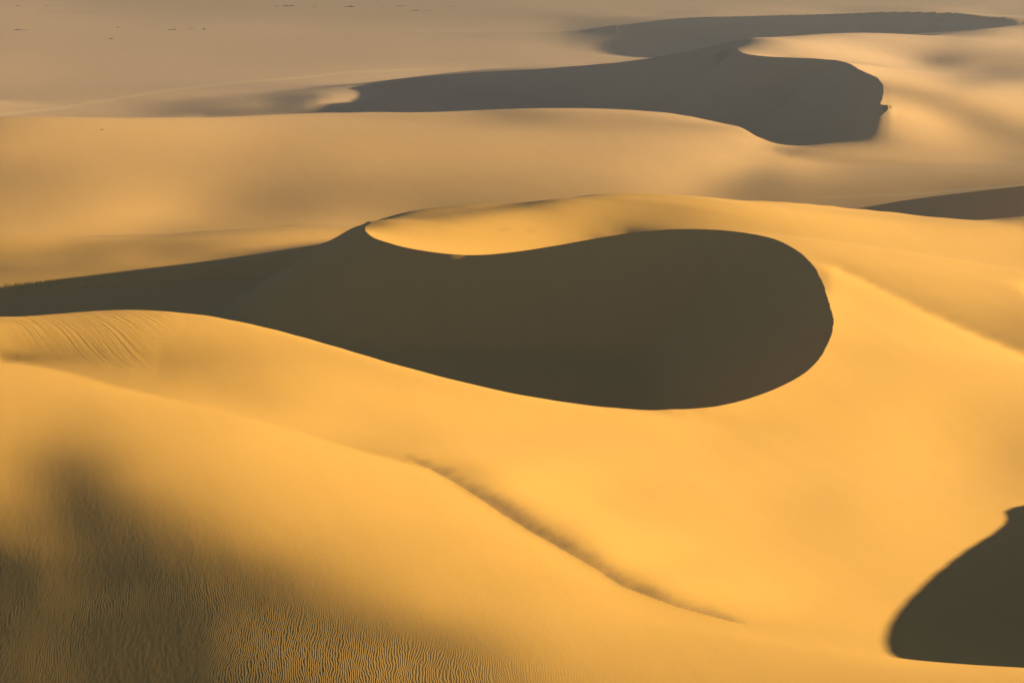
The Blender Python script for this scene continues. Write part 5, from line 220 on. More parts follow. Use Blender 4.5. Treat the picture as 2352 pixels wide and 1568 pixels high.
81,-3,-2,-2,-2,-3,-2,-4,-1,-2,-2,-2,-2,-3,0,-3,-2,-1,-1,-1,0,-2,0,-2,1,0,0,-1,-1,1,0,-1,0,1,-1,1,-2,0,0,1,0,-1,0,0,-2,0,-1,0,-2,0,-2,-1,-1,-1,-1,0,-2,1,-1,-1,0,1,-1,1,0,0,1,0,2,1,2,0,2,0,1,1,1,1,1,3,-2,3,-1,1,0,0,-1,-1,-2,-4,-9,-12,-11,-10,-2,-5,-6,-12,6,90,40,-90,-30,-11,-7,-5,-1,-4,-1,0,-3,-3,-4,-1,-1,2,2,3,4,6,6,5,7,5,10,5,5,6,5,3,4,2,2,1,3,-1,3,2,1,0,3,
88,-1,-3,-2,-5,-2,-4,-2,-4,-2,-4,-1,-3,-2,-3,-1,-2,0,-3,1,-3,0,-1,0,-2,1,-1,1,0,0,1,0,1,-1,2,-1,3,0,0,1,0,-1,0,-1,1,0,0,-2,-1,0,-1,-1,-1,-1,0,-1,0,-2,-1,0,0,-1,0,-1,0,1,-1,2,-1,1,1,2,0,3,1,0,2,1,1,-1,4,-1,1,1,-1,-1,-3,-4,-8,-9,-11,-10,-4,-8,-11,-12,-14,37,109,-40,-89,-13,2,1,1,0,-3,0,1,-2,1,-4,-7,-6,2,3,6,7,8,6,8,6,7,6,4,6,4,4,4,5,1,3,2,3,1,4,-1,0,2,1,1,
90,-3,-2,-5,0,-4,-2,-3,-3,-3,-2,-3,-2,-2,-2,-2,-2,-3,0,-3,0,-2,-1,0,1,-1,0,0,0,1,0,2,0,2,1,2,-1,2,2,0,1,3,0,2,0,0,-1,1,2,-2,0,-1,0,-2,-2,-1,-1,-1,-1,-1,-2,1,-2,1,-1,0,0,-2,2,0,-1,1,0,0,0,2,0,-1,0,3,-3,1,-1,-1,-1,-1,-1,-2,0,-1,-2,-9,-30,-32,-20,-2,52,67,-90,-47,1,4,4,3,2,2,3,2,0,2,-1,-8,-16,4,6,11,9,10,10,11,9,11,7,8,5,5,5,3,4,2,3,1,2,0,1,0,2,1,-1,1,-1,
80,-3,-3,0,-4,-1,-2,-2,-1,-3,-2,-2,-2,-3,-1,-3,0,-3,-1,-2,-1,0,-1,0,-1,-1,1,1,1,1,1,0,3,2,2,2,3,3,2,3,3,1,3,2,2,2,2,1,-1,1,0,-1,-1,0,-1,-1,-2,-1,-2,-1,-1,-4,0,-2,0,-3,0,0,-2,-1,0,-3,0,-2,0,-3,-2,-1,-1,-5,0,-4,-2,-4,-4,-4,-6,-7,-10,-14,-17,-12,3,-9,26,105,61,-89,-30,-8,-8,-5,-5,-3,-2,-1,0,-1,0,-2,-8,-35,-12,12,16,14,15,13,11,8,8,5,5,5,6,3,3,3,1,0,2,1,0,2,-1,-1,0,-1,1,0,1,
-172,6,6,5,6,4,5,5,3,5,4,3,3,4,2,4,0,4,-1,3,1,-1,1,-1,-1,0,-1,-3,-2,-2,-2,0,-4,-3,-2,-3,-2,-4,-2,-2,-2,-1,-2,-2,-1,-2,-1,-2,-1,0,-2,0,-2,-2,-2,-3,-3,-3,-3,-5,-4,-4,-5,-6,-7,-4,-7,-6,-7,-7,-7,-4,-7,-6,-6,-3,-5,-2,-4,0,-2,2,1,4,5,5,7,10,11,16,18,11,-1,44,43,-55,-95,-4,12,10,9,8,8,7,6,4,4,6,5,5,5,24,35,16,13,9,7,6,4,2,2,0,-2,-4,-5,-5,-5,-6,-6,-4,-8,-6,-6,-8,-5,-5,-7,-6,-7,-7,-8,
10,-1,0,0,-1,1,-1,-1,0,0,0,-1,1,-1,0,-1,0,-1,2,-1,-2,2,-1,-1,1,0,-1,2,0,0,1,-2,2,0,0,2,0,2,0,1,0,0,1,1,0,1,1,1,1,-2,1,-1,0,0,0,0,0,-1,-1,0,-1,0,0,-1,1,-2,0,-1,1,0,0,-2,0,1,-1,-2,1,-2,0,-1,-1,-1,-1,-1,-2,-1,0,-2,0,-1,3,3,6,18,10,-31,-5,-1,-1,0,1,0,0,0,0,3,0,0,1,0,-4,2,5,2,0,1,2,0,1,3,-1,0,2,0,-1,1,-1,-1,0,-2,2,0,0,1,-1,-1,0,0,0,-2,1,
10,1,-1,-1,0,-1,0,0,1,-1,-1,1,-2,0,-1,0,1,-1,-1,-1,2,-2,1,1,-1,0,0,-1,1,0,0,1,0,1,0,0,2,0,2,-1,2,1,2,0,1,1,0,1,0,1,0,0,0,0,-1,-1,-1,-1,0,-1,-1,0,-2,0,-1,1,0,0,-1,0,0,1,0,-1,0,-1,-2,-1,-1,-2,0,-3,0,-3,0,-1,-1,0,-3,-3,-8,10,30,6,-30,-10,1,-1,2,-1,1,1,0,1,1,-1,2,0,0,1,0,8,5,2,1,3,0,2,1,-2,2,0,-1,1,0,-1,0,0,-1,2,-2,0,0,-1,1,0,0,-1,-1,2,0,
10,-1,0,0,0,0,-1,0,-2,0,1,-1,1,-1,0,-1,-1,0,0,1,-2,1,-2,0,0,0,1,0,0,1,-1,2,-1,2,1,1,-1,1,1,3,0,2,-1,2,2,1,1,0,1,1,0,0,-1,-1,0,-2,-1,-1,-1,-2,1,-3,0,0,-1,-1,0,1,0,1,0,-1,-1,0,-1,0,-1,-1,-2,-1,-3,0,-3,0,-1,0,-1,1,3,6,13,-3,-8,-20,-20,4,4,5,1,3,0,1,0,0,1,1,0,2,0,-2,5,10,6,4,4,0,1,0,-1,3,-2,1,0,-1,1,-1,1,0,1,-3,1,-1,-1,0,-1,0,-1,1,1,-1,-1,
11,-1,0,-1,-1,0,1,-1,1,-1,-2,0,-1,1,-1,0,-1,1,-1,-2,2,-2,1,-1,1,0,-1,0,1,-1,2,-1,2,-1,1,1,2,2,0,1,2,0,3,2,0,1,2,1,0,1,0,0,0,-1,-2,0,-2,-1,-3,-1,-4,0,-1,-1,0,0,0,-2,2,-1,0,1,1,-2,0,-1,0,-2,-2,-2,-1,-3,0,-1,-2,-1,2,0,4,3,1,10,-8,-12,-9,-1,-2,1,0,2,1,0,1,0,-1,0,0,-2,1,2,6,11,9,4,2,2,2,0,1,-2,1,0,-1,0,-1,1,-2,1,-2,2,-2,1,-1,0,-1,-1,1,0,-2,0,0,
10,0,-1,0,1,-2,-1,1,-2,0,1,-1,-1,-1,1,0,-1,-2,1,1,-3,1,0,1,-2,0,1,1,-2,2,-1,0,1,2,1,-1,2,0,2,1,2,2,2,0,3,1,1,2,1,0,0,0,0,-2,-1,-2,-2,-4,-2,-2,-2,-2,-2,-2,0,-1,0,2,-1,1,1,0,0,2,-1,-1,-2,-1,-1,-1,-3,-1,-3,-2,0,0,-1,3,2,2,-1,-8,1,-1,2,-2,2,-2,2,-1,-1,-1,0,-1,0,-1,0,1,-3,0,8,12,10,6,2,1,0,1,-1,0,0,-1,1,0,1,-1,1,-2,1,-2,1,-2,0,0,0,0,-1,-1,1,0,-1,
10,1,-1,0,-2,1,0,-2,1,0,-2,0,1,-1,-2,-1,1,1,-2,-1,1,0,-1,-1,1,-1,0,-1,2,-1,2,1,-1,-1,1,3,0,2,1,2,0,3,0,3,1,3,1,1,2,0,1,1,-3,0,-3,-2,-3,-3,-4,-4,-3,-4,-2,0,-3,0,0,0,0,2,1,0,0,0,1,0,-1,-1,0,-3,-1,-2,-2,-1,0,-1,2,-1,-2,1,6,6,-3,0,0,0,-2,1,0,0,2,1,-1,-1,-3,0,1,-1,2,2,1,14,9,3,1,0,-1,0,1,0,-1,0,-1,1,-2,1,-1,1,-1,1,-1,-1,0,-2,1,0,-1,-1,0,0,1,
11,-3,1,-1,1,-1,-1,0,0,-1,0,0,-2,1,1,-1,-1,-2,0,0,0,-1,0,0,0,1,-1,0,-1,0,0,0,2,2,0,0,1,0,2,1,3,1,3,1,3,1,2,2,1,2,1,-2,1,-2,-2,-6,-4,-4,-5,-6,-4,-3,-5,-3,-1,0,-1,0,1,-1,1,3,1,1,0,1,1,-1,-3,0,-1,-1,-1,0,-2,2,0,3,6,4,2,-5,-1,2,-1,1,1,0,0,3,2,3,3,4,4,1,-3,0,2,6,12,-2,-5,-4,-1,0,0,-1,1,0,1,1,1,-2,2,-1,1,-1,0,-2,0,2,0,0,-3,0,1,0,-1,-1,-1,
8,2,0,0,-1,0,0,0,-2,0,1,-1,0,-2,-1,0,0,0,0,-1,-1,0,0,-2,0,-1,1,0,1,0,-1,1,0,-1,1,2,0,3,0,2,1,1,2,3,1,2,3,2,1,2,-1,1,-1,-3,-3,-3,-7,-7,-7,-6,-7,-6,-2,-4,-2,-3,-1,0,1,1,0,0,3,0,2,1,1,1,2,-1,0,0,1,-1,2,2,4,5,3,5,-7,-1,1,1,2,0,1,0,0,0,1,2,4,4,4,0,2,1,2,3,2,-2,-1,0,-1,0,1,2,-1,2,1,-1,1,2,-1,1,0,0,1,1,0,-2,-1,1,1,-2,-1,0,0,-1,0,
10,-1,-2,1,-1,0,0,0,1,0,-2,-1,1,0,-1,0,-1,0,-1,0,-1,-1,-1,2,-2,1,-2,1,-1,1,1,-1,0,1,1,-2,3,-1,2,1,1,2,1,2,2,2,1,2,3,0,3,-1,0,-2,-4,-6,-7,-9,-9,-9,-9,-6,-6,-4,-2,-3,-1,-3,-3,0,1,2,0,5,2,2,1,3,0,3,2,2,2,4,3,2,5,6,8,-4,0,0,3,1,2,2,-1,1,-2,-1,1,0,-2,-1,0,3,2,3,0,-3,-5,3,4,2,3,2,3,1,3,1,2,2,0,1,2,0,0,1,-1,1,0,0,0,-1,0,0,-1,0,-1,1,-1,
8,0,1,-1,1,0,-1,-1,0,-1,1,1,-2,-1,0,0,0,-2,0,0,0,0,0,-2,1,-2,1,-1,0,-1,-1,1,0,1,-1,2,-2,2,1,-1,2,1,2,1,1,3,3,1,1,2,0,1,-2,-2,-5,-5,-8,-11,-13,-12,-8,-9,-6,-5,-6,-3,-7,-4,-2,-2,-2,-1,4,1,4,3,3,2,6,5,7,8,8,6,5,6,5,7,1,0,0,3,1,4,4,2,3,1,6,-1,-5,-5,-1,-2,-2,-1,1,0,-1,-1,-5,-2,3,4,3,4,3,4,3,2,1,3,3,0,1,1,0,1,1,-1,0,0,1,-1,0,0,0,-2,0,-1,0,
8,0,0,-1,0,-1,1,1,-1,1,-2,0,0,2,-1,-1,-1,1,-1,-2,0,0,-2,1,-1,0,-1,-1,0,-1,1,0,-1,-1,0,0,2,-1,-1,3,-1,1,1,0,3,0,0,2,2,1,0,0,-2,-2,-4,-9,-9,-12,-11,-12,-13,-9,-8,-6,-7,-11,-10,-8,-6,-4,-4,-3,0,5,5,5,3,5,7,11,13,14,16,15,11,11,12,3,-10,-5,1,0,1,1,-1,2,1,2,-2,2,2,3,-1,0,0,1,-1,-1,1,-1,-2,-6,-1,3,5,5,3,3,3,4,3,3,1,3,2,1,2,0,0,1,0,1,-1,0,-1,0,0,0,-1,-1,-1,
5,0,0,1,0,2,-1,0,0,-1,2,-1,1,-2,1,-1,0,0,0,0,-1,-2,1,-2,-1,-1,0,0,-1,1,-2,-1,0,0,0,0,-2,0,0,-1,1,0,-1,2,-1,1,1,1,-1,0,0,-2,-2,-6,-8,-9,-9,-11,-6,-3,-7,-12,-15,-15,-13,-17,-20,-15,-4,-6,-11,-9,-2,4,4,1,4,9,16,20,20,22,26,30,21,13,7,-13,-3,0,0,0,1,-2,2,0,1,-1,1,1,2,1,2,1,1,0,1,2,0,1,-2,-5,-3,2,3,1,5,4,4,3,5,2,4,3,1,3,2,1,1,0,0,-1,-1,1,-1,0,-2,1,0,0,-1,
4,1,0,1,0,-2,2,0,1,1,0,0,0,0,-1,1,0,-1,-1,0,-1,0,-1,-1,0,0,-1,-1,-2,-1,0,-1,0,-2,0,-2,0,-1,0,-2,0,-2,1,-2,0,0,0,-2,-1,-1,-3,-4,-7,-8,-15,-27,-19,16,22,16,6,-12,-30,-43,-45,-26,-8,-9,-24,-19,-4,-3,-14,-21,-13,1,17,26,28,29,34,33,23,16,33,21,-9,5,7,5,3,3,2,5,0,1,1,2,0,2,0,0,1,0,1,1,1,-1,2,0,1,-3,-2,-1,0,3,2,5,4,7,4,5,3,4,3,2,1,1,1,0,0,1,1,-1,0,-1,1,-2,0,-1,1,
2,0,1,-1,2,2,-1,0,1,0,0,2,-1,1,2,-1,0,-1,0,0,0,-1,-2,0,-1,-1,-2,0,1,-2,-1,-1,-2,0,-3,-1,-1,-2,-1,-1,-3,0,-3,-1,-2,-1,-3,-1,-1,-4,-6,-8,-11,-23,-31,11,41,25,11,3,6,15,23,23,18,9,0,-10,-11,-12,-10,-10,-11,-9,-3,12,14,7,-2,-6,-13,-15,-14,-15,-23,-15,4,4,4,8,6,4,4,1,5,3,2,2,2,-2,1,1,-1,1,-1,-1,0,1,-2,1,1,-1,-5,-2,-1,3,5,5,8,5,7,5,6,2,4,2,1,1,1,1,1,-1,-1,0,0,0,-1,1,-2,1,-1,
0,0,1,1,-1,1,1,2,0,2,1,-1,2,1,-1,1,0,1,0,-1,-2,0,0,-1,-2,-1,1,-3,-1,-1,-2,-1,-1,-2,-1,-2,-3,0,-4,-2,-2,-3,-2,-3,-2,-4,-1,-2,-3,-4,-3,-8,-15,-13,22,47,21,11,14,23,21,17,13,14,13,5,-3,-1,1,-2,-7,-7,-3,2,-1,-12,-18,-18,-17,-19,-17,-17,-16,-12,-11,-5,2,8,6,-3,-2,-2,-1,4,1,3,4,2,2,3,-1,-2,-2,-3,0,0,-1,-2,0,-2,-3,-3,-7,-7,2,6,8,10,9,8,6,8,4,4,2,2,2,2,0,1,-1,1,0,-1,1,-1,0,-2,1,-2,0,
-3,1,0,1,1,0,2,0,2,0,1,3,1,0,1,2,0,1,-1,0,1,-2,-1,-1,-1,-1,-3,1,-3,0,-2,-2,-2,-3,-2,-1,-2,-5,-2,-2,-3,-3,-4,-3,-4,-4,-4,-4,-3,1,2,4,7,14,47,9,4,5,5,4,10,13,11,8,7,5,5,2,1,1,-1,-2,-1,-2,-5,-9,-11,-14,-12,-12,-13,-13,-10,-9,-8,-6,-3,-4,-3,2,2,5,1,-3,0,0,0,2,4,-1,-3,-4,-6,-5,3,5,2,0,-4,-7,-11,-16,-19,2,12,14,15,12,9,10,7,3,5,5,2,2,1,1,1,-1,1,-1,1,0,-2,0,0,1,-1,1,-1,
-7,1,0,2,1,1,1,2,1,2,3,0,1,2,2,0,1,0,2,-1,0,0,-1,-2,-1,-1,0,-3,0,-4,-1,-3,-3,-1,-3,-4,-3,-1,-2,-5,-4,-3,-4,-4,-5,-4,-5,-4,-1,1,8,21,30,34,15,7,5,3,1,-1,0,4,8,6,3,4,2,3,2,2,-1,1,-1,-3,-4,-6,-9,-9,-10,-9,-9,-8,-8,-8,-7,-5,-6,-4,-3,-2,-1,-2,1,0,-1,-3,-4,-5,-10,-2,6,7,13,13,-3,-6,-3,-1,-6,-16,-35,-61,-2,38,31,22,15,11,9,5,5,5,2,2,4,1,3,0,0,1,0,-1,-1,0,0,0,0,-1,0,-2,1,
-11,0,3,0,1,2,2,2,1,2,1,3,2,2,1,1,2,1,0,2,0,0,0,-1,-1,-2,-1,-2,-4,-2,-3,-2,-3,-3,-3,-2,-3,-4,-5,-2,-3,-6,-3,-5,-3,-4,-3,-3,-3,-4,-2,4,30,71,31,17,8,3,2,2,-1,-2,1,3,-1,-2,-3,-1,0,0,0,-2,0,-3,-4,-5,-5,-5,-7,-7,-7,-7,-8,-6,-6,-8,-6,-6,-3,-3,-2,-3,-3,-2,-3,-1,-2,-3,1,1,-1,2,-2,-4,-2,-5,-7,-12,-12,-9,5,39,22,-6,-2,3,4,4,4,4,4,2,3,1,0,2,-2,1,1,0,0,2,-1,0,0,-1,-1,0,0,0,-2,
-16,2,0,1,3,3,1,1,4,2,1,2,3,2,1,2,2,1,2,0,1,2,1,2,1,-4,-5,-4,-3,-3,-3,-4,-1,-4,-2,-5,-2,-3,-3,-5,-4,-2,-5,-3,-4,-3,-2,0,0,7,8,12,24,36,37,27,18,10,6,3,1,0,-1,2,3,-12,-8,-6,-5,-6,-3,-4,-4,-2,-3,-4,-5,-6,-4,-6,-6,-6,-5,-7,-6,-5,-6,-5,-6,-5,-3,-3,-4,-2,-2,-3,-2,1,1,0,-1,-3,-1,-4,-2,-2,-4,-3,3,10,21,28,11,-6,-9,-7,-4,-1,0,0,-1,1,0,0,0,-1,3,-1,0,0,0,-1,1,-1,0,1,-1,-1,0,0,0,
-24,2,3,4,3,0,3,3,1,2,3,2,2,1,4,3,1,2,1,2,0,0,1,-1,-3,0,-3,-2,-2,-3,-3,-2,-4,-3,-3,-2,-4,-4,-3,-2,-3,-5,-2,-4,-3,-1,-1,2,7,9,18,25,8,-22,9,23,24,27,22,19,15,8,6,4,6,18,-8,-25,-14,-10,-9,-6,-6,-5,-5,-4,-4,-4,-6,-5,-5,-6,-6,-7,-6,-7,-5,-6,-5,-4,-5,-4,-2,-4,-2,-2,0,-1,0,-1,0,-1,-4,0,-2,1,2,7,7,13,17,16,6,-1,-4,-8,-6,-6,-5,-4,-2,-1,-1,0,0,1,-3,2,-1,0,0,0,-1,0,0,-3,1,0,-1,1,-1,
-37,11,6,4,1,4,1,1,1,2,3,2,1,4,2,1,2,2,1,1,3,0,-1,-1,-1,-1,0,-3,-3,-2,-2,-2,-3,-2,-5,-2,-4,-3,-3,-4,-3,-1,-4,0,-2,-2,0,0,2,4,3,-3,-2,-15,-40,-21,9,31,52,52,41,30,21,15,15,12,28,20,-30,-24,-15,-13,-10,-10,-7,-5,-5,-4,-5,-5,-6,-7,-9,-6,-7,-7,-6,-6,-4,-4,-4,-3,-3,-2,-2,0,-2,-1,-1,-2,-2,-2,1,-1,3,3,6,6,10,11,11,9,6,1,-5,-4,-8,-6,-6,-4,-4,-4,-3,-2,-1,-1,2,-3,1,0,-1,0,1,0,-2,2,-1,0,-1,-2,2,
-7,-7,-1,0,2,1,0,1,2,1,0,1,4,2,2,3,3,2,2,1,-1,3,0,1,-1,-1,-4,0,-2,-2,-2,-3,-3,-3,-1,-5,-3,-3,-3,-2,-3,-1,-1,-3,-1,-2,-2,-3,-4,-7,-11,-20,-42,-48,-12,-13,-12,0,12,38,66,72,50,34,26,25,25,34,53,-5,-41,-17,-18,-11,-9,-10,-7,-8,-5,-6,-9,-7,-7,-8,-8,-6,-7,-3,-4,-4,-3,-3,-3,-2,-2,-3,0,-2,-1,0,-1,1,0,2,2,4,4,7,8,8,7,5,2,1,-3,-4,-4,-7,-5,-4,-4,-4,-1,-2,-2,-2,-2,1,-1,-1,0,-1,-1,0,1,0,-1,0,0,1,-3,
-2,-1,-3,-3,-2,-3,1,2,0,0,0,1,0,2,1,2,3,3,5,4,4,-2,1,-2,1,-1,2,-4,-1,0,-2,-3,-3,-5,-4,-3,-3,-2,-3,-2,0,-4,1,-1,0,0,-4,-5,-12,-15,-15,-7,18,26,-5,-5,-6,-18,-31,-41,-35,1,53,67,47,33,31,32,40,68,58,-35,-43,-10,-15,-17,-11,-4,-7,-11,-9,-13,-9,-9,-6,-4,-3,-4,-5,-1,-3,-2,-2,-2,-3,-1,-2,0,-2,0,0,0,1,2,2,2,5,3,4,5,4,3,2,-3,1,-5,-4,-2,-4,-5,-3,-2,-4,-2,-1,-1,-1,-1,-1,0,0,0,0,0,-1,-1,1,-2,1,-1,1,
-2,0,0,0,-1,0,-2,-5,-4,-2,0,1,-1,-1,1,1,0,4,2,4,1,4,1,3,3,2,3,6,0,-5,-6,-4,-3,-1,-4,-3,-2,-4,-2,-3,-4,0,-2,2,1,1,1,-4,-6,-14,-25,-32,-35,54,83,38,-5,-36,-46,-41,-42,-42,-31,7,52,56,38,36,33,38,51,96,65,-45,-63,-37,6,-4,-15,-16,-16,-10,-8,-4,-4,-4,-3,-2,0,-3,-2,-1,-2,-2,-1,-2,-2,-1,0,-2,1,0,0,0,3,2,0,2,3,0,2,1,-1,1,-4,-1,-3,-4,-2,-3,-2,-2,-2,-1,-1,-1,-1,-1,0,-1,-1,0,-1,-1,1,-1,-1,2,-2,-1,1,
0,-1,0,0,-2,0,0,-1,1,-3,-5,-8,-5,-6,-3,1,5,1,2,1,3,3,6,5,2,4,1,-1,1,1,1,0,-3,-3,-1,-2,-4,-3,-3,-3,0,-2,-1,-1,2,2,6,8,8,7,4,11,69,-15,-57,-15,5,-1,-17,-31,-30,-33,-43,-46,-27,21,54,47,39,31,28,20,30,78,88,37,-70,-67,-42,-21,-7,0,1,1,0,2,-1,-1,-1,-2,1,-3,-1,-2,-2,-1,0,0,-1,1,-2,-1,-1,0,-2,-2,-2,0,-2,2,-2,-2,-2,-3,-2,-1,0,-2,-1,0,-1,-2,1,-2,-2,-1,-1,0,-1,0,0,-1,-1,-1,0,0,1,-2,1,0,-2,
-1,0,-1,-1,2,-1,-2,1,-3,0,-1,0,-4,-2,-4,-10,-12,-7,-5,0,9,9,7,5,4,3,4,5,2,2,2,0,2,-1,-3,-2,-2,-3,-3,-3,-5,-1,-2,-1,0,5,6,13,20,30,37,8,-107,-49,15,22,12,20,26,7,-20,-37,-41,-43,-50,-49,-14,31,42,38,27,25,25,23,11,9,43,35,28,16,9,2,-2,-6,-6,-10,-7,-10,-9,-6,-9,-4,-5,-2,-2,-3,-4,-5,-2,-4,-4,-3,-4,-6,-7,-2,1,-1,-1,-5,-3,-5,-5,-4,0,-1,1,3,0,1,-1,1,-2,0,-1,0,-1,-1,-2,0,-1,-1,1,1,-3,1,-2,1,-1,1,0,
-3,1,0,0,-1,-1,0,-1,0,-2,-1,-1,1,-2,-2,1,-1,-4,-3,-6,-12,-8,-3,3,10,12,8,4,5,4,3,2,1,2,2,-2,-3,-3,-5,-4,-3,-7,-3,-3,-3,-2,2,1,1,-7,-28,-50,48,-9,-39,-7,16,16,13,35,51,32,-18,-43,-48,-55,-68,-62,-24,9,37,47,47,40,36,45,49,48,33,26,16,10,4,1,-4,-7,-10,-9,-10,-11,-8,-9,-6,-7,-5,-6,-4,-5,-7,-4,-3,-3,-3,-2,0,-4,-6,-8,-10,-10,-12,-10,-3,4,3,5,1,3,1,-1,2,-1,0,0,-1,-1,-1,-1,1,-3,0,0,-1,-1,1,-1,1,-1,0,0,0,
-3,0,0,0,0,0,0,-1,0,1,-1,-1,-1,-1,-1,-2,-1,0,-1,1,0,0,-1,-1,-3,-3,2,7,7,6,4,4,4,2,-2,-1,-2,-3,-4,-4,-7,-3,-7,-5,-7,-9,-13,-13,-12,-12,-5,35,29,-14,-35,-57,-8,40,23,-4,-17,8,66,39,-11,-32,-52,-70,-76,-62,-41,-7,27,52,55,48,45,36,35,31,28,26,23,19,14,9,4,1,-2,-3,-4,-4,-5,-4,-5,-3,-6,-3,-3,-4,-4,-5,-3,-2,-5,-4,-5,-7,-6,-7,-8,-8,-6,-2,2,1,4,-1,2,2,-2,1,-1,-2,0,-2,0,-2,-1,0,-1,0,-2,0,1,-1,-1,0,1,-2,1,
-4,-1,1,1,-1,2,0,0,0,-1,1,-1,-1,1,-1,0,0,0,0,-1,2,0,0,0,0,0,2,2,4,7,10,7,-1,0,3,-1,-3,-5,-4,-6,-2,-5,-4,-9,-8,-13,-17,-20,-24,-12,8,88,2,-3,-7,-22,-55,-65,7,39,13,-10,-27,30,67,11,-33,-52,-58,-37,-15,-13,-24,-32,-26,-12,-2,11,12,14,18,23,32,38,45,48,48,38,26,15,10,7,6,4,2,1,2,-1,-2,-2,-1,-2,-3,-4,0,-3,-4,-2,-4,-5,-4,-7,-4,-5,-5,-2,-3,0,0,-1,0,-2,-2,0,-1,-1,-2,-1,-2,0,-2,-2,2,-2,-2,1,0,0,-1,2,-1,
-8,2,1,0,2,-1,2,2,0,1,0,1,1,-1,0,-2,-1,-1,0,0,1,1,0,0,0,3,0,0,2,2,1,5,11,8,7,7,-1,-5,-6,-1,-3,-4,-3,-1,-6,-6,-7,-10,-7,4,63,-10,-22,-7,-8,-10,-19,-22,-47,-45,9,26,12,-25,-38,37,54,-13,-13,18,17,9,-15,-44,-28,-12,-2,0,7,5,2,-2,-9,-11,-11,-7,1,19,36,39,31,23,16,13,11,10,6,6,6,2,1,2,2,1,-2,0,-1,-2,-2,-1,-3,-2,-6,-4,-5,-5,-3,-3,-4,-2,-2,-2,0,-5,-2,-2,-2,-1,-2,-2,-1,0,-2,1,1,-2,1,0,0,-1,1,
-8,0,0,2,2,2,0,2,3,1,2,2,1,0,-1,-1,-1,-2,-3,2,0,1,1,0,0,-3,1,2,0,0,-1,-1,-1,-1,-2,5,20,27,19,-1,-6,-3,0,4,3,0,7,24,35,18,-51,-61,-22,-5,-1,-3,-3,-12,-14,-10,-17,-18,-13,-2,3,-26,5,129,96,-37,-91,-102,-50,32,25,-25,-54,-51,-38,-16,1,9,19,23,23,21,13,6,2,12,24,28,24,20,19,14,14,11,8,10,6,6,3,4,4,1,2,1,1,-2,-1,0,-2,-6,-3,-5,-5,-4,-3,-4,-3,-4,-4,-1,-5,-3,-3,-3,-2,-2,0,0,-1,-1,-1,2,-1,1,1,1,-1,
-10,2,2,1,0,2,3,1,2,3,2,3,1,2,1,2,-1,-2,0,-2,4,0,-4,-5,-4,-1,-1,2,-1,-2,1,-1,-1,2,5,4,4,3,13,31,28,18,8,-1,1,4,-1,-18,-30,-22,-14,-13,-9,-3,3,2,-2,-1,-7,-10,-15,-9,-3,3,8,21,22,-25,-25,6,5,-2,-28,-69,-63,8,50,49,37,25,-1,-26,-28,-23,-16,-9,-1,-1,-4,-6,-6,3,16,19,16,16,15,13,14,10,11,6,8,5,4,5,4,3,1,3,1,-1,-2,0,-3,-2,-3,-4,-6,-5,-5,-3,-6,-5,-4,-5,-3,-3,-1,-1,-2,-2,0,1,1,-1,1,1,0,1,2,
-11,2,1,1,3,1,1,2,2,4,3,2,4,4,4,2,4,6,4,-1,-13,-10,-5,-3,-5,-5,-6,-8,2,7,3,1,2,5,4,6,3,5,4,0,6,7,2,-5,-3,3,2,3,-1,-7,-11,-7,-2,0,-1,2,1,-2,-1,-5,-5,-6,0,-3,1,0,-9,-18,-11,3,7,8,3,5,11,-3,-8,-12,-18,-30,-6,34,29,2,-10,-9,-2,-1,-5,-10,-12,-16,-13,-2,9,14,13,14,11,10,10,11,8,7,7,5,4,4,3,2,1,1,4,1,0,-2,-2,-5,-5,-6,-8,-10,-7,-6,-5,-4,-4,-2,-2,-2,0,0,1,0,1,2,1,0,2,0,1,
-9,-1,1,1,0,3,2,3,4,2,4,4,5,4,4,3,1,-1,-4,-6,-3,-2,-3,-5,-2,-3,-2,-2,-4,-6,-2,4,5,3,8,5,4,3,1,1,-3,-2,1,6,4,-3,-1,-2,0,-4,-1,-5,0,-1,3,2,1,0,-2,-2,-2,-2,-5,-2,-5,-7,-12,-9,-7,1,7,7,9,6,2,-7,-14,-9,-6,0,-8,-29,-31,3,19,36,80,62,-20,-23,-23,-22,-28,-27,-20,-8,5,11,14,14,11,10,9,10,6,8,5,4,4,2,2,2,2,5,2,1,-5,-5,-6,-11,-11,-9,-9,-10,-6,-4,-3,-2,-1,1,1,0,1,2,0,2,1,1,1,2,0,
-11,1,1,0,2,0,2,2,1,4,5,6,5,7,4,3,0,-3,-5,-3,-2,-2,-3,0,-2,-1,-3,-1,-2,-4,-1,-2,0,4,6,5,3,1,0,-3,-3,-1,0,2,-1,1,-2,-1,0,-1,-3,2,-1,2,-1,1,3,2,1,1,-2,-3,-4,-6,-6,-9,-5,-6,-3,0,3,6,6,3,0,-2,-5,-7,-3,0,2,8,21,18,13,-22,-126,-91,112,114,17,4,-2,-15,-28,-33,-27,-17,-4,9,15,17,16,13,13,8,10,7,5,3,3,2,5,5,4,-2,-4,-9,-15,-12,-13,-13,-10,-6,-6,-4,-1,-1,-1,1,1,3,2,0,3,0,3,2,1,1,2,
-10,1,-1,2,-1,0,1,1,3,2,3,4,6,4,9,10,8,3,-4,-8,-4,-5,0,-2,0,-3,1,-1,-2,2,-1,1,-1,-1,-6,1,5,0,-1,-2,-2,-2,-3,-1,0,-2,-1,0,-3,1,-1,-2,0,0,5,2,2,2,2,-1,0,-2,-3,-4,-7,-3,-6,-4,0,-2,3,2,1,3,0,-3,-3,0,0,4,2,4,0,-10,-17,-15,26,14,-115,-102,106,111,21,13,7,-5,-22,-29,-31,-28,-18,-6,7,15,21,25,21,21,15,11,5,6,11,7,-1,-6,-12,-15,-15,-18,-16,-12,-10,-6,-2,0,0,3,3,2,2,3,1,3,1,3,0,2,1,1,2,
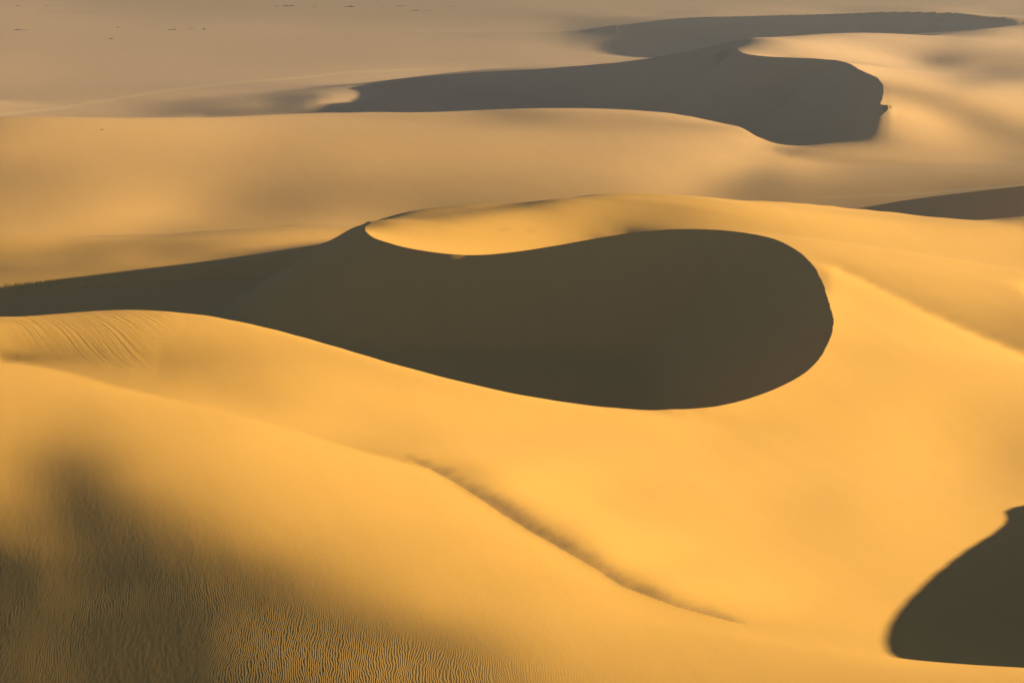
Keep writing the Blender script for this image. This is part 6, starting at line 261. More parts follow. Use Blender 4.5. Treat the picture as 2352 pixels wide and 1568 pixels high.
-8,-1,0,-2,1,-1,0,1,0,2,3,4,6,10,12,16,20,20,18,0,-17,-14,-13,-6,-4,0,-4,-4,-2,-4,-1,-1,4,-1,0,-5,-6,1,-3,-2,-1,-6,-1,-4,-2,-3,-1,-2,1,-3,0,2,0,3,0,4,2,2,0,1,-2,-3,-3,-3,-2,-4,-3,-1,-3,2,-1,1,1,0,1,0,1,0,0,-1,0,-3,-8,-8,-9,-3,4,-4,10,9,-117,-102,98,102,15,14,22,8,-8,-19,-24,-27,-25,-20,-17,-10,4,18,36,38,34,28,24,5,-10,-20,-22,-23,-19,-16,-12,-7,0,2,3,3,4,3,4,3,3,2,3,2,2,1,2,1,2,2,1,
-5,-2,-2,0,-3,1,-1,-3,1,-1,0,2,3,7,8,12,16,26,29,27,10,-2,-8,-14,-11,-11,-8,-7,-8,-4,-4,-2,-4,0,-4,-1,-1,-2,5,-1,-9,-3,-4,-6,-6,-2,-3,-2,-3,2,1,-1,2,0,1,-1,0,1,0,-1,0,0,-2,-2,-2,-2,0,-2,0,-1,0,1,0,-1,0,1,1,-2,1,-2,-2,-6,-4,-6,-5,-2,-2,1,0,-7,11,6,-116,-113,62,97,79,1,4,4,-6,-11,-17,-18,-13,-16,-18,-11,1,26,50,62,19,-21,-33,-38,-41,-31,-19,-1,14,15,14,11,9,10,6,5,4,4,4,2,2,3,2,2,1,1,1,1,0,
-4,-1,0,-4,0,-3,-3,-1,-4,-1,-3,-2,-2,-4,-2,-4,-1,-6,-2,5,19,23,18,14,1,0,0,2,1,2,2,2,1,-5,0,-6,-3,-3,-1,9,17,4,-12,-14,-5,-5,-5,-3,0,-3,-1,1,0,0,2,0,-1,-3,-1,-2,-3,-1,3,0,0,0,-1,-1,0,0,-1,-1,0,2,0,0,-2,1,-3,-2,-3,-2,-5,-4,-2,-4,-1,-3,-1,-2,-5,-9,12,32,-42,-102,-101,72,110,28,-13,-11,-7,-7,-14,-3,10,14,23,25,-4,-43,-51,-41,-39,-30,-8,9,26,34,27,25,17,16,11,7,8,5,5,3,1,3,2,1,1,1,1,1,0,1,1,
0,-3,-3,-1,-3,-3,-3,-2,-3,-6,-5,-7,-9,-9,-10,-12,-16,-14,-13,-1,13,13,16,12,15,11,8,5,7,4,11,11,10,10,-2,-2,-6,-3,-5,-2,1,16,29,28,-11,-24,-9,-5,-6,-3,-2,-3,-1,0,-3,1,1,0,-2,0,1,0,-4,0,0,-1,-1,1,-1,0,0,0,1,-2,-1,-1,0,-2,-1,-2,-3,-3,-1,-1,-5,0,-3,0,-2,-2,-1,2,-1,-12,-18,11,30,-60,-139,-9,62,51,46,37,-18,-14,-9,-8,-16,-19,19,29,-10,-34,-29,-7,8,17,12,6,8,8,10,6,8,5,4,5,2,3,3,0,2,0,2,-1,1,0,2,-1,1,
3,-1,-3,-2,-4,-2,-3,-6,-7,-6,-8,-9,-9,-13,-16,-16,-15,-13,-8,2,7,8,7,12,10,8,5,1,-4,-4,-12,-7,0,11,22,17,11,5,6,4,4,4,10,14,42,40,-11,-19,-12,-10,-7,-3,-2,-2,2,-2,-1,0,1,-1,-1,-2,0,-2,-2,-1,0,-2,0,-1,1,-1,-1,1,0,-1,-1,-1,-2,-1,-1,0,-2,-1,2,-2,-1,-4,-2,-2,-1,-4,-3,-7,-7,-6,-13,-14,32,-1,-19,-20,-43,-55,51,41,47,44,-53,-117,-133,-84,4,72,95,83,58,29,11,-3,-3,-3,-1,1,1,2,1,0,2,0,0,2,-1,1,-2,1,0,0,-2,1,-1,
7,-3,-2,-3,-2,-5,-4,-5,-5,-7,-8,-11,-13,-12,-13,-13,-11,-8,0,0,0,4,7,6,8,8,6,5,5,0,-2,-11,-18,-20,-11,6,16,18,16,12,12,10,6,10,11,19,44,16,-16,-8,-8,-4,-1,1,-2,0,0,0,-1,-2,-2,-1,-3,-2,-2,0,-2,-1,0,-1,-1,1,0,-1,-1,0,-2,0,-1,-1,0,-2,0,-2,0,-1,-1,-1,0,-1,-2,-2,-2,-3,-3,-2,-3,4,6,-4,-10,-3,18,42,1,-8,-63,-109,19,101,58,-31,-41,-22,1,12,15,17,13,10,-2,-3,-6,-3,-4,-2,-1,-1,-1,0,0,-1,0,-2,0,0,-2,-1,0,-2,-1,
9,-2,-2,-2,-3,-2,-5,-4,-5,-6,-8,-8,-10,-12,-12,-12,-14,-10,-11,-2,2,7,7,8,7,6,9,9,7,9,8,7,7,3,-5,-10,-11,-4,1,4,4,3,5,4,3,8,15,35,39,-11,-10,-2,-2,-1,-1,-1,-2,-4,-3,-1,-3,-3,-1,-2,-1,-2,-2,1,-3,0,0,-2,0,-1,0,0,0,-1,0,0,-2,1,-1,0,-3,1,-1,1,-2,1,-1,0,-2,0,-1,0,2,3,3,1,0,5,6,-1,-12,-15,5,35,-11,-61,-3,103,49,-12,-29,-21,-10,-6,-3,-5,-2,-6,-3,-5,-4,-3,-3,-1,-2,-1,-1,-2,-2,0,-3,-2,-1,-1,-1,-1,-1,
11,-1,-2,-2,-1,-3,-2,-3,-3,-5,-5,-6,-6,-7,-9,-12,-12,-17,-16,-4,15,12,14,12,-1,-2,0,6,10,9,10,8,5,2,0,-4,-3,-5,-7,-3,-1,3,2,3,2,0,2,9,20,44,12,-4,-4,-6,-4,-4,-6,-3,-4,-4,-2,-4,-2,-2,-1,-3,1,-3,1,-1,-2,1,-2,1,0,-2,1,-1,0,-1,0,-1,-1,1,1,-2,1,0,1,-1,1,1,0,1,1,2,3,2,2,1,4,2,3,-1,-2,5,20,23,-8,-13,-34,-65,-5,31,23,8,0,1,-2,3,0,0,-3,-2,-1,-4,-1,-3,0,-1,0,1,0,-6,-2,-4,-2,-2,-3,-1,-1,
12,-2,0,-1,-3,0,0,-2,-2,-1,-1,-2,-2,-2,-2,1,1,5,7,-8,-22,-24,-27,-22,7,18,14,13,18,24,20,1,-7,-4,-4,-2,-4,-6,-3,-7,-5,-4,3,4,8,6,5,4,10,16,22,8,3,0,-5,-7,-4,-6,-5,-5,-4,0,-4,-2,-2,0,-2,0,-1,0,0,-1,1,-1,-1,1,-1,1,0,-1,1,-1,1,-1,0,1,1,0,0,1,0,-1,3,0,3,2,3,2,1,1,0,2,1,7,8,5,-22,-46,-23,6,13,-4,-8,4,11,11,7,5,5,1,3,6,5,2,1,2,-3,-1,-6,-6,-6,-6,-5,2,-3,-2,-3,-3,-1,-2,-3,
10,2,-1,0,2,-1,-1,1,0,1,1,2,2,3,4,4,5,2,-3,-7,-13,-10,-5,-1,-7,-10,-5,-10,-20,-27,-20,22,35,13,4,3,3,5,3,3,-1,-2,-8,-6,-2,6,8,10,8,10,20,18,4,-3,-4,-6,-7,-5,-3,-3,-2,-3,1,-1,-1,0,-1,0,-1,0,1,-1,-1,0,1,-1,0,-1,0,2,-1,0,1,-1,1,1,-1,1,2,2,1,3,0,2,1,1,-1,-1,-1,-1,-2,-4,-2,-8,-10,-16,-6,5,8,2,0,5,5,1,3,5,10,7,13,14,11,3,-1,-4,-6,-7,-6,-8,-6,-4,-7,-5,-5,-5,-2,-3,-2,-2,-3,-4,-2,
13,-1,1,1,0,2,2,2,2,1,3,3,5,4,6,4,4,2,-1,-5,-8,-7,-8,-9,-11,-13,-15,-12,-9,-7,-9,-26,-25,6,18,16,20,23,20,3,-3,-2,-3,-5,-8,-6,-1,4,10,15,19,4,1,-1,-3,-2,-1,0,-1,2,0,0,-1,2,-1,0,1,0,1,-1,-1,2,0,0,-1,1,0,1,0,-1,1,1,-1,2,0,0,3,2,0,0,2,1,0,2,-2,-1,-1,-1,-3,-5,-8,-2,-3,-2,-5,-1,1,8,9,7,7,11,11,7,5,5,3,3,-1,-1,-2,-1,-1,-1,-5,-5,-6,-7,-6,-8,-5,-6,-5,-5,-2,-2,-4,-3,-3,-2,-2,
14,0,1,1,1,1,1,2,4,5,4,5,5,6,5,6,3,2,-1,-2,-4,-9,-7,-11,-13,-12,-9,-9,-6,-5,-2,-2,-1,-5,-7,-8,-17,-26,-24,12,25,16,3,-2,-1,-6,-6,-5,-6,-1,4,25,13,3,5,10,8,7,6,4,4,3,2,0,4,0,1,0,1,0,1,-1,2,-1,1,0,1,0,0,1,0,0,1,1,1,2,-1,1,3,1,1,0,2,-2,0,-3,-6,-3,1,5,12,-1,-6,-6,-1,1,8,13,10,12,7,6,4,3,1,1,-2,-1,-1,-5,-4,-4,-3,-6,-3,-6,-5,-6,-6,-7,-5,-7,-4,-4,-5,-4,-1,-3,-2,-1,-2,
12,3,1,0,2,2,2,3,2,4,4,7,5,6,6,5,4,2,1,-3,-6,-3,-9,-8,-8,-8,-8,-6,-5,-4,-4,-2,-3,-7,-8,-7,-7,-6,-5,-22,-30,-24,2,10,6,7,2,-11,-21,-29,-30,-17,23,49,42,28,21,14,11,7,5,4,4,3,0,3,1,2,-1,3,0,1,-1,2,0,1,-1,0,1,0,0,2,1,0,1,1,3,1,1,2,3,2,1,3,3,4,8,4,1,-1,-8,-2,-1,0,1,4,7,5,9,5,8,4,2,1,0,-4,-1,-3,-5,-2,-5,-5,-7,-5,-8,-5,-8,-5,-7,-5,-7,-2,-5,-5,-3,-1,-2,0,-2,-2,-1,
13,-1,2,3,2,1,4,2,3,3,4,2,5,6,5,5,6,6,2,-1,-4,-10,-7,-4,-5,-4,-6,-4,-5,-2,-4,-6,-7,-7,-6,-6,-3,-2,-5,-5,-2,1,-7,-9,-10,-15,-18,-5,12,16,23,22,0,-13,-5,2,6,6,6,6,6,5,3,4,3,1,2,1,4,-1,2,1,0,1,0,0,2,0,0,0,2,0,0,2,1,2,1,1,1,3,1,2,4,2,4,4,3,5,3,3,3,2,2,1,0,5,4,4,2,3,1,1,0,-1,-3,-1,-5,-3,-4,-6,-4,-7,-6,-7,-5,-8,-6,-8,-6,-5,-4,-6,-4,-1,-2,0,-1,-2,1,0,-2,
11,4,0,1,2,2,1,2,3,2,3,3,3,2,3,5,5,5,6,-1,-8,-3,1,1,-1,-4,-3,-5,-3,-5,-3,-3,-4,-6,-5,-5,-3,-1,0,-1,-2,-3,-5,-7,-3,-1,4,5,1,3,-3,-8,-3,0,-3,0,0,4,4,4,4,4,3,2,4,3,2,2,0,3,0,0,3,0,2,0,0,1,1,1,-1,0,2,0,2,0,1,3,3,0,2,3,2,3,2,4,4,4,8,4,8,6,9,9,8,-2,-4,-6,-5,-5,-4,-3,-4,-4,-2,-4,-2,-4,-4,-3,-6,-4,-7,-7,-8,-8,-7,-5,-5,-5,-4,-2,0,-1,0,-1,0,2,0,0,2,
12,0,3,1,0,3,0,2,1,1,1,2,1,1,1,-1,-2,-4,-1,9,23,18,7,-5,-6,-4,-2,-2,-3,-3,-4,-6,-6,-4,-4,-2,-1,-2,-1,-2,-1,-2,-3,-1,-3,2,2,-2,-3,-4,-6,-4,-3,-4,1,-2,1,1,0,2,2,2,5,2,1,2,2,2,2,1,3,2,0,1,0,1,0,1,0,1,2,1,0,2,0,0,2,0,0,3,1,3,2,4,3,1,5,5,4,9,5,9,5,5,1,1,-7,-6,-7,-7,-7,-8,-5,-5,-6,-1,-2,-1,0,-4,-3,-7,-7,-8,-8,-7,-6,-6,-4,-2,0,0,1,1,3,2,2,0,1,2,1,
12,1,-1,2,1,-1,3,0,1,1,1,0,0,0,0,0,0,2,2,5,2,7,9,15,13,12,4,3,-2,-7,-11,-11,-8,-3,-2,-1,-2,-2,-1,-1,-3,-2,-1,-2,1,-1,-2,-1,-6,-8,-6,-7,-4,-1,-4,-1,-1,-1,2,2,1,2,0,4,2,2,2,2,1,1,0,2,1,2,0,2,1,0,1,1,0,2,0,-1,0,1,-1,1,1,1,3,0,2,2,3,4,4,4,5,3,3,1,1,-3,-2,-5,-1,-6,-8,-8,-10,-10,-10,-8,-5,-5,-1,2,2,4,-1,-3,-6,-7,-9,-5,-5,-2,0,2,1,3,2,5,4,4,2,5,3,2,2,
12,0,2,-2,1,1,-2,1,0,1,0,0,0,1,0,0,3,5,5,3,6,3,8,7,11,5,6,1,0,2,4,6,0,-8,-8,-5,-4,-3,-5,-4,-1,-2,-3,-1,-3,-4,-2,-5,-4,-3,-4,-4,-6,-4,-2,-2,-2,-1,1,-1,2,1,2,1,2,2,1,1,2,1,1,-1,1,-1,3,-1,2,2,1,0,1,-2,1,0,0,1,1,0,1,0,0,2,1,0,1,5,3,4,1,-1,1,-4,-4,-4,-6,-6,-7,-6,-9,-12,-13,-12,-14,-14,-12,-11,-3,4,11,11,3,-5,-8,-7,-1,-1,4,5,7,6,8,8,8,6,5,2,5,1,3,3,3,
9,1,-1,2,0,-1,2,-1,0,0,-1,-1,1,-1,0,2,1,1,4,5,3,5,4,7,5,8,7,6,5,3,2,-2,2,3,1,-3,-4,-5,-3,-2,-6,-3,-2,-3,-2,-1,-5,-4,-3,-6,-5,-5,-2,-5,-3,-2,-1,0,-2,1,0,2,1,1,2,1,2,1,0,2,0,2,0,1,-1,3,-1,0,0,0,-1,2,-1,-1,0,-1,-1,-1,0,0,0,0,2,2,2,0,1,0,-1,-1,-6,-4,-8,-9,-9,-9,-10,-11,-10,-12,-15,-18,-17,-16,-22,-22,-21,-11,12,25,0,-12,3,9,13,19,18,17,14,13,12,10,10,8,6,4,3,4,3,4,3,
9,-1,1,0,0,1,-1,1,-1,-3,0,1,-3,0,1,-1,0,1,0,0,2,3,3,4,5,7,7,9,9,7,3,3,-1,1,1,2,1,3,-3,-8,-1,-3,-2,-2,-2,-5,-1,-4,-4,-5,-5,-5,-6,-3,-3,-3,-1,1,1,1,1,0,2,1,1,2,0,1,2,-1,2,0,1,1,1,-2,1,0,-1,0,0,-2,-1,1,-2,-1,-2,-1,-4,0,-2,-1,-2,1,0,-1,-1,-2,-2,-5,-7,-10,-11,-12,-14,-13,-14,-11,-10,-12,-13,-17,-23,-29,-22,-19,-29,-47,-78,-79,-4,54,65,79,61,45,31,27,21,20,15,13,10,9,1,5,4,4,3,2,4,
7,1,0,0,-1,1,0,-2,0,1,-1,-3,1,-3,-2,0,-2,-2,-2,2,0,0,1,2,2,3,6,7,8,7,8,5,4,1,0,-1,2,2,9,13,-1,-7,-4,-2,-3,-1,-5,-1,-5,-4,-7,-7,-6,-5,-3,1,0,-1,1,1,3,2,0,1,0,0,1,1,0,2,-1,1,0,-1,0,0,-1,0,0,-1,0,-1,0,-3,-1,-3,-2,-3,-1,-6,-3,-3,-2,-4,-1,0,0,-3,-6,-10,-12,-16,-17,-18,-15,-18,-19,-24,-19,-2,14,27,34,33,24,13,4,-7,-13,-17,-13,-13,-22,-37,-5,12,31,24,26,18,13,12,9,0,5,4,3,3,4,4,2,
5,0,0,0,2,-2,0,0,0,0,-2,1,-3,1,-3,-4,-1,-2,-1,-3,0,0,0,-2,1,-1,3,3,6,8,6,8,6,3,1,1,0,1,3,4,16,19,4,-8,-13,-4,5,-2,-3,-8,-9,-9,-7,-3,0,1,3,3,2,1,-1,1,1,0,1,-1,0,-1,0,-1,1,-1,0,1,-1,0,1,-2,0,0,-2,-1,-2,0,-2,-2,-3,-3,-6,-5,-6,-7,-7,-4,-5,-3,-2,-5,-13,-17,-19,-21,-26,-30,-23,4,22,39,40,28,13,2,-3,0,0,-1,2,10,19,23,2,-10,-3,8,-5,-10,-20,-3,-4,3,11,7,-1,4,4,3,4,2,2,2,2,
4,0,1,0,-2,2,-1,1,-1,-1,1,-2,0,-3,0,0,-3,-2,-2,-2,-1,-1,-2,-1,-3,0,-2,3,2,3,7,4,6,5,3,0,-1,0,-3,1,-2,4,13,24,28,5,-13,-11,-8,-4,-5,-8,-8,5,7,5,1,0,-1,0,-1,-3,-2,-1,-2,0,0,-1,-1,-1,0,-1,-1,0,-1,0,-2,1,-1,-1,0,-1,0,-2,-1,-2,-2,-4,-3,-6,-8,-11,-12,-14,-11,-5,-8,-19,-27,-36,-37,-16,19,48,51,29,17,6,-1,-2,2,2,3,1,3,5,9,12,17,14,8,1,-1,-6,-4,-4,0,-7,-1,-2,-6,-8,1,0,2,2,0,2,2,0,2,
1,1,-1,1,1,-1,1,0,0,0,0,0,0,1,-2,-1,1,-1,-1,0,-2,-2,-1,-2,-2,-1,-1,-3,0,2,2,5,4,5,4,2,1,-1,0,-4,0,-6,-2,-5,-4,8,15,19,18,20,22,23,12,-14,-16,-15,-9,-8,-5,-6,-4,-3,-2,-3,-2,-2,-3,0,-2,1,-3,1,-1,-2,1,-1,0,-3,0,-1,-1,1,-2,-1,0,0,-1,-1,-3,-1,-5,-7,-15,-23,-25,-33,-70,-60,-25,21,53,61,44,24,13,8,4,2,1,3,1,3,3,4,4,7,10,11,10,11,6,4,0,0,-2,-2,-2,-3,-7,-8,-7,-3,-4,0,-1,-1,1,0,-1,1,0,
0,0,1,-1,2,0,1,0,1,1,0,1,1,0,2,1,-1,1,1,-1,-1,-1,-2,-1,-1,-3,-2,0,-2,0,0,3,3,2,5,5,4,2,1,2,-1,2,0,1,2,5,9,9,11,11,13,13,14,3,-9,-9,-11,-9,-8,-6,-6,-4,-5,-3,-2,-4,-1,-3,-1,-3,1,-3,0,0,-2,-1,-2,2,-2,-1,0,-3,1,0,-1,-1,1,1,4,2,6,8,13,15,-3,-36,2,26,24,11,-1,-20,-25,-21,-15,-7,-2,-2,2,0,2,3,4,4,6,7,6,8,7,6,6,3,1,1,-3,-3,-3,-4,-6,-5,-5,-3,-1,-2,-2,-1,-2,-2,0,0,-1,
-4,1,1,3,-1,2,0,2,1,0,2,1,2,1,3,1,2,1,0,1,0,-1,0,-2,-1,-1,0,-3,-1,-1,1,-1,2,5,3,5,4,3,2,1,-1,1,-1,2,0,1,1,1,3,3,5,6,11,21,9,-7,-6,-5,-7,-5,-4,-5,-4,-4,-5,-1,-4,-2,0,-2,-3,0,-1,-2,-1,-1,0,-3,0,0,-3,1,-2,0,-1,2,0,1,0,2,1,1,0,0,8,37,32,10,-5,-12,-17,-13,-11,-10,-9,-6,-5,-3,-1,2,2,2,2,5,4,5,5,4,5,3,3,1,2,-3,-1,-2,-5,-5,-1,-3,-2,-3,-3,-3,-1,-2,-2,1,-2,-2,0,
-5,1,1,0,2,1,2,0,2,3,2,3,0,5,0,3,3,2,2,0,-1,0,-1,0,0,0,-3,-1,0,-2,-1,2,2,2,3,4,3,3,1,0,2,-2,1,-3,0,-4,-1,-1,-2,0,-2,1,1,7,19,22,2,-5,-3,-5,-6,-5,-4,-5,-2,-4,-1,-2,-4,0,0,-1,-1,-1,-1,-1,-2,-1,-2,-2,0,-2,0,-1,1,-1,0,2,0,1,0,1,0,2,7,9,12,13,13,1,-9,-9,-6,-4,-2,-5,-4,0,-1,0,1,2,4,2,3,1,3,2,1,2,-1,2,-3,0,-2,-3,-2,-2,-5,-1,-3,-1,-2,0,-3,-1,0,-3,-1,0,-2,
-7,1,2,0,2,1,2,3,1,3,1,3,5,0,5,2,2,3,0,0,1,0,-1,0,-1,-1,1,0,-2,1,0,-1,1,2,4,2,3,1,3,0,-1,-1,-2,-1,-4,0,-5,-4,-2,-3,-2,-3,0,-1,4,8,19,12,-1,-3,-1,-2,-5,-2,-4,-2,-3,0,0,-1,-1,-1,-1,0,-1,-1,-1,-2,-2,-3,-1,-1,-2,-1,0,1,2,0,4,1,3,0,2,2,3,1,0,1,3,8,13,7,0,-4,-7,-2,-2,-3,1,0,2,3,0,2,0,2,-1,0,0,-2,1,-4,1,-2,-2,-3,-3,-1,-1,-3,0,-3,0,-3,0,-2,-1,-1,0,-2,0,
-9,2,0,4,0,3,1,1,4,1,5,1,3,4,2,5,2,1,3,1,-1,-2,0,-1,-1,0,-2,0,-1,-1,0,1,0,2,1,3,3,3,-1,0,-1,0,-2,-2,-2,-4,-2,-3,-5,-4,-3,-1,-4,-1,-3,0,2,9,15,9,2,-2,0,-3,-2,-1,0,-3,0,-1,1,1,1,0,-1,-2,-1,-2,-3,-1,-4,-3,-1,1,0,1,4,5,4,5,2,3,1,0,-1,0,0,2,1,2,2,5,4,0,2,-3,1,0,-1,3,3,3,3,-1,-1,-3,-3,-3,-3,-1,-4,1,-4,-2,-1,0,-1,-4,0,-2,-2,1,-2,0,-1,0,-2,1,-1,0,-2,
-9,1,2,0,3,0,3,3,1,3,2,5,3,5,3,2,4,3,0,-1,-2,-1,-2,-2,-1,-2,0,-2,0,-1,0,0,0,-1,3,2,1,2,2,1,0,-1,-1,-3,-1,-3,-2,-3,-3,-3,-2,-5,-2,-4,-1,-2,-2,-1,1,5,6,9,7,6,3,-1,-3,0,-2,0,1,1,-1,0,2,1,-2,-2,-2,-4,-2,-1,-1,-2,2,6,3,6,8,6,2,-4,-3,-1,1,0,-2,0,-1,1,1,2,3,6,2,3,-4,-1,0,2,8,8,-2,-5,-5,-6,-2,-3,-3,-2,0,-4,0,-1,-2,-2,-1,1,-3,1,-1,-1,-2,1,-1,-1,1,-3,0,-1,1,
-11,1,2,1,1,3,0,3,3,4,2,4,3,3,6,4,4,2,2,0,-4,-4,-3,-3,-4,-2,-2,-1,0,-1,-2,-1,0,1,-1,1,3,1,2,1,0,0,-2,0,-2,0,-3,-2,-1,-1,-4,-2,-5,-2,-4,-2,0,-1,-1,1,3,3,3,4,4,5,5,1,0,-2,-5,-3,3,5,5,1,-1,0,-1,0,-1,-1,0,3,6,10,13,3,-10,-13,-7,1,3,1,0,0,2,-1,3,0,2,1,4,3,4,3,3,0,-3,-8,-15,-9,5,3,2,3,-1,0,1,-2,-1,1,-2,0,-1,-1,-1,-1,0,-1,0,-2,2,-3,1,0,-2,2,-2,0,-1,
-11,2,0,2,1,0,3,1,2,1,5,1,6,4,4,5,4,5,2,-2,-2,-4,-5,-4,-2,-4,-2,-3,-2,-1,-1,-1,-1,-1,0,-1,0,3,0,2,1,0,1,0,-1,-2,-1,0,-3,-3,-1,-3,-1,-4,-3,-2,-2,-1,-1,-1,1,0,2,3,3,3,2,3,3,2,2,1,-4,-6,-6,3,9,7,4,2,2,4,9,11,5,-13,-19,-13,-3,3,3,2,0,2,1,1,2,2,0,3,2,3,1,2,1,0,1,0,-2,-2,-2,-7,-7,1,2,1,2,2,1,2,-1,-1,2,-2,0,0,0,-1,1,-2,0,1,-2,1,-2,0,1,-2,1,-1,0,
-11,-1,1,1,1,2,1,1,2,2,1,5,1,5,3,5,4,2,4,1,-1,-3,-3,-3,-4,-2,-4,0,-4,-1,-1,-3,-1,-2,-2,0,-1,-2,3,0,2,1,0,0,0,0,1,-2,1,-1,-3,-3,-4,-2,-2,-3,-3,-1,0,-1,-1,0,1,-2,1,1,2,2,1,4,2,1,2,1,2,0,-2,1,5,4,4,1,-7,-11,-12,-1,0,2,2,1,1,0,2,0,1,3,1,3,3,2,3,2,2,2,2,2,2,1,3,2,1,-3,-4,-5,-3,1,1,1,0,1,2,1,-1,1,1,0,-1,1,-2,2,-1,-1,0,-1,1,-1,-1,0,-1,0,-1,
-12,2,0,-1,1,0,1,0,1,1,2,0,3,1,4,2,4,5,2,5,0,1,0,0,-2,-2,-1,-5,1,-4,-2,-1,-3,-1,-3,-2,-2,-1,-2,1,0,0,3,0,1,1,-1,1,-2,-1,-2,-1,-2,-2,-2,-2,-1,-3,-2,0,-1,0,-2,1,-1,-1,0,-1,1,-2,1,0,1,1,0,-1,1,0,1,3,2,-1,0,-3,-2,-4,0,-1,-1,0,-1,0,-1,2,1,0,2,2,1,3,1,2,2,1,0,2,1,2,1,0,2,3,0,1,2,1,0,1,3,1,1,2,0,1,-1,1,1,-1,0,-2,0,0,0,0,-2,0,0,-1,0,0,-2,
-11,-1,1,0,-1,1,-2,1,0,1,-1,1,-1,1,-1,1,1,3,5,4,7,5,4,1,3,0,-2,1,-4,0,-2,-2,-3,-3,-2,-4,-3,-2,-2,-1,0,1,-2,1,1,0,2,0,1,-1,1,-2,0,-3,-2,0,-2,1,-1,-2,-1,-2,-2,-1,-1,-2,-1,0,-1,0,-1,0,-1,1,-1,0,0,1,1,2,2,2,-1,-1,-3,-2,-2,-2,-1,-2,-2,-1,-1,-2,1,1,1,1,2,0,1,1,1,1,2,0,1,1,1,3,0,2,4,3,2,1,5,2,1,2,3,0,2,1,1,-1,0,0,0,0,-1,-1,0,-1,0,-2,-1,1,-2,-2,2,
-10,-1,-2,1,-1,-2,1,-1,-2,-2,0,-2,0,-2,0,-1,-1,-1,2,4,10,10,9,6,3,2,3,0,0,-2,-2,-1,-1,-4,-2,-3,-3,-3,-2,-2,-2,-1,1,1,0,1,-1,0,1,1,-1,0,-1,1,0,-2,1,-3,0,0,-1,0,0,-2,-2,0,-3,-2,-1,-1,-1,0,-1,-2,2,-1,0,1,1,0,0,0,0,-1,-2,-1,-3,-1,-2,-2,-1,-2,-1,0,-1,1,0,-1,1,0,0,1,0,0,1,0,1,1,2,0,3,1,1,4,5,5,2,4,3,3,1,2,2,0,0,1,-1,0,0,-1,0,-1,-2,-1,-1,1,-1,-3,0,1,-3,
-8,-1,-1,-4,-1,-1,-3,-2,-1,-2,-2,-1,-3,-1,-3,-2,-1,-1,-1,4,3,8,7,9,7,7,3,3,2,2,0,-1,-1,0,-2,-2,-2,-2,-2,-3,0,-2,-1,-1,0,0,1,2,-1,0,1,2,1,1,1,0,-2,3,-1,0,-1,-1,-1,-2,-1,-2,0,-1,-2,-1,-1,-2,0,0,-3,2,-1,-1,-1,1,0,0,0,-2,0,-4,-1,-3,-1,-1,-2,-1,0,-1,0,-2,1,0,-1,0,0,-2,1,0,-1,2,0,2,0,2,-1,1,4,3,3,4,5,4,3,3,1,2,1,1,2,-1,0,-1,-1,0,-2,0,-1,0,-1,-2,-1,0,-1,-3,0,
-6,-3,-3,0,-3,-4,-2,-3,-4,-2,-5,-4,-2,-3,-1,-1,0,2,1,0,1,-1,2,5,6,6,7,4,5,2,4,1,2,1,0,1,0,0,-1,-1,-3,1,-1,0,0,0,1,-1,2,1,1,1,2,1,1,3,2,-2,1,-1,2,-1,-1,0,-1,0,-2,-2,-1,-1,-1,0,-2,-1,1,-2,0,-1,1,-2,0,0,-2,-1,-4,-1,-3,0,-3,-2,-1,-2,-1,1,-1,2,-2,0,-1,0,0,0,-1,0,1,-1,1,-1,1,0,1,2,0,3,4,5,3,3,4,2,4,1,0,2,-2,1,1,-1,-1,-1,-1,-1,-1,-2,-1,-2,-1,-1,-1,0,-1,
-4,-3,-2,-5,-3,-3,-4,-5,-5,-6,-5,-4,-6,-6,-3,-2,-1,0,4,1,0,0,2,0,3,4,5,6,5,5,2,5,2,3,3,3,2,2,1,3,1,-1,2,-1,1,1,0,1,0,2,1,2,1,4,2,0,1,2,1,3,-2,1,0,1,0,-2,0,1,-1,-2,0,-1,0,0,-1,-1,-1,0,-2,1,-2,-2,-1,-2,-2,-3,-3,-4,-1,-2,0,0,0,-1,0,-2,0,1,0,-1,-1,0,-1,0,0,1,0,0,-1,1,0,-1,3,3,3,2,4,3,3,2,1,2,2,-1,2,-2,-1,0,-1,-1,0,-2,-1,-2,-1,0,-1,-2,-2,-1,-2,
-1,-2,-4,-3,-5,-4,-6,-6,-7,-9,-8,-13,-10,-9,-11,-8,-4,-1,2,9,6,5,1,4,4,3,3,4,3,4,6,2,5,4,3,3,4,3,6,2,5,3,0,3,0,1,1,1,2,1,3,2,3,0,3,3,3,2,2,0,3,1,2,0,1,2,0,-1,1,2,-1,-1,1,-1,0,1,-1,0,-1,-2,1,-1,-2,-3,-3,-5,-3,-3,-3,-2,-3,0,-2,0,0,1,0,-1,0,-1,0,0,0,0,-1,0,0,1,1,-1,1,0,0,1,3,3,2,3,1,2,1,1,0,0,-1,3,-2,-1,0,-1,-2,-1,-1,-1,-1,-2,-2,0,-1,-2,0,
2,-4,-3,-4,-3,-5,-5,-7,-9,-10,-14,-14,-18,-20,-21,-19,-18,-10,1,13,20,15,12,8,5,5,5,4,4,5,2,6,3,3,5,3,5,4,2,6,3,5,4,3,3,2,3,2,2,2,2,2,2,4,2,2,2,3,3,2,3,3,2,3,1,2,2,2,1,0,2,2,0,2,2,-1,2,-1,1,1,-2,0,-1,-2,-5,-4,-7,-5,-4,-2,-1,-2,-1,-1,0,-1,1,-1,-1,2,-1,-2,0,0,1,-1,1,-1,0,0,0,1,0,1,1,1,2,1,1,1,2,-1,0,2,0,-3,0,0,-2,-1,0,-2,-1,0,-2,-1,-1,-1,-1,0,-1,
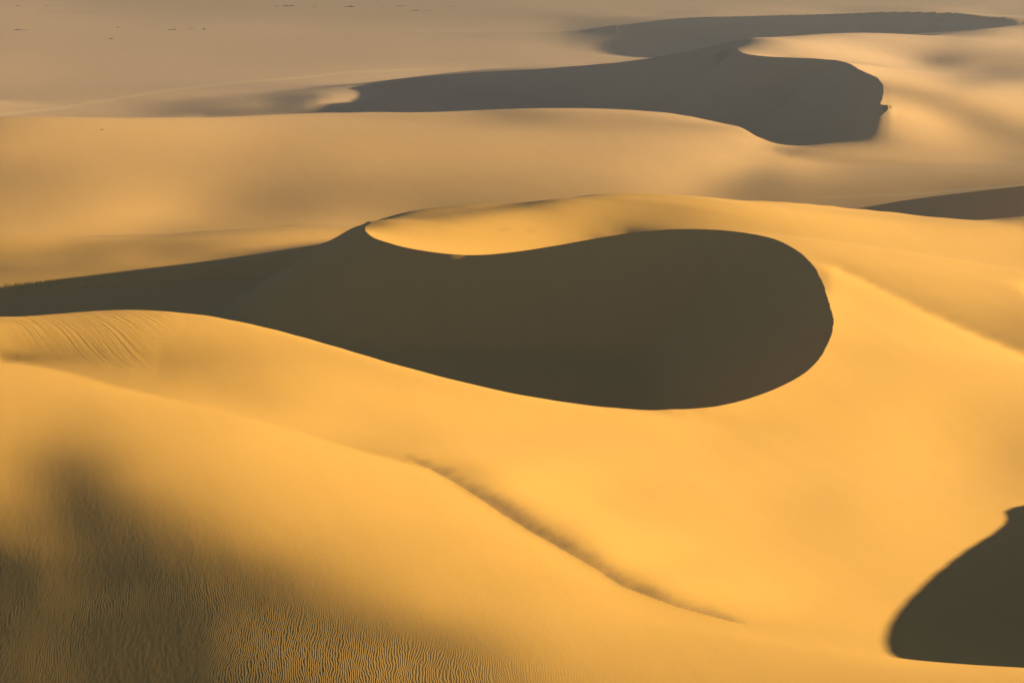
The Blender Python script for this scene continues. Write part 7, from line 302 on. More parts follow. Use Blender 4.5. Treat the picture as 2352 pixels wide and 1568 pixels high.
2,-3,-4,-2,-3,-4,-6,-5,-7,-9,-12,-15,-19,-25,-29,-37,-40,-42,-32,17,70,41,18,12,12,10,6,5,6,2,5,1,3,2,2,4,2,4,4,3,4,3,4,3,4,3,2,4,2,4,2,2,4,1,3,4,3,2,2,5,2,2,3,2,4,3,3,4,3,3,2,3,3,1,1,4,1,3,2,1,2,1,1,-2,-2,-7,-7,-7,-6,-5,-3,-3,0,-1,-1,-1,-1,0,1,-3,0,2,0,0,-1,0,-3,0,-2,-1,-2,0,2,1,1,2,0,1,2,-1,-1,2,0,-3,0,0,1,-2,0,-1,-3,1,-2,-1,-1,0,0,-2,0,-1,-2,
0,-2,0,-3,-3,-3,-1,-5,-3,-7,-6,-8,-11,-11,-14,-17,-21,-25,-37,-75,-92,-1,59,72,62,27,11,11,8,9,4,5,1,3,1,0,1,1,1,1,2,2,3,2,3,3,2,2,4,0,3,3,1,4,3,2,2,4,2,1,3,4,3,4,4,2,5,2,4,3,4,1,3,5,2,3,4,2,2,3,4,4,4,6,2,-1,-5,-9,-7,-5,-6,-3,-5,-4,-2,-1,-3,-1,-2,1,0,-2,0,0,1,0,1,-1,1,0,0,-2,-2,0,-2,-1,1,-1,-2,2,0,-2,0,1,-1,-1,-2,0,-1,-1,1,-2,0,-1,1,-1,-1,1,0,-1,1,
-3,-1,-2,-1,-2,0,-2,1,-2,1,1,1,2,2,2,4,3,0,-5,-17,-37,-78,-100,-95,-63,25,76,85,68,32,22,16,14,6,4,0,0,-2,-1,-1,-2,-1,-2,1,-2,0,2,0,-2,2,0,1,1,0,-1,1,2,0,2,2,2,1,3,2,2,4,2,3,2,3,0,5,0,1,3,1,2,2,3,2,3,5,8,9,11,9,4,-2,-7,-6,-5,-5,-4,-4,-5,-5,-3,-4,-3,-4,-4,-2,-2,-3,-1,1,3,2,2,1,2,2,2,0,3,1,-1,1,3,-1,-1,1,-1,-1,-2,0,-2,-1,0,0,0,0,0,0,-1,1,0,-1,0,1,0,
-8,0,-2,1,2,-1,1,0,3,4,4,6,8,11,13,12,12,7,2,-7,-19,-30,-37,-43,-54,-91,-104,-88,-22,74,113,110,62,29,15,9,0,-1,-2,-4,-3,-4,-2,-4,-2,-2,-4,-2,0,-2,-2,-2,-1,-1,1,0,0,0,1,0,1,2,1,3,2,2,1,3,2,1,4,-1,4,-1,2,0,0,1,0,1,2,3,5,10,12,17,13,8,4,-1,1,-2,-3,-5,-4,-5,-6,-5,-5,-5,-4,-3,-5,-1,-3,-3,-4,-1,-2,-1,0,0,0,2,0,1,2,1,-2,1,1,0,-1,-1,1,-1,1,-1,-1,-1,0,0,1,0,0,0,1,0,0,-1,0,
-12,-1,3,-2,0,2,2,4,3,5,6,8,11,9,11,13,14,16,13,13,12,10,10,6,-4,-20,-38,-56,-87,-125,-122,-72,46,118,102,48,27,15,6,4,0,0,-3,-2,-2,-3,-2,-3,-2,-2,-2,-1,-3,-1,-3,-2,-2,1,-1,1,-1,2,1,1,2,3,4,2,2,3,1,2,0,3,-2,2,-2,0,-1,-2,-2,0,0,0,7,8,13,14,13,15,17,20,16,10,0,-2,-5,-9,-10,-8,-10,-11,-8,-10,-9,-7,-8,-8,-5,-2,-4,-2,-1,-1,0,-1,1,0,2,-1,0,-2,1,1,-1,-1,-1,1,-1,1,-2,1,-1,0,1,-1,-1,2,-1,1,-1,
-17,3,-1,3,1,1,1,2,4,4,6,8,7,11,11,10,11,12,15,18,21,26,29,35,35,31,16,1,-25,-51,-83,-114,-156,-151,-56,78,112,70,34,20,14,7,5,1,0,-2,-1,-1,-4,-3,-2,-4,-1,-4,-2,-2,-2,-4,-1,-2,2,-2,2,1,4,2,2,3,4,4,3,5,3,3,4,1,4,0,0,1,-2,-5,-4,-4,-7,-7,-7,-4,2,36,78,72,55,36,17,-1,-12,-18,-23,-26,-24,-25,-25,-24,-22,-22,-20,-18,-14,-8,3,5,3,3,1,3,-2,-1,-3,-1,-1,-1,-2,-2,-1,-1,0,-1,0,-1,2,-2,0,1,-1,1,1,-2,1,1,1,
-17,-1,2,0,1,3,3,2,3,3,4,4,5,4,6,9,8,8,8,5,3,3,-2,-6,-4,2,15,19,25,28,26,13,-16,-57,-112,-162,-127,6,96,95,53,28,13,7,3,2,-1,-1,0,0,-1,-1,-3,-1,-1,-2,-1,-2,-3,-1,-4,1,-1,1,0,2,4,4,4,2,5,3,4,4,5,5,6,7,8,7,8,8,7,6,3,2,-3,3,33,26,-49,-36,-27,-9,10,18,21,18,15,7,4,3,1,1,0,-1,1,0,-3,-7,-16,-15,-13,-12,-8,-11,-6,-6,-6,-5,-7,-3,-4,-4,-2,-1,-2,-1,0,0,-1,1,1,-1,1,-1,0,1,0,-1,0,
-15,1,-1,2,1,0,2,1,2,3,2,1,3,5,3,3,3,2,0,0,-2,-9,-8,-8,-6,2,11,19,22,19,22,21,24,23,12,-8,-44,-110,-136,-75,29,66,48,32,19,11,7,5,3,2,3,3,4,2,1,0,-1,1,0,-3,0,-3,-2,-1,0,3,0,3,1,3,-1,-1,0,0,1,3,4,8,9,13,16,16,13,5,-5,-17,-13,-22,-71,-125,-72,-21,71,82,83,99,98,74,31,2,-15,-21,-17,-16,-12,-10,-8,-6,-9,-13,-14,-16,-13,-13,-14,-12,-14,-15,-11,-13,-9,-9,-7,-4,-5,-2,-2,-1,-1,0,-1,1,-1,1,-1,1,0,1,0,-1,1,
-13,1,2,-1,0,1,-1,3,1,0,2,3,2,0,1,1,0,1,1,1,0,2,3,2,4,0,-5,-4,-3,1,0,2,0,3,7,4,1,-10,-15,-37,-64,-37,29,34,19,15,15,14,13,10,8,6,4,6,5,6,5,3,1,2,-2,-3,-3,-2,-2,-2,3,-2,-1,-4,-3,-5,-8,-7,-8,-7,-6,-5,-1,0,4,11,17,28,52,72,43,-28,-61,-48,-55,-87,-96,0,86,193,258,155,10,-55,-57,-48,-47,-35,-25,-11,-6,-4,-2,-5,-10,-12,-12,-16,-22,-25,-25,-22,-23,-17,-14,-13,-8,-8,-4,-6,-1,-2,0,-2,1,-1,1,-1,2,0,1,-2,1,1,-1,
-8,-1,0,1,2,-1,2,-1,0,2,0,1,-1,2,2,-1,2,2,1,-1,2,4,1,2,0,-1,0,-2,-1,0,2,1,6,6,3,4,-3,-7,-28,-54,-76,-74,-58,28,94,77,44,21,9,0,-1,3,5,6,7,7,7,7,6,5,4,2,3,-1,-1,-3,-6,-4,-6,-8,-10,-11,-7,-10,-8,-11,-13,-20,-27,-37,-53,-67,-70,-59,-48,28,42,129,180,169,120,51,-77,-168,-157,-122,-40,184,36,22,56,56,51,37,31,24,25,22,17,17,20,7,-26,-45,-48,-45,-40,-32,-25,-20,-16,-11,-9,-6,-5,-1,-3,-2,-2,1,-1,0,-1,2,-1,0,-1,2,-1,1,0,
-3,1,0,0,-1,2,-2,1,0,0,0,0,3,-1,1,3,1,-1,1,3,1,-1,0,2,-1,-1,-3,-4,-2,-1,1,7,7,13,17,21,26,25,21,10,-10,-70,-102,-131,-125,-42,49,89,61,30,12,4,2,-4,-5,-8,-6,-5,3,7,13,22,21,24,16,8,-2,-10,-12,-10,-7,-3,-4,-2,-4,-4,-9,-11,-16,-11,4,17,14,-3,-53,-174,-31,70,121,163,199,237,288,259,91,-260,-590,-745,-152,151,133,120,118,111,94,79,55,34,16,-11,-34,-34,-27,-26,-23,-19,-14,-14,-9,-9,-6,-5,-5,-2,-2,-3,-2,0,-1,-1,1,-1,1,-2,0,1,0,-1,1,0,0,
1,0,0,1,0,0,2,-1,1,-1,2,0,-1,2,0,1,0,2,0,0,0,0,2,-3,0,-2,-1,0,-3,-2,0,-1,1,-2,1,2,8,15,30,47,63,87,40,-44,-101,-136,-166,-135,-29,42,60,66,46,14,-2,-2,-2,1,-5,-9,-16,-24,-23,-18,-4,0,6,8,7,6,5,4,4,3,1,2,4,14,25,26,11,3,-38,-54,33,142,64,-8,-37,-44,-56,-77,-115,-156,-160,-34,112,223,147,-14,26,56,60,51,15,-34,-61,-67,-62,-32,-1,14,27,37,35,28,20,16,9,9,3,3,3,-1,0,1,0,0,1,0,-2,1,-1,2,-1,-1,1,1,-1,-1,1,
3,2,1,0,1,0,0,1,0,2,-1,1,1,0,0,-1,1,-1,2,0,0,0,-1,0,-2,0,-2,-2,1,0,0,-1,-1,0,-2,-3,-7,-3,-6,-3,1,6,43,92,104,77,28,-50,-123,-137,-125,-128,-82,6,51,63,63,58,55,47,33,12,-11,-25,-49,-45,-40,-31,-19,-6,2,10,12,16,18,18,14,-4,7,-1,-41,-69,38,132,108,34,-15,-54,-76,-92,-99,-96,-81,-51,1,62,116,111,16,8,-35,-68,-95,-95,-54,-9,16,31,48,52,47,42,36,32,30,29,26,21,19,13,12,9,6,6,4,1,2,1,0,-1,2,0,0,-2,2,1,-1,-1,1,0,0,
9,0,1,0,1,0,0,0,2,-1,1,0,0,1,0,1,-1,1,-1,0,0,0,-1,0,0,-2,-1,0,-2,1,-2,1,-1,-2,-2,-2,-1,-7,-5,-8,-11,-12,-14,-11,0,9,34,62,72,62,56,59,24,-45,-83,-95,-96,-91,-81,-64,-34,1,24,18,39,43,42,39,31,21,18,9,1,-11,-19,-26,-30,-28,-72,-59,56,142,106,33,-13,-15,-19,-24,-34,-42,-40,-35,-18,-1,20,36,34,7,-57,-77,-76,-68,-46,-22,-6,15,31,35,30,24,23,21,25,26,26,25,24,23,19,16,15,10,8,7,3,5,3,1,1,3,-1,1,0,1,-1,-1,1,1,-1,1,0,
14,-1,0,1,0,0,2,1,-2,2,0,0,1,-1,1,-1,1,-1,0,-1,0,0,-1,0,-1,1,1,-2,1,-3,1,-3,-1,0,-1,-3,-3,-2,-4,-5,-4,-6,-7,-11,-15,-10,-8,-1,1,0,-3,-4,4,16,20,20,18,13,7,4,-2,-10,-6,5,-6,-23,-26,-22,-14,-12,-20,-21,-17,-10,-4,1,18,46,89,101,52,12,-12,-15,-10,-11,-11,-15,-18,-17,-19,-11,-9,0,4,-1,-8,-25,-47,-36,-24,-13,-3,-3,-6,-8,-4,0,1,0,0,3,9,15,20,20,18,17,15,16,10,11,9,6,7,4,1,3,2,0,2,0,2,0,1,0,-1,-1,1,0,-1,
14,2,0,1,0,1,-1,1,2,-1,1,0,-1,1,-1,1,-1,1,-1,1,0,-1,0,0,0,-2,-1,2,-2,1,-2,0,0,-2,-3,-1,-2,-3,-3,-1,-2,-2,-3,-2,-3,-7,-5,-5,-6,-8,-7,-4,-1,6,14,16,18,18,17,8,-1,-8,-17,-16,-13,-3,0,-3,-8,-8,-2,-1,3,8,14,22,29,26,28,23,15,1,-3,-6,-9,-9,-11,-12,-10,-12,-7,-8,-5,-6,-7,-6,-15,-24,-8,-2,-3,-1,2,-1,-4,-7,-8,-6,-6,-5,-7,-5,-2,5,5,8,11,10,11,8,10,8,6,5,5,3,5,2,2,2,1,0,0,0,-1,1,0,1,-1,0,0,
19,-1,1,-1,1,1,1,-1,0,0,0,1,1,0,0,0,1,0,0,0,-2,1,0,-2,0,2,-1,-2,1,-1,-1,1,-3,-1,1,-2,-2,0,0,-2,-4,-1,0,-3,-3,0,-3,-2,-3,-1,0,-1,1,1,0,3,2,5,3,5,5,4,5,2,4,4,3,4,4,4,6,12,16,20,25,29,23,16,6,-3,-10,-12,-17,-21,-19,-20,-19,-15,-16,-12,-13,-11,-12,-11,-15,-20,-23,-28,8,14,17,14,9,8,5,1,1,-1,0,-2,-4,-4,-1,-3,1,3,3,6,4,5,5,5,5,6,4,4,3,2,1,1,0,0,-1,2,0,-1,0,0,0,-1,1,
19,1,0,1,-1,1,0,1,0,2,-1,0,0,0,1,0,0,-1,1,-1,2,-1,0,1,0,-2,1,0,-2,0,1,-3,2,-1,-2,1,-1,-1,-2,-1,2,-2,-1,0,-1,-2,1,-1,1,0,-1,1,0,-1,1,-1,1,-1,2,3,3,6,6,9,8,10,12,11,12,15,15,17,14,14,11,5,1,-2,-8,-12,-14,-20,-19,-18,-19,-19,-15,-17,-13,-14,-12,-14,-14,-18,-17,-17,-13,32,26,12,7,7,6,3,3,2,1,2,2,0,2,-1,-2,0,0,-1,1,0,2,2,3,1,2,2,1,2,1,2,2,1,0,3,1,-2,1,0,2,-2,2,0,0,
20,0,1,0,2,-1,0,1,0,-1,2,1,0,0,1,-1,0,1,0,1,-1,1,0,0,0,0,-1,-1,1,-1,-1,1,-2,0,0,-2,2,-1,0,0,-1,2,0,1,2,0,0,0,1,-1,0,-1,-1,0,-2,0,-1,0,1,3,5,6,6,7,10,10,10,12,13,12,13,9,11,5,1,-1,-6,-11,-12,-15,-19,-17,-19,-18,-17,-13,-14,-10,-11,-9,-9,-9,-8,-7,-8,-3,3,39,9,6,5,4,4,5,0,2,1,3,1,4,0,1,-1,1,-1,0,-1,-2,0,0,-3,0,1,-1,0,0,2,0,1,0,3,-2,1,2,1,2,-2,3,-1,2,-1,
20,1,-1,1,0,1,1,-1,1,1,0,-1,1,0,-1,2,0,0,0,-1,1,-1,0,0,-1,1,-1,1,-1,0,-1,0,0,1,-1,2,-2,1,1,1,1,-1,1,1,0,3,1,1,-1,2,-1,0,-1,-1,0,-2,0,2,1,1,3,1,5,6,4,6,5,5,5,5,2,4,-1,-1,-3,-5,-6,-8,-10,-10,-11,-10,-10,-9,-8,-8,-7,-7,-6,-4,-4,-2,-2,4,10,10,35,4,0,-2,1,0,-2,-1,2,0,2,1,5,3,4,1,1,-3,-3,-4,-3,-3,-4,-5,-1,-3,-3,-1,-1,0,-3,1,0,1,-1,3,0,1,-1,0,3,0,0,0,2,
19,0,1,0,0,0,1,2,0,0,0,1,-1,1,1,-2,0,0,-1,0,-1,-1,-1,-1,0,-2,1,-1,0,-1,2,-1,0,0,2,-1,2,1,1,2,1,4,2,3,4,2,1,1,1,-1,1,-1,-1,0,-2,0,0,-1,2,0,0,3,1,0,2,1,3,1,-1,-3,-2,-7,-5,-6,-7,-9,-7,-7,-8,-6,-4,-5,-2,-4,-2,-2,0,0,-1,-2,-4,-4,-2,-1,8,31,34,5,-1,0,-3,-2,1,-2,-2,0,0,3,4,8,7,4,1,-3,-3,-6,-9,-6,-7,-4,-6,-2,-4,-4,-1,-3,0,-1,-1,-1,1,-1,2,-1,2,1,-1,1,1,0,1,
17,1,0,1,1,0,-1,0,1,0,0,0,2,-1,-1,1,-1,-2,-1,-2,-2,-2,-1,-2,-2,-1,-2,0,-1,1,-2,2,2,0,1,2,2,2,3,2,5,3,5,3,5,2,3,1,0,-1,-1,-2,0,-3,0,0,0,0,-2,1,0,-1,-1,0,0,-2,-4,-4,-4,-5,-7,-5,-8,-8,-8,-6,-8,-5,-3,-4,-2,0,-1,6,4,6,5,5,6,5,7,4,-1,-4,-8,-16,1,5,8,5,6,4,0,1,0,0,0,1,6,9,12,14,5,0,-6,-5,-5,-8,-6,-7,-5,-7,-4,-2,-4,-2,-2,-2,-1,1,-1,0,-1,1,0,0,0,-1,1,0,0,
14,0,2,0,0,2,1,0,-1,2,1,0,-1,1,0,-1,-2,-1,-4,-3,-6,-3,-4,-3,-2,0,-1,-1,0,0,1,-2,0,1,1,2,2,3,2,4,2,4,4,8,5,10,5,2,0,0,-3,0,-2,0,-1,0,-2,0,0,0,-1,1,-1,-2,-4,-3,-5,-6,-7,-7,-7,-10,-9,-9,-7,-8,-6,-7,-4,-2,1,2,5,2,3,-1,-4,-10,-16,1,14,5,-5,-21,-11,32,15,12,8,6,4,5,3,2,1,-2,-2,-2,-2,4,11,12,9,5,1,-4,-4,-4,-5,-4,-5,-3,-2,-4,-1,-2,0,-1,-1,-2,-1,0,-1,-1,0,-2,1,0,-1,0,-2,
13,1,-1,1,0,0,0,0,2,-1,0,2,0,0,0,0,1,-4,-4,-10,-7,-5,-3,1,0,-3,1,-1,0,-1,0,1,0,0,1,0,0,0,2,2,3,3,2,-1,1,-4,3,7,7,4,3,0,1,2,2,0,2,1,2,1,2,-2,0,-2,-2,-5,-3,-5,-6,-8,-9,-7,-8,-9,-12,-10,-8,-5,-3,1,0,3,2,-4,-13,-30,-58,-84,-99,-100,-86,-32,34,124,189,149,71,21,4,0,-1,-3,-1,-2,-2,-2,-4,-5,-4,-5,-5,-1,2,2,2,4,1,-1,-1,-3,0,-2,-2,0,-2,0,-3,-1,0,0,-1,-2,0,0,-1,1,-1,0,0,-1,1,
10,-1,1,-1,1,-1,1,1,1,0,1,-1,1,-1,-1,-2,-4,0,0,5,3,-3,-3,-6,-4,-1,-3,-1,-1,0,0,1,1,4,3,5,3,4,3,4,8,5,7,7,5,9,5,-2,-11,-23,-17,-9,-3,0,2,6,6,6,4,3,2,1,1,-1,-2,0,-5,-5,-6,-6,-7,-12,-13,-15,-14,-16,-17,-16,-17,-15,-9,-5,2,9,10,5,-14,16,75,72,106,131,113,28,-102,-148,-87,-23,-5,-2,-3,-2,0,-2,-2,-3,-1,0,0,-2,-3,-6,-6,-7,-5,-6,-4,1,-1,1,-2,0,0,-2,-2,-1,1,-1,-1,-1,1,1,0,-1,-1,0,-1,-2,-1,1,-1,
7,-1,-1,1,-1,1,0,1,-2,3,1,2,2,3,3,3,3,2,3,1,1,2,1,1,0,0,0,2,4,3,3,4,8,13,17,19,16,-5,-1,23,18,11,1,-2,5,10,14,10,-32,-54,-60,-33,-17,-7,0,1,4,2,3,4,2,4,-1,4,1,-2,1,1,-2,-5,-8,-5,-9,-10,-13,-16,-20,-25,-25,-25,-22,-11,6,39,86,49,122,163,126,92,-34,-154,-208,-189,-122,-50,42,90,93,49,16,9,4,6,0,-2,-9,-12,-14,-16,-18,-16,-11,-4,0,2,3,-1,3,2,3,1,0,1,3,0,-2,2,-1,0,-1,-1,-1,0,0,-2,0,2,-1,-1,0,
3,2,-1,-2,0,-1,0,-1,4,-1,3,3,4,8,8,11,15,15,14,10,6,6,5,4,4,3,2,0,-3,-2,-1,-2,-6,-11,-9,-6,8,47,34,-28,-41,-35,-29,-26,-28,-22,-16,2,66,67,31,-13,-15,-14,-11,-9,-9,-4,-4,-5,0,-1,5,-1,2,3,1,-1,1,3,2,-2,0,-2,-3,0,6,23,45,60,54,15,-45,-101,-136,30,51,3,-13,-10,35,76,92,88,75,29,-108,-192,-173,-69,5,20,24,21,19,11,7,7,1,-4,-8,-9,-4,-1,0,1,4,4,2,3,2,3,2,3,-1,1,2,-2,1,-1,0,-1,0,0,-2,1,-1,-2,1,-1,-1,
5,-3,0,-1,-1,-1,-2,-1,-4,1,-2,0,2,-1,4,6,5,6,4,4,3,3,1,2,0,0,1,-1,0,1,-1,0,2,-2,-10,-18,-25,-45,-37,-5,8,7,9,11,13,4,1,-2,-4,37,64,29,2,-3,-7,-7,-6,-7,-4,-2,-5,-3,-7,-2,-2,-1,0,4,6,7,12,14,12,16,20,19,15,21,-10,-71,-101,-80,-18,31,57,-4,-25,-13,-7,-2,7,13,15,11,5,9,45,64,49,1,-24,-17,-6,0,0,-6,-10,-14,-13,-13,-12,-8,-7,-6,-3,0,-4,1,0,-1,0,-1,0,-1,1,0,0,0,0,1,-1,0,-1,-1,2,-2,0,0,-1,-1,0,
6,-1,-3,-1,-2,-2,-2,-4,-3,-6,-5,-6,-9,-6,-9,-10,-7,-3,5,9,12,10,12,8,9,5,3,4,2,-1,0,1,-4,-4,-4,-3,-9,-7,-8,-4,-4,1,3,2,-1,-2,-10,-10,8,20,15,41,11,5,0,0,1,0,-3,-4,-6,-10,-8,-12,-10,-8,-3,-4,-4,-5,-15,-29,-45,-52,-29,-3,18,-19,-22,30,50,47,33,38,46,12,-22,-40,-38,-18,10,22,24,19,17,14,13,15,8,4,-1,0,7,15,18,17,8,-6,-15,-17,-13,-12,-10,-7,-10,-9,-4,-7,-3,-2,-2,-1,-1,0,0,-2,0,1,-1,-1,1,0,-1,0,-2,2,-1,-1,-1,1,-1,
3,-1,0,-1,-1,-2,-1,-1,-3,-3,-6,-8,-9,-15,-16,-21,-23,-22,-13,16,43,46,41,36,30,28,21,15,4,-6,-9,-12,-9,-9,-10,-12,-6,-9,-6,-5,-3,-1,0,5,1,-4,-3,-6,-27,-31,-9,7,25,13,16,12,6,1,-1,-6,-9,-8,-16,-17,-26,-35,-50,-63,-75,-78,-58,-45,16,79,74,56,33,39,42,27,36,42,48,15,-46,-64,-51,-45,-13,34,60,61,39,27,19,16,13,10,12,7,0,-7,-3,-3,-8,-7,-5,-6,-7,-7,-5,-2,-5,-11,-9,-10,-12,-8,-9,-6,-4,-3,-1,-2,-1,2,0,0,0,1,-1,0,1,-1,0,-2,0,-1,0,-1,-1,
-2,0,1,-1,0,0,-1,1,0,0,2,4,6,10,12,20,23,24,14,-12,-40,-39,-34,-23,-17,-12,-2,3,21,36,33,23,10,0,-10,-17,-24,-12,-5,-1,2,3,6,1,-3,-10,-10,-13,-20,-7,11,21,35,35,26,17,6,-4,-16,-25,-29,-36,-35,-38,-34,-27,-11,0,16,33,46,103,77,4,-28,-49,-56,-54,-50,-40,-23,-7,-38,-59,-50,-31,23,111,126,67,11,12,46,58,63,66,67,65,60,53,33,-11,-77,-103,-85,-53,-20,-2,5,5,0,-12,-21,-22,-22,-19,-13,-10,-6,-5,-4,0,-1,1,1,0,1,0,2,0,0,0,0,0,0,-1,-1,1,-2,-1,0,
-4,0,-1,2,0,2,0,0,2,3,3,2,1,3,2,-3,-5,-9,-12,-13,-7,-9,-9,-10,-8,-8,-7,-5,-10,-13,-9,1,11,20,29,34,30,0,-20,-27,-22,-10,-7,-6,-1,11,14,21,28,11,-4,-5,0,-10,15,24,16,-3,-26,-37,-35,-19,5,22,31,32,27,41,45,36,7,-42,-49,-29,-17,-3,3,10,12,6,-14,-34,-23,0,21,27,-11,-68,-82,-50,-13,2,9,20,29,23,18,7,-4,-16,-19,-7,13,16,11,2,-9,-8,-6,3,4,11,16,18,19,16,14,10,9,7,8,3,5,2,3,3,0,2,0,0,1,0,-1,0,0,-1,0,-1,1,-1,0,
-7,1,1,-1,0,0,2,0,1,-1,1,0,1,-2,-3,-2,-5,-7,-4,-3,-6,-3,-2,-4,-6,-3,-7,-6,-6,-6,-3,-3,0,2,6,10,17,35,44,39,16,-19,-40,-45,-34,-16,-4,-1,2,8,10,8,12,14,-60,-76,-85,-47,9,54,70,60,32,16,9,9,10,2,-3,-5,1,-8,-11,-9,-5,-3,2,4,4,5,4,7,10,14,16,8,5,-2,-14,-28,-45,-62,-63,-47,-50,-44,-33,-17,-7,9,24,41,54,56,43,30,18,7,2,-3,0,2,9,16,18,19,18,17,14,13,9,9,5,7,2,3,3,2,2,1,1,1,1,0,0,2,0,-1,1,1,0,
-13,0,1,2,1,0,0,1,1,1,-1,1,-1,0,-2,-2,-1,0,-2,-3,1,-1,-2,-2,-1,-4,-2,-3,-4,-3,-5,-3,-4,-2,-1,-1,1,3,5,12,25,39,50,45,11,-37,-60,-57,-35,-24,-13,-11,-23,-29,-10,-31,17,23,14,1,-7,-5,2,4,-4,-8,-6,-3,5,15,22,26,10,1,-1,-3,-3,-3,2,1,6,6,10,9,8,8,1,-4,-7,-11,-9,-6,-17,-28,-7,11,4,-10,-9,-6,-3,-4,-1,5,12,15,21,22,21,11,3,2,4,6,8,11,10,11,10,8,7,7,6,3,5,3,4,1,2,3,2,2,2,3,2,2,3,3,1,3,3,
-23,2,0,1,3,1,2,2,0,2,1,0,2,-1,2,0,1,1,0,1,0,-1,-1,0,0,-1,-2,-2,-1,-4,-2,-6,-3,-5,-6,-5,-6,-4,-4,-4,-3,3,4,10,31,57,61,35,-24,-68,-93,-88,-62,-26,13,46,24,7,-6,-21,-26,-28,-22,-15,7,20,24,20,11,0,-8,-8,2,5,3,3,2,1,-2,0,-2,1,1,4,3,5,8,7,7,6,5,3,1,-7,-23,-29,-12,14,19,6,-6,-8,-10,-11,4,21,28,33,29,27,20,13,14,12,12,9,8,7,5,5,4,3,2,3,3,1,2,4,3,4,3,5,6,5,6,6,5,8,7,5,6,
-19,1,2,1,-1,2,2,0,3,0,2,2,0,2,2,2,0,0,2,1,-1,1,1,-1,-2,0,1,-2,-2,-1,-4,0,-4,-3,-6,-5,-4,-8,-6,-8,-8,-10,-12,-9,-8,-9,-6,3,25,39,38,23,2,-13,-20,-17,-15,-10,-9,-1,4,9,9,10,0,-6,-11,-11,-12,-12,-10,-10,-9,-7,-5,-4,-4,-3,-4,-3,-3,-3,-3,-2,1,1,-1,3,1,4,5,5,6,7,4,0,-11,-23,-21,-2,18,27,38,48,31,11,2,3,5,6,8,8,6,8,3,4,2,0,1,1,0,-1,1,1,0,2,2,2,2,2,5,3,4,5,5,5,7,5,5,8,5,
-16,1,1,1,2,1,-1,3,0,2,1,1,1,2,1,1,2,2,0,1,1,-1,0,1,1,-1,-1,1,-1,0,0,-2,-1,-3,1,-3,-3,-3,-5,-4,-5,-5,-2,-3,-3,-1,2,8,12,14,13,10,2,1,0,-1,0,0,3,3,3,3,2,-2,-2,-5,-6,-9,-10,-9,-10,-10,-9,-9,-8,-9,-9,-9,-7,-10,-7,-10,-9,-11,-10,-13,-8,-11,-7,-4,-3,2,5,10,15,17,23,28,30,30,30,29,25,13,2,-4,-5,-5,-3,-1,3,9,4,-3,-1,-5,-3,-4,-4,-4,-2,-1,-1,-2,0,2,0,1,3,3,2,4,2,3,4,4,4,3,5,1,5,
-7,0,0,1,0,1,2,0,0,2,0,0,3,0,0,1,2,0,0,0,1,1,0,0,-1,2,-1,1,1,-1,1,0,0,1,-2,1,-2,1,-1,1,0,0,-2,-1,0,1,1,0,3,2,7,6,8,3,5,4,2,5,5,4,6,3,3,4,1,1,1,1,2,0,-1,1,1,1,-1,-1,0,-2,-2,-1,-5,-3,-5,-6,-10,-8,-14,-12,-14,-14,-9,-9,-8,-7,-3,-1,1,3,4,5,1,1,-2,-4,3,6,10,7,6,8,13,10,7,5,-1,-1,-5,-3,-4,-4,-4,-4,-3,-1,-1,-3,0,2,-1,2,1,1,3,3,1,2,1,3,1,4,2,
-3,1,1,-1,2,0,-1,0,1,-1,1,2,-2,2,0,2,-1,1,2,1,-1,1,0,0,2,0,1,-1,0,2,0,1,0,1,1,0,3,-1,3,-1,1,0,3,0,2,1,1,3,1,4,2,7,7,1,0,4,9,7,7,9,7,9,8,8,9,9,8,10,8,10,12,11,12,12,13,15,10,12,5,3,2,-2,-3,-4,-5,-7,-7,-12,-14,-22,-31,-35,-36,-38,-38,-36,-34,-32,-27,-25,-17,-11,-3,7,12,14,5,-1,3,18,23,24,18,11,7,2,0,-4,-4,-5,-4,-4,-3,-3,-2,1,0,-1,3,-1,3,2,1,1,3,2,2,1,3,1,1,
2,0,0,1,-2,0,2,0,0,0,0,-1,2,-1,1,-1,1,0,0,0,2,0,0,2,-1,0,1,0,2,-1,0,1,2,-1,2,1,-1,2,0,2,0,2,0,2,-1,1,1,0,1,0,1,2,7,14,7,3,0,1,2,3,4,5,6,5,6,6,8,5,7,7,7,7,6,6,7,3,6,2,7,4,3,4,2,0,-2,-4,-7,-7,-11,-11,-10,-13,-15,-16,-21,-22,-24,-26,-29,-29,-33,-33,-32,-29,-21,-9,10,42,68,57,34,9,-2,-11,-13,-15,-13,-11,-10,-6,-5,-3,-2,1,2,0,3,3,2,5,1,3,3,2,2,2,2,2,1,3,2,
5,-1,0,0,1,0,-1,0,0,0,0,0,-1,1,0,0,0,1,0,1,-1,0,2,-1,2,-1,1,1,-1,1,2,-1,0,3,-1,0,2,1,0,1,2,1,1,1,3,2,2,2,2,5,4,6,5,5,1,-7,-5,1,2,5,4,5,6,6,5,6,3,5,4,4,2,3,3,3,2,3,4,4,1,5,4,3,2,3,2,2,2,0,1,2,0,1,-2,-4,-3,-9,-12,-16,-19,-23,-23,-26,-26,-22,-19,-12,-11,-24,-39,-25,-6,5,4,1,-4,-3,-4,-3,0,-1,2,4,6,4,5,7,6,6,6,4,6,4,4,4,2,3,3,2,2,1,2,
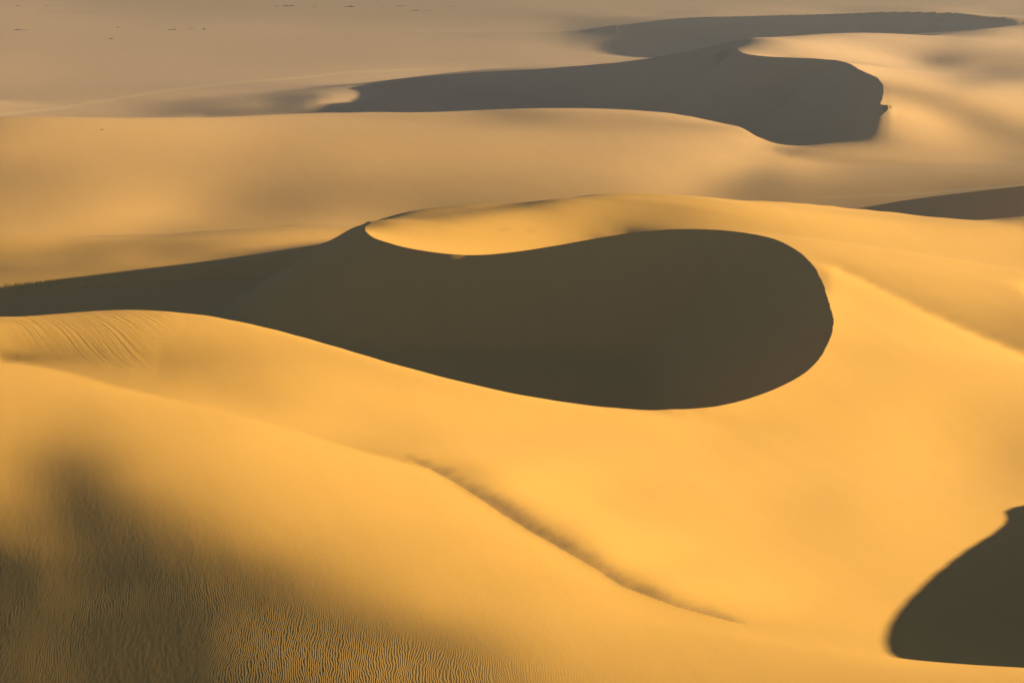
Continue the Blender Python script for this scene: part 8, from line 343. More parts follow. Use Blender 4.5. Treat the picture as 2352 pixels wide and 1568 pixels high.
5,2,-1,0,0,-1,0,-1,0,0,1,0,0,-2,1,0,0,0,0,0,1,1,0,0,0,2,-1,1,0,1,-1,1,1,-2,1,2,0,-1,2,0,0,1,1,1,-1,1,1,0,2,-2,2,-1,3,4,12,13,2,-7,-4,-5,-2,-2,-2,-1,1,-1,3,2,3,3,4,3,3,2,2,2,1,2,4,2,2,3,5,3,5,4,5,5,6,6,6,6,6,6,2,5,2,2,2,0,-1,0,-1,-7,-15,-29,-40,-48,-52,-59,-52,-29,-15,-2,6,8,9,11,10,12,11,10,7,9,7,5,4,3,2,2,1,0,1,1,2,0,-1,1,1,1,0,
8,-2,1,-1,0,1,-1,1,0,-1,-1,-1,1,1,-1,0,-1,1,1,-1,2,0,0,1,0,0,1,0,0,0,1,1,-1,2,1,-1,1,2,-1,1,2,0,0,1,2,1,0,2,0,3,1,3,1,5,5,7,7,-3,-12,-9,-6,-3,-2,0,0,2,0,1,3,0,1,2,1,3,1,4,1,3,3,2,6,4,4,6,7,8,8,11,11,10,13,11,14,11,13,8,9,6,2,-1,-5,-11,-17,-22,-24,-25,-28,-28,-31,-35,-39,-42,-28,-15,-9,-4,0,2,10,13,13,11,8,3,1,1,-1,-2,-1,-1,-1,0,-1,-2,-1,-1,1,0,-1,-1,1,
6,0,0,1,-1,-1,1,-1,0,1,-1,1,-2,0,0,0,1,-2,0,2,-1,1,1,0,0,0,0,0,2,0,0,0,1,0,-1,1,0,0,1,0,0,1,1,0,1,-1,2,1,1,0,1,2,3,2,3,6,10,15,7,-10,-12,-10,-7,-5,-4,-2,-1,1,-2,2,1,0,2,0,2,-1,3,1,0,2,0,2,2,2,2,2,4,3,2,5,4,5,3,5,4,7,4,5,2,3,0,-1,-4,-4,-5,-8,-5,-7,-5,-1,5,11,21,10,3,1,1,-2,-10,-15,-24,-26,-25,-18,-15,-10,-7,-3,-3,-3,-2,-1,-2,0,-2,0,-2,-2,-1,-2,-3,
7,1,-1,-1,1,1,-1,1,-2,0,0,0,0,0,0,-1,1,0,0,0,0,0,0,2,0,1,0,1,-1,0,0,1,0,0,2,0,-1,1,0,2,-1,0,1,1,1,1,0,1,1,3,2,1,3,3,5,7,9,12,18,18,-1,-18,-20,-13,-8,-7,-4,-4,-1,-1,0,1,-1,1,1,1,0,1,1,1,-1,-1,-1,-1,-4,-2,-4,-5,-2,-2,-3,-1,-3,-5,-5,4,11,12,15,13,12,12,12,11,9,10,7,4,-2,-10,-24,-41,-67,-45,-21,-9,-5,-3,-7,-9,3,14,21,16,13,5,4,0,-1,-1,-1,-4,-2,-3,-3,-5,-3,-5,-4,-3,-3,
7,-1,0,1,-2,0,0,-1,2,-1,0,0,0,0,-1,1,-2,2,-1,-1,1,1,0,-1,1,0,1,-1,0,1,1,-1,0,1,-1,0,2,-1,1,-2,1,1,-2,0,-1,1,-1,-1,0,-2,-1,0,-1,0,1,0,4,6,10,20,31,33,18,-11,-27,-30,-25,-12,-7,-4,-4,-5,-2,-3,-1,1,1,2,2,2,3,2,0,-1,1,-4,-7,-9,-14,-12,-3,3,14,26,32,16,9,6,6,6,7,7,8,5,5,3,-2,-3,-6,-7,-7,-2,8,-5,-16,-17,-14,-11,-2,4,3,-3,-5,-3,-1,-1,-4,-4,-4,-4,-8,-4,-6,-7,-5,-4,-6,-3,-5,-5,-4,
6,1,0,-1,2,-2,1,0,-1,0,1,-1,1,-2,0,0,1,-2,1,2,-1,0,1,0,0,0,0,0,1,-1,0,0,1,0,0,0,0,0,0,1,0,-1,2,-1,-1,-2,0,-1,-2,-1,-1,-2,-3,-1,-4,-1,-4,-2,0,-1,4,13,22,40,46,38,16,-15,-33,-42,-41,-38,-31,-13,-3,4,7,6,6,5,3,1,0,-3,-7,-10,-8,-5,6,7,8,14,21,23,25,35,38,36,33,29,25,18,11,8,1,-4,-6,-8,-6,-4,3,6,11,11,12,6,1,-2,-9,-14,-20,-24,-29,-31,-33,-25,-22,-19,-19,-17,-12,-15,-12,-10,-10,-10,-8,-8,-7,-7,-8,
5,-1,1,-1,0,1,-1,1,0,0,-1,-1,-1,2,1,-1,-1,1,0,-2,1,0,-1,1,1,-1,0,1,0,1,-2,2,0,-1,1,1,-1,1,0,0,0,-1,-1,0,0,0,0,-1,0,-1,-3,-1,-1,-5,-2,-6,-4,-6,-7,-6,-8,-10,-7,-9,-7,-1,11,25,37,40,39,35,20,-10,-30,-35,-26,-14,-4,-1,4,7,7,6,6,14,16,20,12,13,9,11,11,8,3,-3,-8,-10,-14,-16,-18,-17,-14,-14,-11,-9,-7,-9,-8,-5,-1,6,7,9,7,8,5,3,2,-1,-3,-4,-3,-5,-2,-6,-6,-6,-4,-6,-5,-2,-4,-4,-4,-2,-3,-4,-3,-2,-3,
5,0,-1,2,-2,1,0,-1,0,0,0,2,0,-2,-1,1,0,-1,0,1,0,0,1,-1,-1,2,-1,0,-1,0,2,-1,0,1,-1,1,0,0,0,-1,0,2,-1,0,-1,1,-2,0,-1,-2,1,-3,-2,-1,-3,-2,-5,-4,-5,-6,-6,-5,-6,-3,-5,-2,0,2,2,7,7,9,17,26,30,19,0,-12,-3,14,40,62,84,106,122,130,136,132,129,111,87,40,-14,-55,-84,-102,-119,-129,-136,-137,-134,-129,-119,-105,-90,-72,-54,-27,-1,15,16,10,5,3,0,-3,-1,0,4,6,10,12,11,15,14,13,13,11,8,9,4,4,3,4,2,0,0,1,0,-1,0,
2,0,1,-1,2,-1,-1,0,1,0,0,-2,0,2,0,-2,1,1,-1,-1,1,-1,0,1,0,-2,1,0,0,0,0,-1,0,0,2,-1,2,0,0,1,0,-2,1,-1,1,-2,0,0,0,1,-2,2,-1,0,-1,-1,0,-1,-1,-1,-1,-3,-2,-6,-3,-6,-7,-7,-8,-13,-13,-11,-13,-8,-3,5,12,29,48,54,32,18,7,-1,-5,-10,-14,-18,-22,-24,-25,-16,-4,1,3,-3,-3,-5,-6,-8,-11,-9,-12,-11,-11,9,34,33,14,0,-3,-5,-5,-6,-6,-4,-4,-3,-3,-2,-1,1,1,-1,-1,1,-1,0,2,0,4,0,3,0,1,2,2,0,1,1,1,
2,0,-1,0,-1,0,2,0,-1,0,0,1,0,-1,-1,2,-2,0,0,1,-2,2,-1,-1,0,1,-1,-1,1,-2,0,1,0,0,0,0,-1,1,0,0,-1,1,-1,0,0,0,1,0,0,0,2,-1,3,0,2,2,2,1,1,1,1,1,-1,1,-1,-1,-3,-4,-4,0,8,18,29,37,46,55,76,66,5,-30,-37,-45,-54,-65,-78,-94,-109,-120,-130,-132,-126,-116,-97,-71,-48,-19,4,22,40,59,87,112,129,135,135,93,40,17,11,8,1,1,-2,-2,-2,-3,-3,-3,-4,0,-1,-3,1,2,2,0,3,2,1,4,1,5,2,3,4,2,3,4,2,3,2,
-1,1,0,0,0,1,-1,0,-1,0,0,1,0,-1,2,-2,2,-2,1,0,0,-2,1,0,-1,-1,0,0,-2,2,-1,0,0,1,-1,1,1,-1,0,0,1,-1,0,0,-1,0,0,-1,0,1,-1,1,-2,2,0,0,0,2,2,1,2,3,4,4,5,5,9,12,14,17,13,4,-3,-10,-15,-21,-34,-35,-7,3,5,1,-1,-9,-12,-13,-16,-17,-18,-20,-25,-30,-38,-46,-40,-15,12,30,45,48,30,2,-16,-25,-26,-10,9,15,16,14,16,13,13,10,8,8,7,7,6,4,4,5,3,4,3,4,2,3,4,1,3,0,2,2,1,2,1,1,2,0,2,
-3,-2,0,1,0,-1,0,0,1,0,0,-1,-1,2,-1,1,-1,1,-1,-1,0,1,-2,-1,0,0,0,-2,2,-3,0,-1,-1,-1,1,0,0,0,0,-1,-2,-1,0,0,-2,0,-2,1,-2,-1,0,0,1,-2,0,0,1,0,1,2,0,2,1,2,2,5,2,0,1,1,6,13,16,17,12,18,11,-4,-24,-38,-57,-70,-82,-83,-83,-75,-60,-48,-34,-18,6,39,71,88,82,33,-10,-28,-42,-47,-42,-32,-22,-17,-14,-9,-2,5,11,20,23,27,30,32,32,30,29,26,27,22,21,20,17,13,13,11,11,8,6,7,5,6,4,4,2,4,2,2,2,4,2,
-4,2,0,-1,0,0,0,0,0,0,0,-1,2,-1,-1,1,-1,1,-1,0,0,-2,0,0,0,-1,-1,2,-2,2,-1,0,1,-1,0,-1,0,1,0,0,2,0,-1,-2,2,-1,1,-2,2,-1,0,-1,-1,1,1,1,-1,0,-1,0,2,-1,1,0,2,0,4,8,8,8,1,-6,-8,-6,0,-7,-8,-8,-4,-6,-9,-10,-16,-21,-31,-32,-29,-7,18,39,43,27,3,-8,-12,6,15,13,9,3,2,2,-1,0,0,1,1,2,4,1,3,3,3,1,3,3,3,3,0,4,1,0,1,3,1,0,0,0,1,0,0,-1,1,-2,2,-2,1,0,0,-2,0,
-8,-2,0,0,-1,0,-1,0,0,0,-1,1,-1,-1,1,-2,1,-3,1,-2,-2,-1,-1,-1,-1,0,1,-1,0,0,1,-1,-1,2,-2,2,0,-1,0,1,-2,1,0,1,-1,1,-1,1,-1,1,0,1,2,0,1,1,4,3,4,3,3,4,4,5,1,3,-1,-5,-7,-11,-8,-7,-9,-17,-24,-32,-46,-50,-47,-40,-25,-15,-3,10,43,64,69,51,29,12,4,8,15,19,26,30,36,39,41,44,40,37,35,27,22,14,8,1,-6,-8,-13,-16,-18,-19,-19,-20,-19,-18,-15,-17,-13,-13,-11,-12,-10,-7,-9,-5,-7,-5,-5,-4,-5,-2,-4,-3,-4,-2,-2,-2,-3,
-4,1,-1,0,1,-1,1,0,0,-1,2,-1,0,1,0,1,0,1,-1,0,-1,-1,-1,0,0,0,-1,1,0,0,0,1,1,-2,2,-2,0,1,0,-1,1,-1,1,0,0,-1,0,0,0,-1,-1,-2,-2,1,-3,-1,-2,-2,-3,-2,-2,-1,-1,-3,2,0,2,5,6,5,1,-4,-7,-5,-6,-5,-8,-15,-30,-41,-35,-2,32,53,40,21,11,8,9,7,8,5,8,10,10,12,13,14,16,15,16,14,12,12,8,4,0,-3,-3,-6,-6,-4,-7,-4,-7,-5,-6,-6,-6,-5,-6,-4,-5,-4,-4,-5,-2,-5,-2,-3,-2,-2,-3,-1,-3,0,-2,-2,-3,-1,-1,
-11,-1,1,-1,0,1,0,-1,0,1,-1,2,0,0,1,0,0,2,0,-1,0,-1,0,-1,0,1,1,1,2,0,1,1,0,2,0,1,0,0,0,1,0,1,-1,0,0,-1,-1,-3,-2,-3,-3,-3,-5,-8,-6,-9,-12,-11,-12,-13,-15,-16,-17,-16,-19,-18,-18,-22,-24,-24,-28,-28,-29,-30,-32,-34,-19,9,47,83,88,53,27,13,14,21,27,33,36,39,38,40,38,36,35,33,31,30,24,23,19,18,14,12,8,9,7,6,3,0,-1,-7,-6,-9,-8,-10,-11,-10,-12,-10,-10,-11,-11,-10,-8,-9,-9,-8,-8,-9,-7,-7,-5,-8,-5,-7,-4,-6,-4,-5,-5,
-3,1,0,1,0,-1,0,2,-1,1,0,-1,1,1,0,2,1,-1,0,1,-1,-1,0,0,0,0,1,0,0,2,0,1,0,0,0,0,0,0,1,0,1,1,1,1,1,1,1,2,0,1,1,0,0,2,0,1,3,0,1,0,1,-1,-1,-1,-2,-4,-6,-6,-7,-10,-8,-11,-11,-11,-5,6,11,8,2,-6,-3,11,14,11,12,9,8,7,6,5,5,5,5,5,4,2,4,0,3,1,1,1,1,0,2,1,1,1,1,2,1,2,3,2,-1,1,2,-1,2,-2,-1,0,-1,0,-4,0,-2,0,-2,1,-2,0,-3,1,-1,-1,-1,0,-1,-1,-1,
-9,1,0,0,1,2,1,-1,2,0,1,2,0,2,1,0,1,2,2,2,1,2,-1,1,2,1,1,1,2,1,2,1,2,1,0,2,1,1,2,3,3,3,5,5,4,6,6,5,6,6,7,8,10,8,12,12,12,15,14,15,14,15,14,13,13,13,14,15,15,20,20,18,12,10,5,0,-2,-6,-12,-16,-21,-23,-19,-18,-17,-15,-14,-14,-12,-11,-10,-11,-10,-10,-9,-8,-11,-8,-8,-8,-6,-6,-4,-2,0,0,3,4,5,7,6,9,6,8,11,8,7,10,6,8,7,5,7,2,7,2,4,1,3,1,2,-1,3,-2,1,0,0,-1,0,0,0,
0,0,0,1,0,-1,0,1,0,0,0,0,1,-1,0,1,1,0,1,0,1,0,2,1,-2,1,-1,1,1,0,1,0,0,-2,1,-4,0,0,-1,0,2,2,0,1,2,0,0,2,1,1,0,0,0,2,0,2,2,0,3,1,2,4,4,5,6,8,7,6,6,3,0,0,4,1,1,0,-2,-4,-3,-5,-5,0,-4,-1,-4,-1,-2,0,-2,-1,-2,-1,-3,-2,-3,-3,-2,-2,-3,-3,-2,-2,-2,-2,-2,-1,0,-1,0,0,2,1,3,2,1,2,3,1,3,2,2,2,1,4,0,3,0,2,1,0,1,2,0,2,0,1,0,3,0,1,1,
-8,1,2,1,-1,3,0,0,2,0,2,0,1,1,2,1,1,2,1,3,3,3,2,-1,3,0,3,0,0,2,0,1,0,2,-1,2,-2,1,2,3,0,2,3,2,1,2,2,-1,1,0,0,0,-1,-1,0,-3,-2,-1,-5,-1,0,-1,1,4,7,8,13,14,14,7,-4,-17,-27,-26,-25,-24,-21,-10,3,23,33,30,28,17,6,-4,2,8,10,7,5,1,-1,-5,-5,-5,-5,-5,-4,-3,-5,-6,-5,-7,-8,-6,-8,-3,-2,-1,2,3,4,5,5,6,5,5,3,5,4,5,5,5,6,4,8,5,5,6,5,5,4,4,4,4,4,0,4,1,2,
3,-1,1,-1,2,-2,1,2,-2,1,-1,1,-1,0,0,-1,0,0,1,0,2,1,0,3,-1,0,-2,1,0,-1,0,0,1,0,1,1,3,-1,0,-1,2,-2,-1,-1,0,0,-1,1,-1,1,0,1,0,0,-2,0,-2,0,3,0,-1,0,-1,-6,-11,-14,-22,-25,-29,-26,-15,8,28,40,46,55,57,49,25,-9,-27,-30,-24,-10,12,19,2,-21,-32,-38,-37,-35,-23,-6,13,26,30,33,30,30,24,19,0,-17,-28,-37,-35,-32,-17,-4,-2,-2,0,2,6,7,7,9,9,7,6,5,3,2,0,2,-3,1,1,0,0,-1,1,1,0,1,-1,3,-1,3,0,
8,1,-1,1,1,1,0,-2,2,0,0,-1,1,0,-2,0,0,0,0,1,1,2,2,1,2,1,2,0,1,1,1,1,1,3,1,2,-1,2,-1,-2,-5,-1,-3,-2,-3,-3,-2,-2,-2,-2,-2,-4,-2,-5,-2,-5,-3,-5,-7,-4,-6,-8,-8,-7,-5,-7,-2,0,4,9,12,9,3,-3,-4,-10,-11,-13,-4,9,15,15,11,7,-3,-1,11,29,41,51,52,53,38,8,-28,-54,-64,-71,-70,-70,-58,-44,-10,29,52,67,62,47,12,-18,-27,-20,-9,0,1,2,2,-1,0,-2,-1,-3,-1,0,1,-1,3,-1,-2,0,0,1,-1,0,1,-1,2,-1,1,-1,2,
5,1,-1,1,-1,1,0,1,-1,1,-1,0,-1,-1,0,-1,-2,-2,-1,-1,-1,0,2,1,1,1,1,1,0,1,1,1,1,0,2,0,3,-2,-1,-1,0,-3,0,-3,-1,-1,0,-1,1,-2,0,1,-1,1,-2,0,-1,-1,0,-4,-1,0,-1,0,-2,2,-1,1,2,2,3,1,2,2,1,0,-1,1,2,1,2,2,2,1,-1,-4,-5,-9,-14,-19,-21,-24,-23,-9,5,16,22,25,28,30,26,21,7,-11,-21,-28,-23,-16,3,19,24,17,5,-7,-9,-11,-9,-7,-6,-3,-3,1,0,-2,0,-1,-2,0,2,-1,-1,0,0,-2,-1,0,-2,0,1,0,-2,
26,0,2,-1,1,-1,1,1,-1,-1,2,-2,-1,-2,-3,-2,-4,-3,-5,-3,-1,2,1,3,3,3,1,0,0,-2,-1,0,-1,-1,-1,1,-2,1,0,-2,-1,-1,-4,-2,-2,-3,-4,-2,-3,-1,-1,-3,0,-1,0,0,0,-1,-2,2,-1,-1,-1,0,2,1,3,2,2,2,2,4,2,4,2,4,3,2,1,2,1,1,-1,-2,-2,-2,-4,-5,-4,-4,-4,-2,0,1,2,4,2,1,1,-2,-3,-5,-6,-7,-6,-7,-6,-3,-1,0,0,0,-1,0,-3,-4,-5,-5,-6,-7,-6,-7,-7,-4,-7,-4,-4,-4,-6,-3,-4,-5,-3,-2,-4,-3,-2,-3,-5,-3,-2,
7,-1,0,1,-1,0,-1,-1,1,0,-2,2,0,1,4,1,4,4,5,3,2,-3,-3,-4,-4,-4,-3,-1,-2,0,0,-3,0,-1,-1,-3,0,-1,-1,2,-1,0,1,1,-1,2,0,0,-1,1,-3,2,-2,0,-1,0,-1,0,1,-2,1,0,2,0,0,0,0,1,0,0,1,0,1,0,2,0,0,1,-1,0,-1,-1,0,-1,0,-1,-1,0,-1,0,0,-2,1,-1,1,-1,1,1,-2,0,-1,-1,1,-1,-2,1,0,1,-1,1,0,0,-1,-1,-1,-1,-1,-2,-1,0,-1,-2,0,-2,1,0,-1,-1,1,-1,1,0,-1,-1,1,-1,-1,-1,1,-2,0,
35,0,-1,-2,0,0,0,0,-1,-2,0,-3,-2,-3,-6,-3,-4,-6,-4,-2,-2,3,4,5,6,6,7,5,7,4,0,1,-4,-5,-7,-8,-11,-10,-7,-8,-3,-1,1,4,6,3,8,4,5,-1,1,-5,-4,-6,-6,-7,-5,-3,-1,2,2,5,4,4,4,2,0,-4,-3,-4,-5,-4,-2,-3,-1,0,2,1,6,3,3,3,2,-1,-2,-3,-3,-4,-5,-4,-4,-2,-4,-3,-4,-2,-5,-1,-2,-3,-1,-2,-4,0,0,0,0,1,2,0,1,1,1,-1,-1,-2,-3,-3,-3,-4,-2,-1,-2,-1,-2,-2,0,0,-2,0,-1,0,0,1,-2,0,0,0,-2,2,-2,
2,1,0,2,0,1,0,-1,0,-1,-4,-3,-7,-9,-12,-16,-16,-13,-8,3,18,22,24,22,18,15,11,10,6,6,4,-3,-14,-21,-21,-17,-12,-6,-6,-2,-3,0,5,13,19,24,15,12,-3,-13,-19,-17,-14,-11,-6,-3,-3,-3,0,2,13,19,20,18,8,-7,-15,-15,-15,-11,-7,-4,-2,5,10,15,12,8,0,-1,-4,-7,-11,-13,-18,-9,1,5,11,7,8,5,3,1,0,-3,-1,-6,-2,-2,-2,0,2,2,5,8,13,13,18,20,18,11,-3,-13,-19,-18,-16,-13,-11,-6,-5,-3,-1,0,2,1,1,1,1,1,0,0,0,-2,2,-1,0,0,1,-2,2,
18,-3,0,-1,-1,-2,-1,0,0,2,3,4,7,11,15,19,19,17,11,-3,-18,-25,-29,-29,-28,-27,-26,-27,-25,-24,-15,-1,27,43,48,44,38,26,23,15,11,2,-13,-34,-50,-56,-47,-35,-5,22,37,39,34,30,22,15,14,8,-1,-9,-33,-49,-51,-44,-23,12,35,43,44,38,30,21,13,-2,-20,-34,-34,-28,-20,-14,-6,1,12,23,35,20,1,-7,-15,-12,-14,-11,-6,-3,-1,2,3,5,2,1,1,-1,-3,-4,-8,-11,-16,-18,-23,-26,-24,-19,-4,7,14,16,13,12,11,7,5,4,2,1,-1,0,-1,-1,0,-1,0,0,0,1,-2,1,0,-1,0,1,-2,
-1,2,-1,-2,1,0,-1,0,-1,0,1,0,3,1,3,0,1,1,0,2,0,0,-1,-1,1,2,3,6,6,9,4,1,-13,-16,-19,-16,-11,-4,-6,-2,-3,-1,5,11,21,20,17,13,-1,-12,-18,-18,-13,-10,-5,-1,-3,0,2,2,13,20,22,18,9,-7,-18,-22,-20,-16,-12,-7,-4,1,10,15,14,10,7,3,1,-2,-7,-11,-17,-9,1,5,8,7,8,8,2,3,0,0,-3,-2,0,0,-1,1,0,-1,1,-1,-2,0,-1,0,0,2,2,2,3,0,4,2,1,1,1,0,-1,1,-1,0,0,0,0,0,0,-1,0,0,0,0,0,1,-1,0,1,
0,-3,-1,1,-2,-2,1,-1,0,-1,-2,1,-2,-1,-4,-1,-2,-2,-3,-4,-3,-3,0,1,0,2,2,4,4,2,3,-1,0,-6,-5,-6,-10,-10,-7,-7,-3,-2,1,5,4,8,9,6,4,3,0,-1,-2,-5,-5,-5,-4,-2,0,4,6,7,5,6,4,2,0,-1,-5,-6,-5,-6,-6,-2,-1,3,4,8,8,9,7,5,5,3,0,0,-1,-1,-2,-2,-2,-4,0,-3,0,-1,2,0,-2,0,0,-2,0,-1,-2,0,0,-2,-1,-1,-1,-1,-1,0,-2,2,-2,0,-1,0,0,0,1,-3,1,0,-1,-1,0,0,-1,1,-1,-1,1,-1,-1,-1,1,0,-1,
-2,2,-1,-1,0,1,-1,0,0,0,2,-1,-1,0,1,0,-1,-1,0,1,0,0,0,-1,2,-1,1,-1,0,0,0,1,-1,1,-1,-1,2,-1,0,0,-1,1,0,1,1,0,-2,1,1,0,1,0,-2,2,-1,-1,1,0,0,1,-1,0,2,0,0,0,0,-1,0,1,-2,0,1,1,0,-1,2,0,-1,0,0,1,-1,0,1,0,-1,-1,1,-1,0,1,0,1,0,-1,-1,0,1,0,-1,2,-1,1,0,-1,1,-1,0,0,0,1,-1,0,2,-2,2,-1,1,0,-1,0,-1,3,0,-1,1,0,0,-2,1,0,0,1,-1,1,1,0,0,-2,1,
-15,-1,2,-1,0,0,0,-1,1,-1,-1,-1,2,-1,0,-1,0,2,1,-1,1,1,-1,1,-2,1,0,-1,-1,-1,0,-1,0,1,2,2,0,3,3,2,2,1,0,0,0,-1,2,-2,0,0,0,2,3,0,2,3,2,1,2,0,2,0,-1,0,0,0,0,2,1,0,3,1,2,0,1,2,-1,-2,0,-1,-2,-1,-1,-2,0,0,0,0,-1,2,0,0,0,0,-1,1,-1,-1,-1,-1,1,-3,1,-2,1,-1,-1,1,0,0,-1,-2,1,0,-3,1,-2,0,0,-1,0,-1,1,-3,-1,0,-1,1,-2,2,-2,-1,0,-1,0,-1,-1,0,-1,2,-1,
0,0,-2,2,-1,0,0,1,-2,2,-1,2,-2,1,-1,1,1,-2,0,1,0,0,0,0,1,-1,-1,1,1,0,-1,1,0,0,-1,0,1,1,-2,0,0,0,2,-1,0,1,-1,1,0,0,0,0,-1,1,1,0,-1,1,-1,1,-1,0,-1,1,0,1,-1,0,0,1,-1,1,-1,0,1,-1,0,1,-1,0,0,-1,1,1,-1,-1,0,1,0,-1,0,1,0,-1,1,-1,1,0,0,1,-2,2,-1,1,-1,2,-1,1,-1,0,1,0,-1,0,2,-1,0,2,-1,0,1,0,-1,1,0,1,0,-2,2,-1,1,0,1,0,0,0,0,1,0,-1,0,
-15,0,2,-2,2,1,0,0,2,-1,1,-1,1,1,1,1,0,2,0,1,0,1,2,0,0,3,2,0,1,2,1,1,3,1,3,0,2,0,2,2,1,2,0,4,1,2,1,3,2,2,2,1,2,1,1,0,3,0,2,1,1,2,3,0,1,-1,3,-2,1,-2,0,-2,-1,-1,-2,-1,-2,-1,0,-2,0,-1,-2,-2,-1,-1,0,-3,-1,-1,-1,-2,-1,0,-1,1,-2,0,1,-2,1,-1,-1,1,-1,-1,1,-1,1,-1,1,1,1,-1,0,1,1,-3,1,1,0,1,1,1,1,0,0,3,0,1,1,1,0,1,2,1,1,0,1,1,2,
1,0,-1,2,-1,-1,0,1,-1,0,1,0,1,-1,1,-1,1,-1,0,-1,1,-1,0,1,1,-3,0,1,0,-1,2,0,-1,0,-1,2,-1,-1,1,-1,1,-1,1,-2,1,0,1,-2,0,0,1,-1,0,-1,1,1,-2,1,-1,0,1,-1,0,0,0,1,-2,2,-2,1,-1,1,0,0,0,-1,2,-1,0,0,0,0,1,-1,1,0,-1,2,0,0,0,-1,1,0,1,-2,2,0,-2,2,0,0,1,-1,2,-1,1,-1,0,2,-2,0,0,1,0,0,-1,3,0,0,0,0,-1,1,0,0,2,-1,-1,0,1,1,0,0,-1,0,1,0,1,0,-1]
HSHAPE = (319, 141)

def dep(v):
    return (np.asarray(v) + VH) / F

def make_grid():
    a = np.arange(-0.26, 0.30 + 1e-9, 0.002)[::2]
    s1 = np.arange(0.0086, 0.0030, -3.4e-5)
    s2 = np.arange(s1[-1] - 1.7e-5, 0.0004, -1.7e-5)
    return a, np.concatenate([s1, s2])

GA, GS = make_grid()
fq = np.array(HEIGHTS, np.int64).reshape(HSHAPE)   # second differences of height / distance
for j in range(2, HSHAPE[0]):
    fq[j] += fq[j - 1]
HZ = np.cumsum(np.cumsum(fq, 1), 0) * 4e-6 / GS[:, None]

def catrom(x):
    i = x.astype(int)
    t = x - i
    return i, np.stack([-.5*t+t**2-.5*t**3, 1-2.5*t**2+1.5*t**3, .5*t+2*t**2-1.5*t**3, -.5*t**2+.5*t**3])

def refine(a1, s1):
    i, w = catrom(np.clip((a1 - GA[0]) / (GA[1] - GA[0]), 1, len(GA) - 2.001))
    zz = sum(HZ[:, i - 1 + k] * w[k] for k in range(4))
    i, w = catrom(np.clip(np.interp(-s1, -GS, np.arange(len(GS))), 1, len(GS) - 2.001))
    return sum(zz[i - 1 + k] * w[k][:, None] for k in range(4))

def sample(a, s, z, aa, ss):
    q = np.clip((aa - a[0]) / (a[1] - a[0]), 0, len(a) - 1.001)
    r = np.clip(np.interp(-ss, -s, np.arange(len(s))), 0, len(s) - 1.001)
    i, j = q.astype(int), r.astype(int)
    f, g = q - i, r - j
    return (z[j, i]*(1-f) + z[j, i+1]*f)*(1-g) + (z[j+1, i]*(1-f) + z[j+1, i+1]*f)*g

def hermite(x, y, t):
    h = np.diff(x); d = np.diff(y) / h
    m = np.zeros(len(x)); m[0] = d[0]; m[-1] = d[-1]
    m[1:-1] = (d[:-1]*h[1:] + d[1:]*h[:-1]) / (h[1:] + h[:-1])
    k = np.clip(np.searchsorted(x, t, 'right') - 1, 0, len(x) - 2); hh = h[k]; q = (t - x[k]) / hh
    return (2*q**3-3*q**2+1)*y[k] + (q**3-2*q**2+q)*hh*m[k] + (-2*q**3+3*q**2)*y[k+1] + (q**3-q**2)*hh*m[k+1]

def ring_world(ring, step, slopes=None):
    c = np.array(ring, float)
    L = np.r_[0, np.cumsum(np.hypot(np.diff(c[:, 0]), 2*np.diff(c[:, 1])))]
    t = np.arange(0, L[-1], step)
    u, v, z = (hermite(L, c[:, k], t) for k in range(3))
    y = -z / dep(v)
    sl = np.interp(t, L, slopes if slopes is not None else np.full(len(L), .62))
    return np.stack([(u - U0) / F * y, y, z, sl], 1)

def in_poly(px, py, P):
    r = np.zeros(px.shape, bool)
    lo, hi = P[:, 1].min(), P[:, 1].max()
    m = (py > lo) & (py < hi)
    qx, qy = px[m], py[m]; rr = np.zeros(qx.shape, bool)
    for k in range(len(P)):
        x1, y1 = P[k]; x2, y2 = P[(k + 1) % len(P)]
        if y1 == y2: continue
        rr ^= ((y1 > qy) != (y2 > qy)) & (qx < (x2 - x1)*(qy - y1)/(y2 - y1) + x1)
    r[m] = rr
    return r

# fine grid: one column per picture unit, rows evenly spaced in 1/distance; stretched margins left and right
DA = 2.2 / F
ai = np.arange(-0.192, 0.192, DA)
am = 0.192 + np.cumsum(np.linspace(DA, DA*7, 70)); am = am[am < 0.30]
al = -0.192 - np.cumsum(np.linspace(DA, DA*7, 60)); al = al[al > -0.2599]
A = np.concatenate([al[::-1], ai, am])
S = np.concatenate([np.arange(0.0085, 0.0030, -0.85e-5), np.arange(0.0030, 0.00060, -0.34e-5), np.arange(0.0006, 0.00041, -0.8e-5)])
Z = refine(A, S)
Y = np.broadcast_to((1.0 / S)[:, None], Z.shape)
X = A[None, :] * Y

